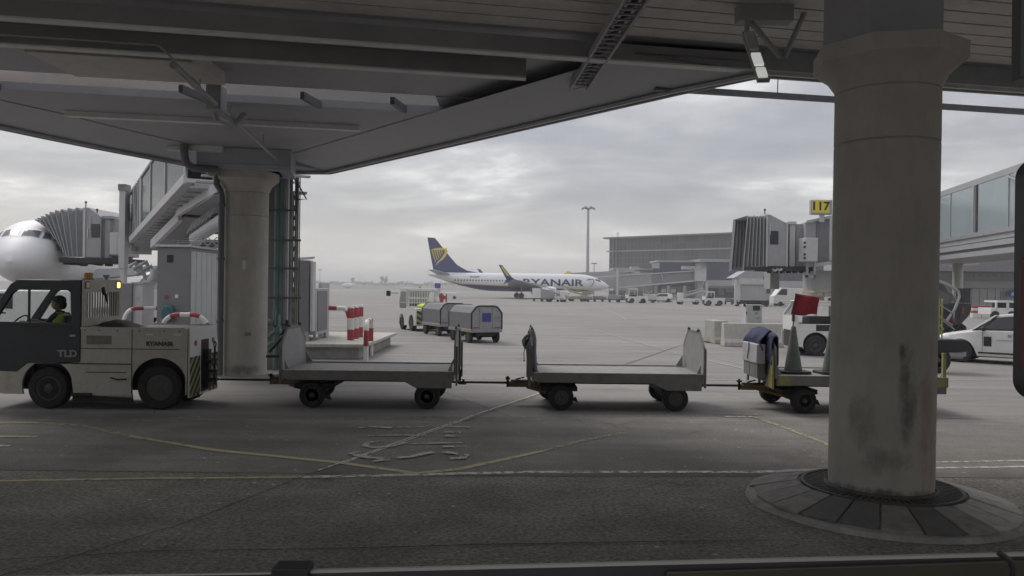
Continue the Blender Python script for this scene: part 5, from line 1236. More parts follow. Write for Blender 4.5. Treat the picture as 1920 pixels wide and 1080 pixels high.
m_ = MB(); pbox(m_, 246, 269, 529, 532, 25.05, .9); pbox(m_, 256, 260, 556, 562, 25.07, .03); m_.build('door_trim', M['cabinetlt'], o)
# parked vans far behind the tractor, seen through its window and beside the cabinet
def boxvan(label, px, D, w, h, lx, m=M['white'], group=None, rz=0, name='parked_van'):
    p = at(px, 560, D); t = thing(name, label, 'van', (p.x, D, 0), rz, group)
    o = MB(); o.prism([(-w / 2, .35), (w / 2, .35), (w / 2, h * .96), (w / 2 - .1, h), (-w / 2 + w * .22, h), (-w / 2 + w * .05, h * .6), (-w / 2, h * .55)], 'y', 0, lx); o.build('body', m, t, bevel=.05)
    o = MB(); o.prism([(-w / 2 + w * .09, h * .62), (-w / 2 + w * .24, h * .93), (-w / 2 + w * .40, h * .93), (-w / 2 + w * .40, h * .60)], 'y', -.012, -.002); o.build('side_window', M['darkglass'], t)
    for x in (-w * .3, w * .3): wheel(t, x, .05, .33, .2); wheel(t, x, lx - .05, .33, .2)
    return t
boxvan('white van seen through the side windows of the tow tractor', 42, 30, 3.6, 1.75, 1.6)
tv = boxvan('white van beyond the slim service cabinet', 285, 40, 2.6, 1.75, 1.7)
# pipe rack and panels right of the left pier
pk = thing('pipe_rack', 'tall rack of green and grey pipes rising behind the left pier to the canopy', 'pipe rack')
def vpipe(px, D, r, m, y0=333, name='riser', ybot=None, w=None):
    a = at(px, y0, D); b_ = at(px, ybot, D) if ybot else Vector((a.x, D, 0)); o = MB(); o.tube([(a.x, D, a.z), (a.x, D, max(b_.z, .02))], r, 12); return o.build(name, m, pk)
o = MB(); a = at(503, 340, 19.6); b_ = at(531, 340, 19.6); o.box(a.x - .3, b_.x, 19.6, 20.3, 0, 4.72); o.build('backing_panel', M['cabinet'], pk, bevel=.01)
for px, r, m in ((521, .07, 'greenpipe'), (529, .055, 'greenpipe'), (535, .04, 'conduit'), (540, .045, 'steel')): vpipe(px, 19.5, r, M[m])
for px, r, m in ((512, .03, 'conduit'), (546, .05, 'conduit'), (556, .035, 'conduit'), (559.5, .02, 'conduit'), (563, .012, 'black')): vpipe(px, 19.9, r, M[m])
o = MB(); p = at(566, 400, 20.1)
a0 = at(549, 365, 20.2); a1 = at(560, 365, 20.2)
lad = MB(); lad.box(a0.x, a0.x + .03, 20.2, 20.25, 1.0, 4.4); lad.box(a1.x - .03, a1.x, 20.2, 20.25, 1.0, 4.4)
for k in range(13): lad.box(a0.x, a1.x, 20.21, 20.235, 1.1 + k * .26, 1.22 + k * .26)
lad.build('yellow_ladder', M['yellow'], pk)
for y, w0, w1 in ((396, 503, 560), (452, 505, 565), (505, 500, 560), (560, 503, 566), (610, 500, 540)):
    o = MB(); a = at(w0, y, 19.45); b_ = at(w1, y, 19.45); o.box(a.x, b_.x, 19.40, 19.43, a.z, a.z + .05); o.build('cross_bracket', M['darkpipe'], pk)
o = MB(); a = at(548, 332, 19.8); o.tube([a, a + Vector((.12, 0, -.12)), a + Vector((.36, 0, -.55)), a + Vector((.12, 0, -.55))], .02, 6); o.tube([a + Vector((.12, 0, -.1)), a + Vector((.12, 0, -.9))], .02, 6); o.build('bracket_arm', M['darkpipe'], pk)
for k, (x0, y0, x1, y1) in enumerate(((500, 636, 522, 620), (500, 648, 524, 642), (500, 600, 515, 612))):
    o = MB(); o.tube([at(x0, y0, 19.2), at((x0 + x1) / 2, (y0 + y1) / 2 - 3, 19.15), at(x1, y1, 19.2), at(x1, y1 - 30, 19.3)], .05, 10); o.build('green_elbow', M['greenpipe'], pk)
o = thing('fallen_stand', 'dark folded metal stand leaning on the ground between the left pier and first cart', 'stand')
m_ = MB(); m_.tube([at(524, 672, 17.6), at(536, 640, 17.6), at(538, 600, 17.6)], .035, 8); m_.tube([at(505, 660, 17.6), at(534, 628, 17.6)], .03, 8); m_.beam(at(500, 668, 17.5), at(530, 668, 17.5), .1, .05); m_.box(at(508, 680, 17.5).x, at(530, 680, 17.5).x, 17.5, 17.9, .0, .06); m_.add([at(520, 632, 17.6), at(541, 622, 17.6), at(543, 606, 17.6)], [(0, 1, 2)]); m_.build('frame', M['under'], o)
# plinth with air unit
FP = G(600, 673); Dp = FP.y; pl_z = at(600, 644, Dp).z; x1 = at(697, 650, Dp).x; Db = 28.3
plin = thing('concrete_plinth', 'low stepped concrete plinth carrying the ventilation units and bollards', 'plinth')
o = MB(); o.box(-8.4, x1 - .35, Dp, Db, 0, pl_z - .1); o.build('base', M['concrete'], plin, bevel=.02)
o = MB(); o.box(-8.4, x1 - .15, Dp - .15, Db, pl_z - .1, pl_z); o.build('slab', M['paleconc'], plin, bevel=.02)
hv = thing('ventilation_unit', 'grey louvred ventilation unit on legs with tall control box above, on the plinth', 'ventilation unit')
a = at(548, 625, 23.6); b_ = at(592, 625, 23.6); zb = at(560, 628, 23.6).z; zt = at(560, 540, 23.6).z
o = MB(); o.box(a.x, b_.x, 23.6, 25.2, zb, zt); ub = o.build('casing', M['cabinetlt'], hv, bevel=.015)
o = MB()
for k in range(16): z = zb + .12 + k * .065; o.box(a.x + .1, b_.x - .15, 23.57, 23.6, z, z + .022)
tag(o.build('louvres', M['cabinet'], ub), kind='stuff')
o = MB(); o.box(b_.x + .002, b_.x + .02, 23.75, 24.95, zb + .1, zt - .08); o.build('side_panel', M['cabinet'], ub)
for x, y in ((a.x + .05, 23.7), (b_.x - .1, 23.7), (b_.x - .1, 25.0), (a.x + .05, 25.0)):
    o = MB(); o.box(x, x + .07, y, y + .07, pl_z, zb); o.box(x - .04, x + .11, y - .04, y + .11, pl_z, pl_z + .03); o.build('leg', M['steel'], hv)
o = MB(); pbox(o, 556, 580, 488, 624, 23.2, .38); o.build('control_box', M['cabinet'], hv, bevel=.01)
c = MB(); pbox(c, 580.5, 587, 490, 622, 23.22, .36); c.build('control_box_edge', M['bridgelt'], hv, bevel=.01)
o = MB(); o.tube([at(574, 622, 23.1), at(577, 640, 23.1), at(570, 655, 23.0), at(562, 668, 23.0)], .05, 10); o.build('cable_conduit', M['conduit'], hv)
o = MB(); pbox(o, 596, 606, 530, 632, 25.4, .9); pbox(o, 601, 605, 532, 556, 25.2, .1); o.build('second_casing', M['cabinetlt'], hv, bevel=.01)
for k, (px, py) in enumerate(((658, 639), (667, 634), (675, 630))):
    D = 24.0 + k * .75; a = at(px, 600, D); t = thing('bollard', ('nearest', 'middle', 'farthest')[k] + ' of the three red and white bollards on the plinth', 'bollard', (a.x, D, pl_z), 0, 'bollards on the plinth')
    ht = 1.02; o = MB(); r_ = .105; o.lathe([(r_, 0), (r_, .32), (r_, .321), (r_, .66), (r_, .661), (r_, ht - .06), (r_ * .7, ht), (.001, ht + .01)], n=24)
    for fi in range(len(o.m)):
        z = sum(o.v[i][2] for i in o.f[fi]) / len(o.f[fi]); o.m[fi] = 0 if (.33 < z < .65) or z > ht - .09 else 1
    o.build('post', [M['white'], M['red']], t)
o = thing('plinth_rail', 'horizontal red and white rail behind the ventilation unit bending down at its right end', 'guard rail')
Q = [at(590, 577, 26), at(608, 577, 26), at(632, 578, 26), at(645, 578, 26), at(651, 583, 26), at(655, 596, 26), at(655, 632, 26)]; 
Qs = []
for i in range(len(Q) - 1):
    for k in range(4): Qs.append(Q[i].lerp(Q[i + 1], k / 4))
Qs.append(Q[-1]); m_ = MB(); m_.tube(Qs, .075, 14)
for fi in range((len(Qs) - 1) * 14): m_.m[fi] = (1, 1, 0, 0, 1, 0, 1)[min(6, fi // 14 // 4)]
m_.build('tube', [M['white'], M['red']], o)
g0 = G(686, 678); hoop('red and white hoop guard standing alone at the right edge of the plinth', (g0.x, g0.y, 0), (g0.x - .20, g0.y + 1.9, 0), 1.08, .07, .35, nseg=9, ph=0)
# ================================================================== SMALL AIRPORT VEHICLES
def small_tractor(name, label, loc, rz, L_=2.9, w=1.35, h=1.95, detail=True, group=None, cabm=None, yellow_rails=False):
    """local: front at -x, rear at +x, near side y=0 .. far side y=w ; origin mid, ground"""
    t = thing(name, label, 'tow tractor', loc, rz, group); hl = L_ / 2; cabm = cabm or M['white']
    rr_ = .33; x1, x2 = -hl * .58, hl * .52
    pts = [(-hl, .72), (-hl, .32), (x1 - .42, .28)] + arc(x1, .36, .40, 200, -20, 14) + [(0, .24)] + arc(x2, .36, .40, 195, -15, 14) + [(hl, .30), (hl, 1.02), (hl - .08, 1.08), (-.05, 1.08), (-.05, .80), (-hl + .1, .78)]
    for y0, y1 in ((0, .05), (w - .05, w)):
        o = MB(); o.prism(pts, 'y', y0, y1); o.build('side_panel', M['white'], t, bevel=.02)
    o = MB(); o.box(-.05, hl - .01, .05, w - .05, .98, 1.075); o.build('hood', M['white'], t, bevel=.03)
    o = MB(); o.box(hl - .05, hl, .05, w - .05, .28, .98); o.build('rear_panel', M['white'], t)
    o = MB(); o.box(-hl + .05, hl - .06, .15, w - .15, .25, .80); o.build('chassis', M['under'], t)
    cx0, cx1 = -hl + .04, -.02
    for y0, y1 in ((.01, .06), (w - .06, w - .01)):
        o = MB(); o.prism([[(cx0, .78), (cx1, .80), (cx1, h), (cx0 + .28, h), (cx0, 1.3)], [(cx0 + .12, 1.02), (cx1 - .09, 1.02), (cx1 - .09, h - .12), (cx0 + .33, h - .12), (cx0 + .10, 1.30)]], 'y', y0, y1); o.build('cab_side', cabm, t, bevel=.01)
    o = MB(); o.box(cx0 + .24, cx1 + .04, 0, w, h, h + .05); o.build('roof', cabm, t, bevel=.02)
    o = MB(); o.prism([[(.02, .80), (w - .02, .80), (w - .02, h), (.02, h)], [(.12, 1.15), (w - .12, 1.15), (w - .12, h - .12), (.12, h - .12)]], 'x', cx1 - .04, cx1); o.build('cab_rear', cabm, t)
    o = MB(); o.add([(cx0 - .005, .06, .80), (cx0 - .005, w - .06, .80), (cx0 - .005, w - .06, 1.28), (cx0 - .005, .06, 1.28)], [(0, 1, 2, 3)]); o.build('front_panel', M['white'], t)
    o = MB(); o.add([(cx0 + .01, .07, 1.3), (cx0 + .01, w - .07, 1.3), (cx0 + .27, w - .07, h), (cx0 + .27, .07, h)], [(0, 1, 2, 3)]); o.build('windscreen', M['milky'], t)
    o = MB(); o.box(cx0 + .55, cx1 - .15, .3, w - .3, .7, 1.25); o.build('seat', M['black'], t, bevel=.05)
    o = MB(); o.lathe([(.06, h + .05), (.06, h + .13), (.001, h + .15)], c=(-.3, w / 2, 0), n=14); o.build('beacon', M['beacon'], t)
    for x in (x1, x2): wheel(t, x, .10, rr_, .2); wheel(t, x, w - .10, rr_, .2)
    if detail:
        o = MB()
        for k in range(11): y = .12 + (w - .24) * k / 10; o.box(hl * .04, hl * .04 + .02, y - .012, y + .012, 1.08, h)
        o.box(hl * .04 - .01, hl * .04 + .03, .02, w - .02, h - .07, h + .03); o.box(hl * .04 - .01, hl * .04 + .03, .02, w - .02, 1.5, 1.56); o.build('guard', M['white'], t)
    return t
def chevrons(par, x, w, z0, z1, m=M['under']):
    f = MB(); f.box(x, x + .004, .06, w - .06, z0, z1); fo = f.build('yellow_field', M['yellow'], par)
    b = MB()
    for k in range(-4, 8):
        zb = z0 + k * .26; q = [Vector((.06, zb + .55)), Vector((w - .06, zb - .15)), Vector((w - .06, zb - .03)), Vector((.06, zb + .67))]
        q = clip(clip(q, lambda p: p.y - z0), lambda p: z1 - p.y)
        if len(q) > 2: b.prism([(p.x, p.y) for p in q], 'x', x + .0045, x + .008)
    b.build('black_stripes', m, fo); return fo
# the loaded baggage train driving away in the middle
hd_ = math.atan2(-.90, .42)     # local +x (rear) points towards the camera
rA_ = G(771, 620.5); fA_ = G(751, 617.5)
back = Vector((.42, -.90, 0)).normalized()
mid_t = small_tractor('tow_tractor', 'small white tow tractor with yellow chevrons pulling two curtained carts across the apron', (rA_.x - back.x * .75, rA_.y - back.y * .75, 0), hd_, 2.7, 1.5, 1.95)
chevrons(mid_t, 1.352, 1.5, .32, .95)
o = MB(); o.ball((.55, .75, 1.16), (.42, .40, .13), 12); o.build('hi_vis_cover', M['hivis'], mid_t)
o = MB(); o.tube([(-1.25, -.02, 1.75), (-1.3, -.45, 1.75)], .015); o.box(-1.33, -1.27, -.62, -.42, 1.6, 1.86); o.build('wing_mirror', M['black'], mid_t)
def covered_cart(label, rl, group='curtained baggage carts'):
    t = thing('covered_baggage_cart', label, 'baggage cart', (rl.x, rl.y, 0), hd_, group); Lc = 2.35; w = 1.22
    hb, hs, ht = .52, 1.12, 1.38
    arch = [(0, hb), (0, hs), (.18, ht - .04), (.30, ht), (w - .30, ht), (w - .18, ht - .04), (w, hs), (w, hb)]
    for x0, x1 in ((-Lc + .35, -Lc + .39), (.31, .35)):
        o = MB(); o.prism(arch, 'x', x0, x1); o.build('end_panel', M['silver'], t, bevel=.01)
        o = MB()
        for i in range(len(arch) - 1): o.beam((x1 if x0 > 0 else x0, *arch[i]), (x1 if x0 > 0 else x0, *arch[i + 1]), .05, .04, up=(1, 0, 0))
        o.build('end_rim', M['under'], t)
    o = MB(); rr2 = []
    for x in [(-Lc + .40) + k * (Lc - .1) / 12 for k in range(13)]:
        wv = .012 * math.sin(x * 14)
        rr2.append([(x, a + (wv - .01 if 0 < i < 3 else -wv + .01 if 4 < i < 7 else 0) if True else a, b) for i, (a, b) in enumerate(arch)])
    o.loft(rr2, caps=False, closed=False); o.build('curtain', M['greycurtain'], t, ang=20)
    o = MB(); o.box(-Lc + .33, .37, -.02, w + .02, .40, .52); o.build('platform', M['silver'], t, bevel=.01)
    o = MB(); o.box(-Lc + .4, .3, .2, w - .2, .28, .40); o.box(-.1, .02, .08, w - .08, .2, .3); o.box(-Lc + .62, -Lc + .74, .08, w - .08, .2, .3); o.build('underframe', M['under'], t)
    o = MB(); o.box(-.35, .30, -.026, -.021, .41, .51); o.build('yellow_side_band', M['yellow'], t)
    for x in (-.04, -Lc + .68): wheel(t, x, .07, .24, .14); wheel(t, x, w - .07, .24, .14)
    o = MB(); o.tube([(-Lc + .5, w / 2, .36), (-Lc - .55, w / 2, .38)], .03); o.build('tow_bar', M['under'], t)
    return t
r2 = G(877, 643); cc2 = covered_cart('rear curtained baggage cart with blue placard on its back panel', (r2))
o = MB(); o.box(.352, .358, .42, .78, .80, 1.12); o.build('blue_placard', M['bluemark'], cc2)
o = MB(); o.box(.352, .358, .88, 1.12, .92, .97); o.build('dark_plate', M['cabinet'], cc2); 
for y in (.08, .92): o = MB(); o.box(.352, .36, y, y + .24, .56, .60); o.build('red_reflector', M['red'], cc2)
o = MB(); o.box(.352, .37, .32, .36, .54, 1.34); o.box(.352, .37, .84, .88, .54, 1.34); o.build('panel_ribs', M['silver'], cc2)
r1 = G(820, 630); cc1 = dup(cc2, (r1.x, r1.y, 0), hd_, 'front curtained baggage cart between the white tow tractor and the rear cart')

# ================================================================== STAND 117 BRIDGE
sb = thing('boarding_bridge', 'grey boarding bridge with pleated hood at the right, under the yellow 117 sign', 'boarding bridge')
D1 = 45.5
tp = [(1402, 404), (1408, 405), (1414, 404), (1420, 405), (1426, 404), (1432, 405), (1438, 402)]; bt = [(1393, 508), (1401, 503), (1409, 500), (1416, 499), (1423, 499), (1431, 499), (1438, 499)]
o = MB(); V = []
for i in range(len(tp)):
    for j in (0, 1):
        if j and i == len(tp) - 1: continue
        a = at(*(tp[i] if not j else ((tp[i][0] + tp[i + 1][0]) / 2, tp[i][1] + 2)), D1); c = at(*(bt[i] if not j else ((bt[i][0] + bt[i + 1][0]) / 2, (bt[i][1] + bt[i + 1][1]) / 2 - 1)), D1); ins = .22 * j
        V.append([Vector((c.x, c.y + ins, c.z)), Vector((a.x, a.y + ins, a.z)), Vector((a.x, a.y + 3 - ins, a.z)), Vector((c.x, c.y + 3 - ins, c.z))])
o.loft(V, caps=False, closed=False); hh = o.build('folding_hood', M['shroud'], sb, smooth=False)
o = MB()
for i in range(len(tp)): v = V[2 * i]; o.beam(v[0] + Vector((0, -.03, 0)), v[1] + Vector((0, -.03, 0)), .05, .05, up=(0, 1, 0))
o.build('hood_ribs', M['conduit'], hh)
o = MB(); a = at(1438, 499, D1); b_ = at(1477, 419, D1); c = at(1438, 402, D1); o.prism([(a.x, a.z), (b_.x, a.z), (b_.x, b_.z), (a.x + .15, c.z), (a.x, c.z)], 'y', D1, D1 + 3); cb_ = o.build('cab', M['bridge'], sb, bevel=.03)
o = MB(); pbox(o, 1444, 1460, 433, 458, D1 - .04, .03); o.build('cab_window', M['darkglass'], cb_, bevel=.02)
o = MB(); pbox(o, 1436, 1440, 402, 500, D1 - .06, .05); pbox(o, 1474, 1478, 418, 500, D1 - .06, .05); pbox(o, 1443, 1445, 420, 440, D1 - .07, .06); o.build('cab_frame', M['bridgelt'], cb_)
o = MB(); p = at(1434, 402, D1 + .2); o.tube([p, p + Vector((0, 0, .2))], .03); o.ball(p + Vector((0, 0, .26)), .07, 8); o.build('roof_lamp', M['black'], cb_)
o = MB(); pbox(o, 1480, 1492, 420, 500, D1 + .2, 2.6); pbox(o, 1477, 1494, 415, 421, D1 + .1, 2.8); o.build('rotunda', M['bridgelt'], sb, bevel=.03)
o = MB(); pbox(o, 1492, 1512, 420, 500, D1 + .4, 2.4); pbox(o, 1510, 1530, 417, 500, D1 - .1, 2.8); o.build('tunnel_section', M['bridge'], sb, bevel=.02)
o = MB(); pbox(o, 1508, 1511, 418, 470, D1 - .2, .1); pbox(o, 1556, 1561, 404, 488, D1 - 1.2, .1); o.build('tunnel_post', M['bridgelt'], sb)
o = MB()
v = [at(1524, 412, D1), at(1524, 500, D1), at(1760, 468, D1 - 1.5), at(1760, 372, D1 - 1.5)]; v = [Vector(q) for q in v]; w_ = [q + Vector((.3, 2.8, 0)) for q in v]
o.add(v + w_, [(0, 1, 2, 3), (7, 6, 5, 4), (0, 4, 5, 1), (1, 5, 6, 2), (2, 6, 7, 3), (3, 7, 4, 0)]); o.build('tunnel', M['cabinet'], sb)
o = MB(); o.beam(at(1512, 416, D1 - .1), at(1770, 362, D1 - 1.8), .15, .14); o.build('tunnel_top_rail', M['bridgelt'], sb)
o = MB(); o.beam(at(1515, 498, D1 - .1), at(1770, 470, D1 - 1.8), .15, .2); o.build('tunnel_bottom_rail', M['bridgelt'], sb)
for x in (1530, 1541, 1552):
    o = MB(); pbox(o, x, x + 1, 420, 494, D1 - .12, .06); o.build('tunnel_rib', M['conduit'], sb)
ac = MB(); pbox(ac, 1508, 1534, 446, 490, D1 - 1.2, .9); aco = ac.build('air_conditioner', M['bridgelt'], sb, bevel=.03)
ac = MB()
for y in (455, 463, 477, 484): pbox(ac, 1507, 1511, y - 2, y + 2, D1 - 1.23, .05)
ac.build('vents', M['under'], aco)
o = MB(); pbox(o, 1440, 1530, 500, 507, D1, 2.5); pbox(o, 1400, 1440, 501, 504, D1 - .2, 3)
for k in range(7): pbox(o, 1442 + k * 12, 1447 + k * 12, 505, 512, D1 + .5, .4)
o.build('underframe', M['under'], sb)
for k, (x, y) in enumerate(((1449, 505), (1458, 504))):
    o = MB(); p = at(x, y, D1 - .2); o.tube([p, p + Vector((.12, 0, -.1)), p + Vector((.25, 0, 0))], .07, 8); o.build('hose', M['steel'], sb)
o = MB(); pbox(o, 1512, 1516, 490, 520, D1 - .5, .15); pbox(o, 1526, 1530, 490, 520, D1 - .5, .15); pbox(o, 1512, 1530, 516, 520, D1 - .5, .15); o.build('service_frame', M['steel'], sb)
o = MB(); pbox(o, 1444, 1462, 510, 542, D1 + 3, 1.2); o.build('stair_housing', M['bridge'], sb, bevel=.02)
o = MB(); pbox(o, 1522, 1600, 508, 556, D1 + 1, 1.5); pbox(o, 1528, 1533, 540, 660, D1 + 1.1, .3); o.build('wheel_bogie_housing', M['bridgelt'], sb, bevel=.03)
gs = thing('gate_sign', 'yellow gate sign reading 117 on top of the right boarding bridge', 'sign')
o = MB(); a = at(1521, 402, D1 - .6); b_ = at(1561, 375, D1 - .6); o.box(a.x, b_.x, D1 - .6, D1 - .3, a.z, b_.z); bx_ = o.build('sign_box', M['bridge'], gs, bevel=.02)
o = MB(); o.box(a.x + .04, b_.x - .18, D1 - .62, D1 - .602, a.z + .10, b_.z - .02); o.build('sign_face', M['signyel'], gs)
lettering('117', .66, M['black'], gs, ((a.x + b_.x) / 2 - .10, D1 - .64, (a.z + b_.z) / 2 + .04), bold=.018, sx=1.05)
o = MB(); pbox(o, 1538, 1546, 402, 416, D1 - .5, .2); o.build('sign_post', M['bridgelt'], gs)

# kiosk, barriers, cone
ki = thing('power_kiosk', 'pale upright cabinet with a small screen standing behind the concrete barriers', 'cabinet')
DK = 33; o = MB(); pbox(o, 1398, 1429, 571, 640, DK, .7); o.build('body', M['bridgelt'], ki, bevel=.02)
o = MB(); pbox(o, 1403, 1429, 572, 605, DK - .03, .028); o.build('door', M['wallgrey'], ki, bevel=.01)
o = MB(); pbox(o, 1412, 1425, 573, 582, DK - .05, .019); o.build('display', M['screen'], ki)
for q_ in ((1417, 1421, 586, 589), (1418, 1426, 595.5, 596.5)): o = MB(); pbox(o, *q_, DK - .05, .019); o.build('label_plate', M['cabinet'], ki)
for q_ in ((1395, 1397.9, 570, 575, DK + .02, .1), (1399, 1401, 585, 589, DK - .03, .02), (1400, 1428, 567, 570.9, DK + .1, .4)): o = MB(); pbox(o, *q_); o.build('fitting', M['under'], ki)
bar1 = G(1360, 650); DBR = bar1.y
def barrier(label, x0, x1, yt, D, dep, m):
    a = at(x0, yt, D); b_ = at(x1, yt, D); t = thing('concrete_barrier', label, 'barrier', ((a.x + b_.x) / 2, D, 0), 0, 'concrete barriers before the kiosk'); w = (b_.x - a.x) / 2; h = a.z
    o = MB(); o.prism([(0, 0), (dep, 0), (dep, .16), (dep - .10, .28), (dep - .16, h), (.16, h), (.10, .28), (0, .16)], 'x', -w, w); o.build('block', m, t, bevel=.025)
    o = MB(); o.box(-w * .3, w * .25, -.006, 0, .0, .05); o.build('fork_slot', M['under'], t); return t
barrier('pale concrete barrier in front, darker at its foot, right below the kiosk', 1359, 1471, 606, DBR, .62, M['paleconc'])
barrier('weathered barrier standing behind the front one, beside the small cone', 1341, 1368, 602, DBR + 1.3, 1.8, M['concrete'])
g0 = G(1335, 642); c3 = thing('traffic_cone', 'small grimy cone with dark tip on the apron beside the concrete barriers', 'cone', (g0.x, g0.y, 0))
o = MB(); o.lathe([(.17, .04), (.15, .06), (.075, .42), (.074, .421), (.058, .56), (.057, .561), (.03, .74), (.001, .745)], n=24)
for fi in range(len(o.m)):
    z = sum(o.v[i][2] for i in o.f[fi]) / len(o.f[fi]); o.m[fi] = 1 if .42 < z < .56 else 2 if z > .6 else 0
o.build('cone_body', [M['conegreen'], M['bridgelt'], M['black']], c3)
o = MB(); o.box(-.28, .28, -.28, .28, 0, .045); o.build('cone_base', M['under'], c3, bevel=.01)

# white tractor half hidden by the right pier
g0 = G(1531, 668); wt = small_tractor('tow_tractor', 'white tow tractor with yellow rail frame, half hidden behind the right pier', (g0.x + .95, g0.y, 0), R(-4), 3.3, 1.5, 1.72, detail=False)
o = MB()
for x in (-.95, -.72, -.40, -.05, .5): o.box(x, x + .05, .1, .15, 1.72, 2.02)
o.box(-1.0, .6, .08, 1.41, 2.02, 2.08); o.build('yellow_rail_frame', M['yellow'], wt, bevel=.01)
o = MB(); o.box(-.15, .6, -.01, .0, 1.10, 1.68); o.box(-.95, -.05, .008, .012, .80, 1.0); o.build('dark_opening', M['under'], wt)
o = MB(); o.box(.15, .95, -.008, 0, .52, .86); o.build('warning_plate', M['signwhite'], wt); o = MB(); 
for z in (.60, .66, .72, .78): o.box(.24, .85, -.012, -.0085, z, z + .018)
tag(o.build('printed_lines', M['letter'], wt), kind='stuff')
o = MB(); o.box(-1.72, -1.66, -.15, .0, 1.1, 1.35); o.tube([(-1.69, 0, 1.3), (-1.6, .1, 1.2)], .015); o.build('mirror', M['under'], wt)

# ================================================================== HATCHBACK
def hatchback(name, label, loc, rz, m=M['white'], group=None):
    t = thing(name, label, 'car', loc, rz, group); Wd = .86      # local: front towards -x
    L0, L1 = -2.02, 2.0
    def half(x):   # half width along the car
        e = min(1, max(0, (x - L0) / .55)); f = min(1, max(0, (L1 - x) / .5)); return Wd * (.80 + .20 * math.sin(e * math.pi / 2)) * (.84 + .16 * math.sin(f * math.pi / 2))
    def hood(x):
        P = [(-2.02, .66), (-1.85, .80), (-1.2, .93), (-.80, 1.0), (1.6, 1.04), (1.95, .98), (2.0, .80)]
        for (a, za), (b, zb) in zip(P, P[1:]):
            if a <= x <= b: return za + (zb - za) * (x - a) / (b - a)
        return .7
    fw, rw, wr_ = -1.27, 1.22, .345
    xs_ = sorted(set([L0 + (L1 - L0) * i / 44 for i in range(45)]))
    def low(x):
        z = .20
        for c in (fw, rw):
            if abs(x - c) < .37: z = max(z, .30 + math.sqrt(.37**2 - (x - c)**2))
        return z
    rings = []
    for x in xs_:
        h = half(x); zt = hood(x); zl = low(x); zb = .22
        rings.append([(x, -h * .90, zl), (x, -h * .985, zl + .03), (x, -h, max(zl + .05, .50)), (x, -h * .985, max(zl + .07, .72)), (x, -h * .955, zt - .05), (x, -h * .90, zt), (x, -h * .4, zt + .025), (x, h * .4, zt + .025), (x, h * .9, zt), (x, h * .955, zt - .05), (x, h * .985, max(zl + .07, .72)), (x, h, max(zl + .05, .5)), (x, h * .985, zl + .03), (x, h * .9, zl)])
    o = MB(); o.loft(rings); bd_ = o.build('body', m, t, ang=28)
    o = MB(); o.box(-1.85, 1.8, -.68, .68, .18, .60); o.build('underbody', M['under'], t)
    # greenhouse
    G0 = [(-.86, .99), (1.78, 1.02)]; G1 = [(-.02, 1.44), (1.45, 1.42)]
    def gh(x0, x1, zA, zB, ya, yb, inset=0): return None
    bl = [(-.98, 1.0), (-.40, 1.02), (.55, 1.03), (1.2, 1.04), (1.80, 1.03)]; tl = [(-.38, 1.41), (-.05, 1.455), (.6, 1.465), (1.1, 1.45), (1.50, 1.40)]
    o = MB(); R_ = []
    for (xb, zb), (xt, zt) in zip(bl, tl): R_.append([(xb, -.79, zb - .03), (xt, -.60, zt - .03), (xt, .60, zt - .03), (xb, .79, zb - .03)])
    o.loft(R_); o.build('window_glass', M['darkglass'], t, smooth=False)
    o = MB(); o.loft([[(x, -.615, z - .05), (x, -.60, z), (x, -.3, z + .025), (x, .3, z + .025), (x, .60, z), (x, .615, z - .05)] for x, z in [(-.38, 1.41)] + tl[1:-1] + [(1.62, 1.40)]]); o.build('roof', m, t)
    def pil(xb, xt, w, mm, s):
        q = MB(); zb = 1.0; zt = 1.435; q.add([(xb, s * .80, zb), (xb + w, s * .80, zb), (xt + w * .8, s * .618, zt), (xt, s * .618, zt), (xb, s * .77, zb), (xb + w, s * .77, zb), (xt + w * .8, s * .59, zt), (xt, s * .59, zt)], [(0, 1, 2, 3), (4, 5, 6, 7), (0, 1, 5, 4), (1, 2, 6, 5), (2, 3, 7, 6), (3, 0, 4, 7)]); q.build('pillar', mm, t)
    for s in (-1, 1):
        pil(-1.0, -.42, .08, m, s); pil(.26, .42, .11, M['black'], s); pil(1.05, 1.12, .70, m, s); pil(-.78, -.34, .025, M['black'], s)
        q = MB(); q.beam((-.9, s * .795, 1.0), (1.1, s * .795, 1.03), .02, .03); q.build('belt_trim', M['black'], t)
        q = MB(); q.box(-.80, .95, s * .862, s * .875, .30, .345); q.build('side_trim', M['black'], t)
        q = MB(); q.ball((-.66, s * .93, 1.03), (.07, .10, .07), 10); q.build('wing_mirror', M['black'], t)
        for x in (.05, .95): q = MB(); q.box(x, x + .18, s * .85, s * .868, .86, .885); q.build('door_handle', M['steel'], t)
        for x in (-.70, .38, 1.02):
            q = MB(); q.box(x, x + .008, s * .846, s * .862, .36, .98); q.build('door_seam', M['under'], t)
        q = MB(); q.add([(-1.98, s * .62, .70), (-1.55, s * .83, .80), (-1.50, s * .83, .70), (-1.98, s * .66, .60)], [(0, 1, 2, 3)]); q.build('headlight', M['steel'], t)
        q = MB(); q.box(1.85, 1.99, s * .60, s * .78, .78, .95); q.build('tail_light', M['red'], t)
    for x in (fw, rw):
        for s in (-1, 1): wheel(t, x, s * .76, .315, .19)
    return t
gw = G(1801, 679); hdir = Vector((-.76, .65))      # front direction
rzc = math.atan2(-hdir.y, -hdir.x)
car = hatchback('parked_car', 'white hatchback parked at the right behind the pier, partly cut by the mirror', (0, 0, 0), rzc)
Tm = Matrix.Rotation(rzc, 3, 'Z'); fwp = Tm @ Vector((-1.27, .76, 0))      # the side that faces the camera
near_s = -1 if (Tm @ Vector((0, -1, 0))).y < 0 else 1
fwp = Tm @ Vector((-1.27, near_s * .80, 0)); car.location = (gw.x - fwp.x, gw.y - fwp.y, 0)
o = MB(); o.box(-.66, -.46, near_s * .868, near_s * .874, .52, .80); o.build('dark_square_decal', M['black'], car)
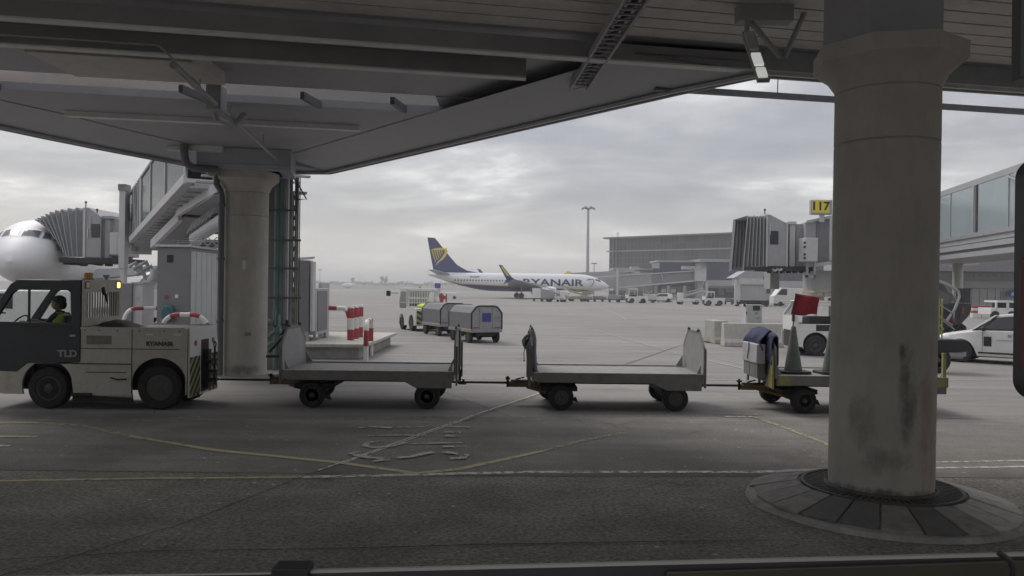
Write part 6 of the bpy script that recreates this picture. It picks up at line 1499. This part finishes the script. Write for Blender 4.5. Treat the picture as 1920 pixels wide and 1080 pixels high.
o = MB(); o.box(-.05, .04, near_s * .864, near_s * .870, .80, .88); o.box(-.35, .12, near_s * .866, near_s * .872, .70, .715); o.build('small_emblem', M['letter'], car)
# black tank trailer between pier and car
tk = thing('tank_trailer', 'black rounded tank on a pale wheeled frame beside the right pier', 'trailer')
DT = 20.5; o = MB(); a = at(1735, 637, DT); b_ = at(1815, 660, DT); zt, zb = a.z, b_.z; 
o.prism(rr(a.x, b_.x, zb, zt, .13), 'y', DT, DT + .7); o.build('tank', M['tyre'], tk, bevel=.05)
o = MB(); pbox(o, 1738, 1812, 660.5, 668, DT + .05, .5); pbox(o, 1775, 1806, 668, 672, DT + .1, .4); o.build('frame', M['steel'], tk, bevel=.01)
wheel(tk, at(1760, 670, DT).x, DT + .1, .34, .18)
o = MB(); pbox(o, 1758, 1763, 560, 640, DT + .9, .08); pbox(o, 1766, 1768.5, 560, 650, DT + .9, .05); o.beam(at(1755, 640, DT + .9), at(1790, 655, DT + .9), .05, .08); o.build('yellow_frame', M['yellow'], tk)
# covered boarding stairs
bs = thing('boarding_stairs', 'mobile boarding stairs with clouded arched canopy and dark curved side panels', 'boarding stairs')
DS = 40; 
def A_(x, y, d=0): return at(x, y, DS + d)
o = MB(); rings = []
for (x, y, r_) in ((1745, 512, 1.1), (1770, 530, 1.05), (1790, 548, .95), (1799, 566, .85), (1800, 585, .8)):
    c = A_(x, y + 18); rings.append([(c.x + .0 * k, c.y + 1.1 - 1.1 * math.cos(math.pi * k / 10), c.z + r_ * .75 * math.sin(math.pi * k / 10)) for k in range(11)])
o.loft(rings, caps=False, closed=False); o.build('clouded_canopy', M['milky'], bs)
for dy in (0, 2.2):
    o = MB(); o.tube([A_(1745, 521, dy), A_(1770, 531, dy), A_(1786, 538, dy), A_(1797, 546, dy), A_(1799, 556, dy), A_(1790, 580, dy), A_(1772, 606, dy)], .07, 8); o.build('canopy_arch', M['bridgelt'], bs)
o = MB(); pr_ = [(1745, 570), (1801, 569), (1823, 569), (1824, 580), (1818, 594), (1806, 606), (1790, 614), (1745, 618)]; P = [A_(*q) for q in pr_]; o.prism([(p.x, p.z) for p in P], 'y', DS + .1, DS + 2.1); o.build('side_panel', M['greyblk'], bs, bevel=.03)
o = MB(); P = [A_(*q) for q in ((1799, 541), (1822, 541), (1823, 568), (1799, 568))]
o.box(P[0].x, P[1].x, DS + .1, DS + .3, P[2].z, P[1].z); o.build('dark_cabinet', M['cab'], bs, bevel=.02)
o = MB(); 
for (x0, y0, x1, y1) in ((1802, 544, 1810, 552), (1811, 544, 1819, 552), (1803, 556, 1819, 565)): pbox(o, x0, x1, y0, y1, DS + .08, .015)
o.build('cabinet_windows', M['darkglass'], bs)
o = MB()
for (x0, y0, x1, y1) in ((1745, 560, 1790, 590), (1745, 582, 1786, 610), (1790, 580, 1788, 596), (1766, 600, 1790, 618), (1745, 590, 1770, 618)): o.tube([A_(x0, y0, -.1), A_(x1, y1, -.1)], .035, 6)
o.build('handrails', M['steel'], bs)
for s, (x0, x1, y0, y1) in enumerate(((1803, 1808, 577, 589), (1786, 1791, 594, 604))): o = MB(); pbox(o, x0, x1, y0, y1, DS + .06, .02); o.build('red_plate', M['red'], bs)
o = MB(); pbox(o, 1770, 1812, 612, 620, DS + .2, 1.4); o.build('undercarriage', M['under'], bs)
wheel(bs, A_(1778, 620).x, DS + .2, .28, .2); wheel(bs, A_(1804, 620).x, DS + .2, .28, .2)

# red and white water barriers and the white service truck behind the car
DR = 68
for k in range(2):
    a = at(1824 + k * 17, 574, DR); b_ = at(1840 + k * 17, 592, DR); t = thing('water_barrier', ('left', 'right')[k] + ' one of two red and white plastic barriers beyond the white hatchback', 'barrier', ((a.x + b_.x) / 2, DR, 0), 0, 'plastic barriers'); w = (b_.x - a.x) / 2
    for j, (z0, z1, mm) in enumerate(((0, .42, 'white'), (.42, .62, 'red'), (.62, .84, 'white'), (.84, 1.05, 'red'))): o = MB(); o.box(-w, w, 0, .4, z0 + .002, z1); o.build('band', M[mm], t, bevel=.03)
st_ = thing('service_truck', 'small open-cab white service truck beyond the white hatchback, at the right edge', 'truck')
o = MB(); pbox(o, 1858, 1905, 578, 590, 64, 1.8); o.build('body', M['white'], st_, bevel=.03)
o = MB(); pbox(o, 1870, 1905, 564, 567, 64, 1.8); pbox(o, 1867, 1870, 566, 580, 64, .1); pbox(o, 1888, 1892, 566, 580, 64, .1); o.build('cab_frame', M['white'], st_)
o = MB(); pbox(o, 1871, 1905, 568, 590, 64.6, .8); o.build('cab_interior', M['under'], st_)
for x in (1866, 1897): wheel(st_, at(x, 590, 64).x, 64.05, .36, .2)

# ================================================================== RIGHT PASSAGE AND BUILDING
gp = thing('glazed_passage', 'raised glazed passage with frosted panels at the right, above the white hatchback', 'passage')
Fa = at(1700, 490, 47.5); Na = at(1935, 447, 31.5)
v_ = Na - Fa; v_.z = 0; pn = Vector((-v_.y, v_.x, 0)).normalized(); pn = pn if pn.x > 0 else -pn
zf = 4.15
def gpt(t, s, h): p = Fa + v_ * t; return Vector((p.x, p.y, zf + h)) + pn * s
def gbox(mb, t0, t1, s0, s1, h0, h1): v = [gpt(t0, s0, h0), gpt(t0, s1, h0), gpt(t0, s1, h1), gpt(t0, s0, h1), gpt(t1, s0, h0), gpt(t1, s1, h0), gpt(t1, s1, h1), gpt(t1, s0, h1)]; mb.add(v, [(0, 1, 2, 3), (7, 6, 5, 4), (0, 4, 5, 1), (1, 5, 6, 2), (2, 6, 7, 3), (3, 7, 4, 0)])
o = MB(); gbox(o, 0, 1.2, .02, .05, .75, 2.95); o.build('frosted_panels', M['blueglass'], gp)
o = MB(); gbox(o, 0, 1.2, 0, 3.2, 2.95, 3.25); o.build('roof', M['bridge'], gp, bevel=.02)
o = MB(); gbox(o, 0, 1.2, -.03, .1, .55, .75); o.build('sill_rail', M['steel'], gp)
o = MB(); gbox(o, 0, 1.2, .05, 3.2, .30, .55); gbox(o, 0, 1.2, -.05, .0, .02, .25); gbox(o, 0, 1.2, 0, 3.2, -.35, -.12); o.build('floor_beam', M['bridge'], gp)
o = MB(); gbox(o, 0, 1.2, .1, 3.1, -.12, .3); o.build('dark_gap', M['cabinet'], gp)
for t in (.12, .30, .44, .62, .645, .86, .90):
    o = MB(); gbox(o, t, t + .006 if t not in (.62, .645, .9) else t + .012, -.02, .04, .75, 2.95); o.build('mullion', M['steel'] if t != .645 else M['under'], gp)
o = MB(); o.beam(gpt(.86, -.05, 2.9), gpt(.99, -.3, 2.35), .08, .06); o.build('open_pane', M['steel'], gp)
for t in (.02, 1.1): 
    for s in (.5, 2.7): q = gpt(t, s, 0); o = MB(); o.lathe([(.28, 0), (.28, zf - .35)], c=(q.x, q.y, 0), n=16); o.build('support_column', M['paleconc'], gp)
tb = thing('terminal_wing', 'light grey panelled terminal wall below and behind the glazed passage at the right', 'building')
DW = 82; o = MB(); pbox(o, 1600, 2300, 486, 600, DW, 8); o.build('wall', M['wallgrey'], tb)
o = MB(); pbox(o, 1600, 2300, 532, 537, DW - .25, .24); o.build('string_course', M['termband'], tb)
o = MB()
for k in range(14): pbox(o, 1806 + k * 15, 1807 + k * 15, 538, 575, DW - .05, .04)
o.build('panel_joints', M['cabinet'], tb)
o = MB(); pbox(o, 1600, 2300, 488, 506, DW - 3, 2.9); o.build('overhang', M['cabinet'], tb)
o = MB()
for k in range(5): pbox(o, 1780 + k * 3.2, 1782 + k * 3.2, 497, 500, DW - 3.02, .02)
for k in range(8): pbox(o, 1800 + k * 4.6, 1803.4 + k * 4.6, 491.5 - k * .3, 498.5 - k * .3, DW - 3.02, .02)
tag(o.build('faint_lettering', M['wallgrey'], tb), kind='stuff')
o = MB(); pbox(o, 1800, 1806, 505, 600, DW - 1, .5); o.build('corner_post', M['cabinet'], tb)
o = MB(); pbox(o, 1876, 1888, 546, 561, DW - .06, .05); o.build('wall_vent', M['cabinet'], tb)
o = MB()
for k in range(9): pbox(o, 1812 + k * 13, 1819 + k * 13, 509, 520, DW - .06, .05)
o.build('window', M['bridge'], tb)
ws = thing('wall_sign', 'small blue square sign on the light grey wall beyond the hatchback', 'sign')
o = MB(); pbox(o, 1893, 1905, 544, 556, DW - .4, .1); o.build('blue_panel', mat('sign blue', (.04, .12, .38), .4, var=.05), ws)
o = MB(); P = [at(1896, 554, DW - .42), at(1901, 554, DW - .42), at(1903, 546, DW - .42), at(1898, 549, DW - .42)]; o.prism([(p.x, p.z) for p in P], 'y', DW - .43, DW - .41); o.build('white_symbol', M['signwhite'], ws)

# ================================================================== FAR TERMINAL
ft = thing('terminal_building', 'large dark grey flat-roofed terminal block across the apron', 'building')
a = at(1143, 447, 232); b_ = at(1400, 433, 204); dvt = (b_ - a); dvt.z = 0; zr = a.z + .1
def tp_(t, s, z): p = Vector((a.x, a.y, 0)) + dvt * t; n_ = Vector((-dvt.y, dvt.x, 0)).normalized(); n_ = n_ if n_.y > 0 else -n_; return Vector((p.x, p.y, z)) + n_ * s
def bbox_(mb, t0, t1, s0, s1, z0, z1): v = [tp_(t0, s0, z0), tp_(t0, s1, z0), tp_(t0, s1, z1), tp_(t0, s0, z1), tp_(t1, s0, z0), tp_(t1, s1, z0), tp_(t1, s1, z1), tp_(t1, s0, z1)]; mb.add(v, [(0, 1, 2, 3), (7, 6, 5, 4), (0, 4, 5, 1), (1, 5, 6, 2), (2, 6, 7, 3), (3, 7, 4, 0)])
o = MB(); bbox_(o, 0, 1.75, 0, 30, 0, zr - .25); o.build('block', M['terminal'], ft, smooth=False)
o = MB(); bbox_(o, -.03, 1.76, -1.6, 31, zr - .249, zr + .15); o.build('roof', M['cabinet'], ft, smooth=False)
o = MB(); bbox_(o, -.02, 1.75, -.25, -.02, 12.9, 13.25); o.build('ledge', M['termband'], ft)
random.seed(11); o = MB()
for k in range(60):
    t = k / 60 * 1.7; bbox_(o, t, t + .0018, -.06, -.01, 0, zr - .3)
for z in (2.8, 5.4, 7.4, 9.3, 11.1, 14.8): bbox_(o, 0, 1.75, -.05, -.01, z, z + .07)
tag(o.build('cladding_joints', M['cabinet'], ft), kind='stuff')
cl2 = [mat('cladding tone %d' % k, (.088 + .010 * k, .093 + .010 * k, .100 + .010 * k), .5, var=.1, scale=.3) for k in range(4)]
for r_, (z0, z1) in enumerate(((2.9, 7.3), (7.5, 12.7), (13.3, 14.7), (14.9, 16.8))):
    o = MB()
    for k in range(38):
        t = k * .045; o.m += []; n0 = len(o.m); bbox_(o, t + .002, t + .043, -.04, -.015, z0, z1)
        for i in range(n0, len(o.m)): o.m[i] = random.randint(0, 3)
    o.build('cladding_row', cl2, ft)
for t in (.035, .06): o = MB(); bbox_(o, t, t + .004, -.5, -.1, 0, zr - .3); o.build('corner_pipe', M['conduit'], ft)
for t, h in ((.02, 2.0), (.9, 1.3), (.93, 1.6), (1.0, 1.2)):
    o = MB(); p = tp_(t, 3, zr); o.tube([p, p + Vector((0, 0, h))], .09, 6); o.tube([p + Vector((-.8, 0, h * .7)), p + Vector((.8, 0, h * .7))], .05, 6); o.build('roof_aerial', M['conduit'], ft)
# lower concourse in front
cnc = thing('concourse_building', 'low concourse with navy glass boxes and pale band in front of the dark terminal', 'building')
DC = 176
def cb2(name, x0, x1, y0, y1, D, dep, m, par=cnc, bev=0): o = MB(); pbox(o, x0, x1, y0, y1, D, dep); return o.build(name, m, par, bevel=bev, smooth=False)
cb2('navy_glass_box', 1236, 1312, 491, 538, DC + 6, 10, M['termglass']); cb2('navy_glass_box', 1328, 1570, 490, 529, DC, 12, M['termglass'])
cb2('glass_top_rail', 1232, 1316, 489, 491, DC + 5.8, 10, M['termband']); cb2('glass_top_rail', 1312, 1570, 488.5, 490.5, DC - .3, 12, M['bridge'])
cb2('stair_tower', 1312, 1328, 490, 575, DC + 1, 10, M['bridge'])
cb2('pale_band', 1322, 1570, 528, 536, DC - 1, 12, M['termband']); cb2('dark_soffit', 1322, 1570, 536, 540, DC - .8, 12, M['cabinet'])
cb2('left_wing', 1150, 1240, 505, 545, DC + 14, 8, M['bridge']); cb2('left_roof_edge', 1150, 1240, 503, 505.5, DC + 13.5, 9, M['termband'])
cb2('back_wall', 1322, 1560, 540, 576, DC + 4, 4, M['cabinet'])
for x in (1206, 1228, 1252, 1282, 1306, 1322, 1420, 1470, 1520, 1556):
    o = MB(); pbox(o, x, x + 5, 536, 576, DC + .5, .6); o.build('support_pillar', M['paleconc'], cnc)
for x0, x1, z0, z1 in ((1346, 1358, 541, 553), (1361, 1376, 539, 548), (1386, 1398, 541, 553), (1478, 1496, 543, 556), (1500, 1512, 543, 556)):
    cb2('window', x0, x1, z0, z1, DC + 3.8, .15, M['bridgelt'])
o = MB(); pbox(o, 1206, 1290, 553, 574, DC + 26, 2); pbox(o, 1180, 1206, 548, 574, DC + 26, 2); o.build('rear_annex', M['cabinet'], cnc)
for x in (1182, 1210, 1240, 1258): cb2('pale_opening', x, x + (14 if x < 1240 else 9), 542, 549, DC + 27.9, .1, M['bridgelt'])  # openings drawn as plain pale plates
# far boarding bridge
fb = thing('boarding_bridge', 'distant pale boarding bridge between the airliner nose and the dark terminal', 'boarding bridge')
DB_ = 171
def fseg(name, x0, yt0, yb0, x1, yt1, yb1, D0_, D1_, dep, m):
    v = [at(x0, yb0, D0_), at(x0, yt0, D0_), at(x1, yt1, D1_), at(x1, yb1, D1_)]; w = [q + Vector((0, dep, 0)) for q in v]; o = MB(); o.add(v + w, [(0, 1, 2, 3), (7, 6, 5, 4), (0, 4, 5, 1), (1, 5, 6, 2), (2, 6, 7, 3), (3, 7, 4, 0)]); return o.build(name, m, fb, smooth=False)
fseg('tunnel', 1158, 518, 538, 1222, 514, 536, DB_, DB_, 3, M['bridge']); fseg('tunnel', 1222.2, 516, 532, 1302, 509, 525, DB_, DB_, 2.6, M['cabinet'])
fseg('roof_rail', 1110, 519, 521, 1302, 507, 509, DB_ - .3, DB_ - .3, .3, M['bridgelt']); fseg('lower_rail', 1160, 538, 540.5, 1302, 525, 528, DB_ - .3, DB_ - .3, .3, M['bridgelt'])
fseg('cab', 1060, 512, 540, 1157, 508, 541, DB_ + 8, DB_ + 3, 4, M['bridge']); fseg('cab_roof', 1040, 516, 519, 1190, 505, 509, DB_ + 7.6, DB_ + 3, 4.6, M['wallgrey'])
cf = cb2('rotunda', 1303, 1324, 505, 527, DB_ - 1, 4, M['bridgelt'], fb); cb2('rotunda_roof', 1301, 1326, 502, 505, DB_ - 1.2, 4.4, M['termband'], fb)
cb2('rotunda_column', 1308, 1318, 527, 575, DB_, 1.6, M['bridge'], fb); cb2('rotunda_column', 1322, 1328, 528, 575, DB_, 1, M['bridgelt'], fb)
for x0, y0, x1, y1 in ((1196, 516, 1206, 530), (1212, 515, 1222, 531), (1240, 513, 1243, 527)): o = MB(); o.beam(at(x0, y0, DB_ - .4), at(x1, y1, DB_ - .4), .14, .1); o.build('brace', M['bridgelt'], fb)
cb2('lift_column', 1156, 1160, 504, 566, DB_ - 1, .4, M['bridgelt'], fb)
cb2('roof_unit', 1281, 1303, 499, 505, DB_ - .5, 2, M['termband'], fb); cb2('roof_unit', 1183, 1199, 500, 506, DB_ + 8, 2, M['termband'], fb); cb2('roof_unit', 1180, 1200, 509, 515, DB_ + 6, 2, M['bridgelt'], fb)
o = MB()
for k in range(9): o.beam(at(1205 + k * 1.8, 566 - k * 3.2, DB_), at(1208 + k * 1.8, 566 - k * 3.2, DB_), .2, .2)
o.tube([at(1202, 562, DB_), at(1216, 540, DB_)], .12, 6); o.build('service_stairs', M['conduit'], fb)
# service pavilion
sp_ = thing('apron_shelter', 'pale boxy shelter with sloped grey roof beyond the kiosk and barriers', 'shelter')
DV = 108
o = MB(); v = [at(1376, 521, DV), at(1398, 508, DV), at(1442, 510, DV), at(1442, 522, DV)]; w = [q + Vector((0, 4, 0)) for q in v]; o.add(v + w, [(0, 1, 2, 3), (7, 6, 5, 4), (0, 4, 5, 1), (1, 5, 6, 2), (2, 6, 7, 3), (3, 7, 4, 0)]); o.build('sloped_roof', M['bridge'], sp_)
cb2('front_band', 1388, 1440, 522, 533, DV, 4, M['bridgelt'], sp_); cb2('body', 1391, 1437, 533.2, 563, DV + .2, 3.6, M['wallgrey'], sp_)
cb2('left_leg', 1378, 1382, 524, 571, DV, .4, M['bridgelt'], sp_); cb2('left_leg', 1384, 1388, 522, 566, DV + .1, .5, M['bridgelt'], sp_); cb2('vent', 1432, 1441, 518, 524, DV - .1, .1, M['under'], sp_)
o = MB(); pbox(o, 1380, 1442, 563.2, 570, DV + .5, 2.6); o.build('base_frame', M['under'], sp_)
for x in (1383, 1396, 1426, 1438): wheel(sp_, at(x, 570, DV).x, DV + .3, .35, .2)
# masts
def mast(label, px, ytop, D, r, head=True):
    a = at(px, ytop, D); t = thing('floodlight_mast', label, 'mast', (a.x, D, 0)); o = MB(); o.tube([(0, 0, 0), (0, 0, a.z)], [r * 1.3, r * .8], 12); o.build('mast_pole', M['steel'], t)
    if head:
        o = MB(); o.tube([(-r * 4, 0, a.z), (r * 4, 0, a.z)], r * .3, 6); o.lathe([(r * 2.2, a.z - .25), (r * 2.2, a.z - .1)], n=16); o.build('ring', M['conduit'], t)
        for s in range(5):
            o = MB(); x = (-1.1 + s * .55) * (r / .28); T = Matrix.Translation((x, -.3, a.z - .15 + (.25 if s % 2 else 0))) @ Matrix.Rotation(R(-35), 4, 'X') @ Matrix.Rotation(R((s - 2) * 15), 4, 'Z'); o.box(-.32, .32, -.12, .12, -.22, .22, T=T); o.build('floodlight', M['cabinet'], t, bevel=.03)
    else:
        o = MB(); o.box(-.8, .8, -.2, .2, a.z - .3, a.z); o.build('lamp_head', M['conduit'], t)
    return t
mast('tall steel floodlight mast behind the airliner nose', 1103, 390, 186, .32)
mast('short lamp mast just right of the tall floodlight mast', 1114, 493, 225, .13, False)
mast('slender distant lamp pole right of the ventilation unit', 600, 505, 330, .12, False)
gs2 = thing('gate_sign', 'small distant yellowish gate sign above the airliner roof', 'sign')
cb2('sign_box', 1062, 1071, 509, 514, 175, .5, M['signyel'], gs2); cb2('sign_post', 1066, 1067.5, 514, 520, 175.1, .3, M['conduit'], gs2)

# ================================================================== DISTANT VEHICLES
g0 = G(1340, 573.5); small_tractor('tow_tractor', 'white tow tractor parked alone in front of the pale concourse band', (g0.x, g0.y, 0), R(3), 2.75, 1.5, 1.9, detail=False)
g0 = G(1196, 568.5); small_tractor('tow_tractor', 'white tractor with round-topped cab left of the distant terminal pillars', (g0.x, g0.y, 0), R(8), 3.2, 1.6, 2.2, detail=False)
g0 = G(1240, 567); hatchback('parked_car', 'distant white car parked under the concourse edge', (g0.x, g0.y + 1, 0), R(4))
g0 = G(1260, 567.5); hatchback('parked_car', 'distant car nose-on beside the distant white car', (g0.x, g0.y + 6, 0), R(60))
def belt_loader(label, px, py, rz=0, m=M['white'], flip=1, s=1.0, group=None, rails='steel'):
    g = G(px, py); t = thing('belt_loader', label, 'belt loader', (g.x, g.y, 0), rz, group)
    o = MB(); o.box(-1.7 * s, 1.7 * s, 0, 1.6, .35, .85); o.build('chassis', m, t, bevel=.05)
    o = MB(); o.beam((-2.4 * s * flip, .8, .75), (2.6 * s * flip, .8, 2.0 * s), .8, .25); o.build('conveyor', M['conduit'], t)
    o = MB()
    for y in (.35, 1.25): o.beam((-2.2 * s * flip, y, 1.25), (2.5 * s * flip, y, 2.45 * s), .05, .05)
    for k in range(7):
        f = k / 6; x = (-2.2 + 4.7 * f) * s * flip; z = .85 + 1.25 * s * f; o.beam((x, .35, z), (x, .35, z + .5), .05, .05)
    o.build('conveyor_rails', M[rails], t)
    o = MB(); o.box(-1.6 * s * flip, -.8 * s * flip, .05, .6, .85, 1.7); o.build('driver_cab', m, t, bevel=.05)
    for x in (-1.15 * s, 1.15 * s): wheel(t, x, .1, .33, .2); wheel(t, x, 1.5, .33, .2)
    return t
belt_loader('white baggage loader with raised rails right of the distant cars', 1292, 571, R(2))
belt_loader('yellow railed belt loader under the forward belly of the airliner', 1082, 565, R(-18), M['yellow'], -1, 1.0, rails='yellow')
belt_loader('belt loader near the wing root of the airliner', 1040, 566, R(-20), M['white'], -1)
def container(label, px, py, w, h, d, m, group='containers and carts under the airliner', rz=-.4):
    g = G(px, py); t = thing('cargo_cart', label, 'cart', (g.x, g.y, 0), rz, group)
    o = MB(); o.prism([(-w / 2, .5), (w / 2, .5), (w / 2, h * .8), (w / 2 - .2, h), (-w / 2, h)], 'y', 0, d); o.build('container', m, t, bevel=.03)
    o = MB(); o.box(-w / 2 - .1, w / 2 + .1, 0, d, .36, .49); o.build('trolley', M['under'], t)
    for x in (-w * .35, w * .35): wheel(t, x, .08, .2, .14)
    return t
container('white box container on a trolley just right of the wing, under the airliner', 1008, 565, 1.9, 2.1, 1.5, M['white'])
container('grey container on a trolley beside the white box under the airliner', 1023, 566, 1.7, 1.9, 1.5, M['silver'])
container('pale low container cart under the middle of the name lettering', 1052, 566, 1.7, 1.8, 1.5, M['white'])
container('low cart below the dark belly of the airliner', 1096, 566, 1.6, 1.0, 1.4, M['silver'])
container('low loaded cart below the airliner nose', 1122, 566, 1.9, .95, 1.4, M['cartgrey'])
container('pale cart right of the airliner nose', 1150, 567, 1.8, 1.2, 1.4, M['silver'], 'carts near the far bridge')
container('brownish low cart beneath the far bridge', 1168, 567, 1.9, 1.1, 1.4, M['cartgrey'], 'carts near the far bridge')
container('pale cart beside the round-topped tractor', 1216, 568, 1.8, 1.4, 1.4, M['bridgelt'], 'carts near the far bridge')
container('yellowish cart beside the distant cars', 1276, 567, 1.2, 1.1, 1.2, M['yellow'], 'carts near the far bridge')
container('low pinkish brown cart right of the lone white tractor', 1366, 571, 1.4, .95, 1.2, M['cartgrey'], 'carts near the far bridge')
boxvan('distant dark-windowed bus left of the white tractor with rails', 1450, 118, 4.6, 2.9, 2.2, M['bridge'], None, 0, 'parked_bus')
boxvan('distant white van between the bus and the white tractor with rails', 1482, 112, 4.6, 2.6, 2.0, M['white'])
# a small marker and far plane pieces behind the middle train
wp = thing('windsock_marker', 'small red and white striped marker frame behind the middle tow tractor', 'marker')
DM = 60; p = at(826, 590, DM)
o = MB(); P = [at(*q, DM) for q in ((823, 552), (829, 549), (833, 556), (831, 566), (827, 574), (824, 562))]; o.prism([(q.x, q.z) for q in P], 'y', DM, DM + .08); P = [at(*q, DM) for q in ((836, 549), (838, 552), (838, 566), (835, 567))]; o.prism([(q.x, q.z) for q in P], 'y', DM, DM + .08); o.build('red_panels', M['red'], wp)
o = MB(); o.tube([(p.x, DM + .1, 0), (p.x, DM + .1, at(826, 556, DM).z)], .05, 8); o.tube([(p.x + .4, DM + .1, 0), (p.x + .4, DM + .1, at(826, 556, DM).z)], .05, 8); o.build('stand', M['white'], wp)
ol = thing('fuel_cart', 'small white cart with tail panel far behind the middle tow tractor', 'cart')
DF = 140; o = MB(); pbox(o, 828, 858, 549, 562, DF, 2); o.build('body', M['white'], ol, bevel=.1)
o = MB(); pbox(o, 815, 826, 531, 540, DF, .3); o.build('tail_panel', M['bluemark'], ol); o = MB(); pbox(o, 818, 826, 540, 556, DF + .1, .3); o.build('mast', M['bridgelt'], ol)
for x in (834, 852): wheel(ol, at(x, 562, DF).x, DF + .1, .3, .25)
fp = thing('distant_airliner', 'tiny white airliner taxiing far off before the tree line', 'airliner')
DD = 640; zz = at(650, 536, DD).z
o = MB(); o.tube([at(640, 535.5, DD), at(644, 535, DD), at(658, 535, DD), at(663, 534.8, DD)], [.4, 1.8, 1.8, .4], 10); o.build('fuselage', M['planewhite'], fp)
o = MB(); P = [at(*q, DD) for q in ((659, 534), (663, 528.5), (664, 528.5), (663, 534.5))]; o.prism([(q.x, q.z) for q in P], 'y', DD, DD + .5); o.build('fin', M['planewhite'], fp)
o = MB(); o.box(at(651, 537, DD).x, at(653, 537, DD).x, DD, DD + 2, 0, zz - 1); o.build('landing_gear', M['under'], fp)

# ================================================================== TREES
random.seed(21)
def clump(mb, c, r, h, n, s):
    for _ in range(n):
        u = Vector((random.gauss(0, .42), random.gauss(0, .42), random.gauss(0, .40))); 
        if u.length > 1: u.normalize()
        p = Vector((c[0] + u.x * r, c[1] + u.y * r, c[2] + u.z * h)); q = random.uniform(.5, 1) * s
        a = Vector((random.uniform(-1, 1), random.uniform(-1, 1), random.uniform(-1, 1))).normalized() * q; b = a.orthogonal().normalized() * q
        mb.add([p - a, p + b, p + a, p - b], [(0, 1, 2, 3)])
DTt = 900; o = MB()
for px in range(470, 860, 3):
    hgt = 4.0 + 3.0 * noise.noise(Vector((px * .035, 0, 3))) + 2.2 * noise.noise(Vector((px * .17, 4, 3)))
    if 712 < px < 716 or 700 < px < 712: hgt *= .55
    p = at(px, 540, DTt + random.uniform(-20, 40)); clump(o, (p.x, p.y, 3.4 + hgt * .5), 3.2, max(1.5, hgt * .62), 26, .9)
for px in range(860, 1160, 4):
    hgt = 2.5 + 1.5 * noise.noise(Vector((px * .08, 0, 3))); p = at(px, 540, DTt + 30); clump(o, (p.x, p.y, 3 + hgt * .5), 3.2, hgt * .6, 14, .9)
tag(o.build('far_tree_line', M['foliage'], smooth=False), 'long low line of far trees along the horizon', 'trees', kind='stuff')
for k, (px, h) in enumerate(((717, 11.5), (723, 12.5), (660, 9.5))):
    p = at(px, 540, 870); t = thing('tree', ('left tree of the close pair standing above the far tree line', 'right tree of the close pair standing above the far tree line', 'rounded tree rising above the far trees beyond the tiny airliner')[k], 'tree', (p.x, p.y, 2.5))
    q = MB(); q.tube([(0, 0, 0), (.1, 0, h * .35), (.3, 0, h * .75)], [.35, .25, .1], 6); q.tube([(.1, 0, h * .3), (1.4, .5, h * .7)], [.15, .06], 5); q.tube([(.1, 0, h * .3), (-1.3, -.5, h * .7)], [.15, .06], 5); q.build('trunk', M['trunk'], t)
    q = MB()
    for j in range(9): clump(q, (random.uniform(-1.6, 1.6), random.uniform(-1.6, 1.6), h * random.uniform(.35, .85)), 1.5, h * .14, 60, .45)
    q.build('crown', M['foliage'], t, smooth=False)
o = MB()
for z in range(6): o.lathe([(.22, 12 * z / 6 * 1.0), (.22, 12 * (z + .98) / 6)], n=8, mi=z % 2)
p = at(675, 540, 890); t = thing('radio_mast', 'thin red and white mast above the far trees', 'mast', (p.x, p.y, 3.5)); o.build('shaft', [M['white'], M['red']], t)

# ================================================================== UNSEEN WALL ADDED BEHIND THE CAMERA TO BLOCK LIGHT
bw_ = thing('added_rear_wall', 'unseen terminal wall added behind the bus to block light from the back', 'building', (5, -13, 0))
o = MB(); o.box(-40, 40, -.6, 0, 0, 9); o.build('wall', M['wallgrey'], bw_)
# ================================================================== tidy: put every empty at the base of its thing
bpy.context.view_layer.update()
for o in list(scene.objects):
    if o.type == 'EMPTY' and o.parent is None and o.location.length < 1e-6 and o.children:
        lo = Vector((1e9,) * 3); hi = Vector((-1e9,) * 3)
        for c in o.children_recursive:
            if c.type != 'MESH': continue
            for v in c.bound_box:
                p = c.matrix_world @ Vector(v); lo = Vector(map(min, lo, p)); hi = Vector(map(max, hi, p))
        of = Vector(((lo.x + hi.x) / 2, (lo.y + hi.y) / 2, lo.z)); o.location = of
        for c in o.children: c.location = c.location - of

# ================================================================== AIR
hz = MB(); hz.box(-2600, 2600, -200, 3600, -1, 34); ho = tag(hz.build('haze', M['white'], smooth=False), kind='stuff')
hm = bpy.data.materials.new('haze'); hm.use_nodes = True; t = hm.node_tree; t.nodes.clear()
oo = t.nodes.new('ShaderNodeOutputMaterial'); pv = t.nodes.new('ShaderNodeVolumePrincipled'); pv.inputs['Density'].default_value = .0010; pv.inputs['Color'].default_value = (.92, .93, .95, 1); pv.inputs['Anisotropy'].default_value = .2
t.links.new(pv.outputs[0], oo.inputs['Volume']); ho.data.materials.clear(); ho.data.materials.append(hm)
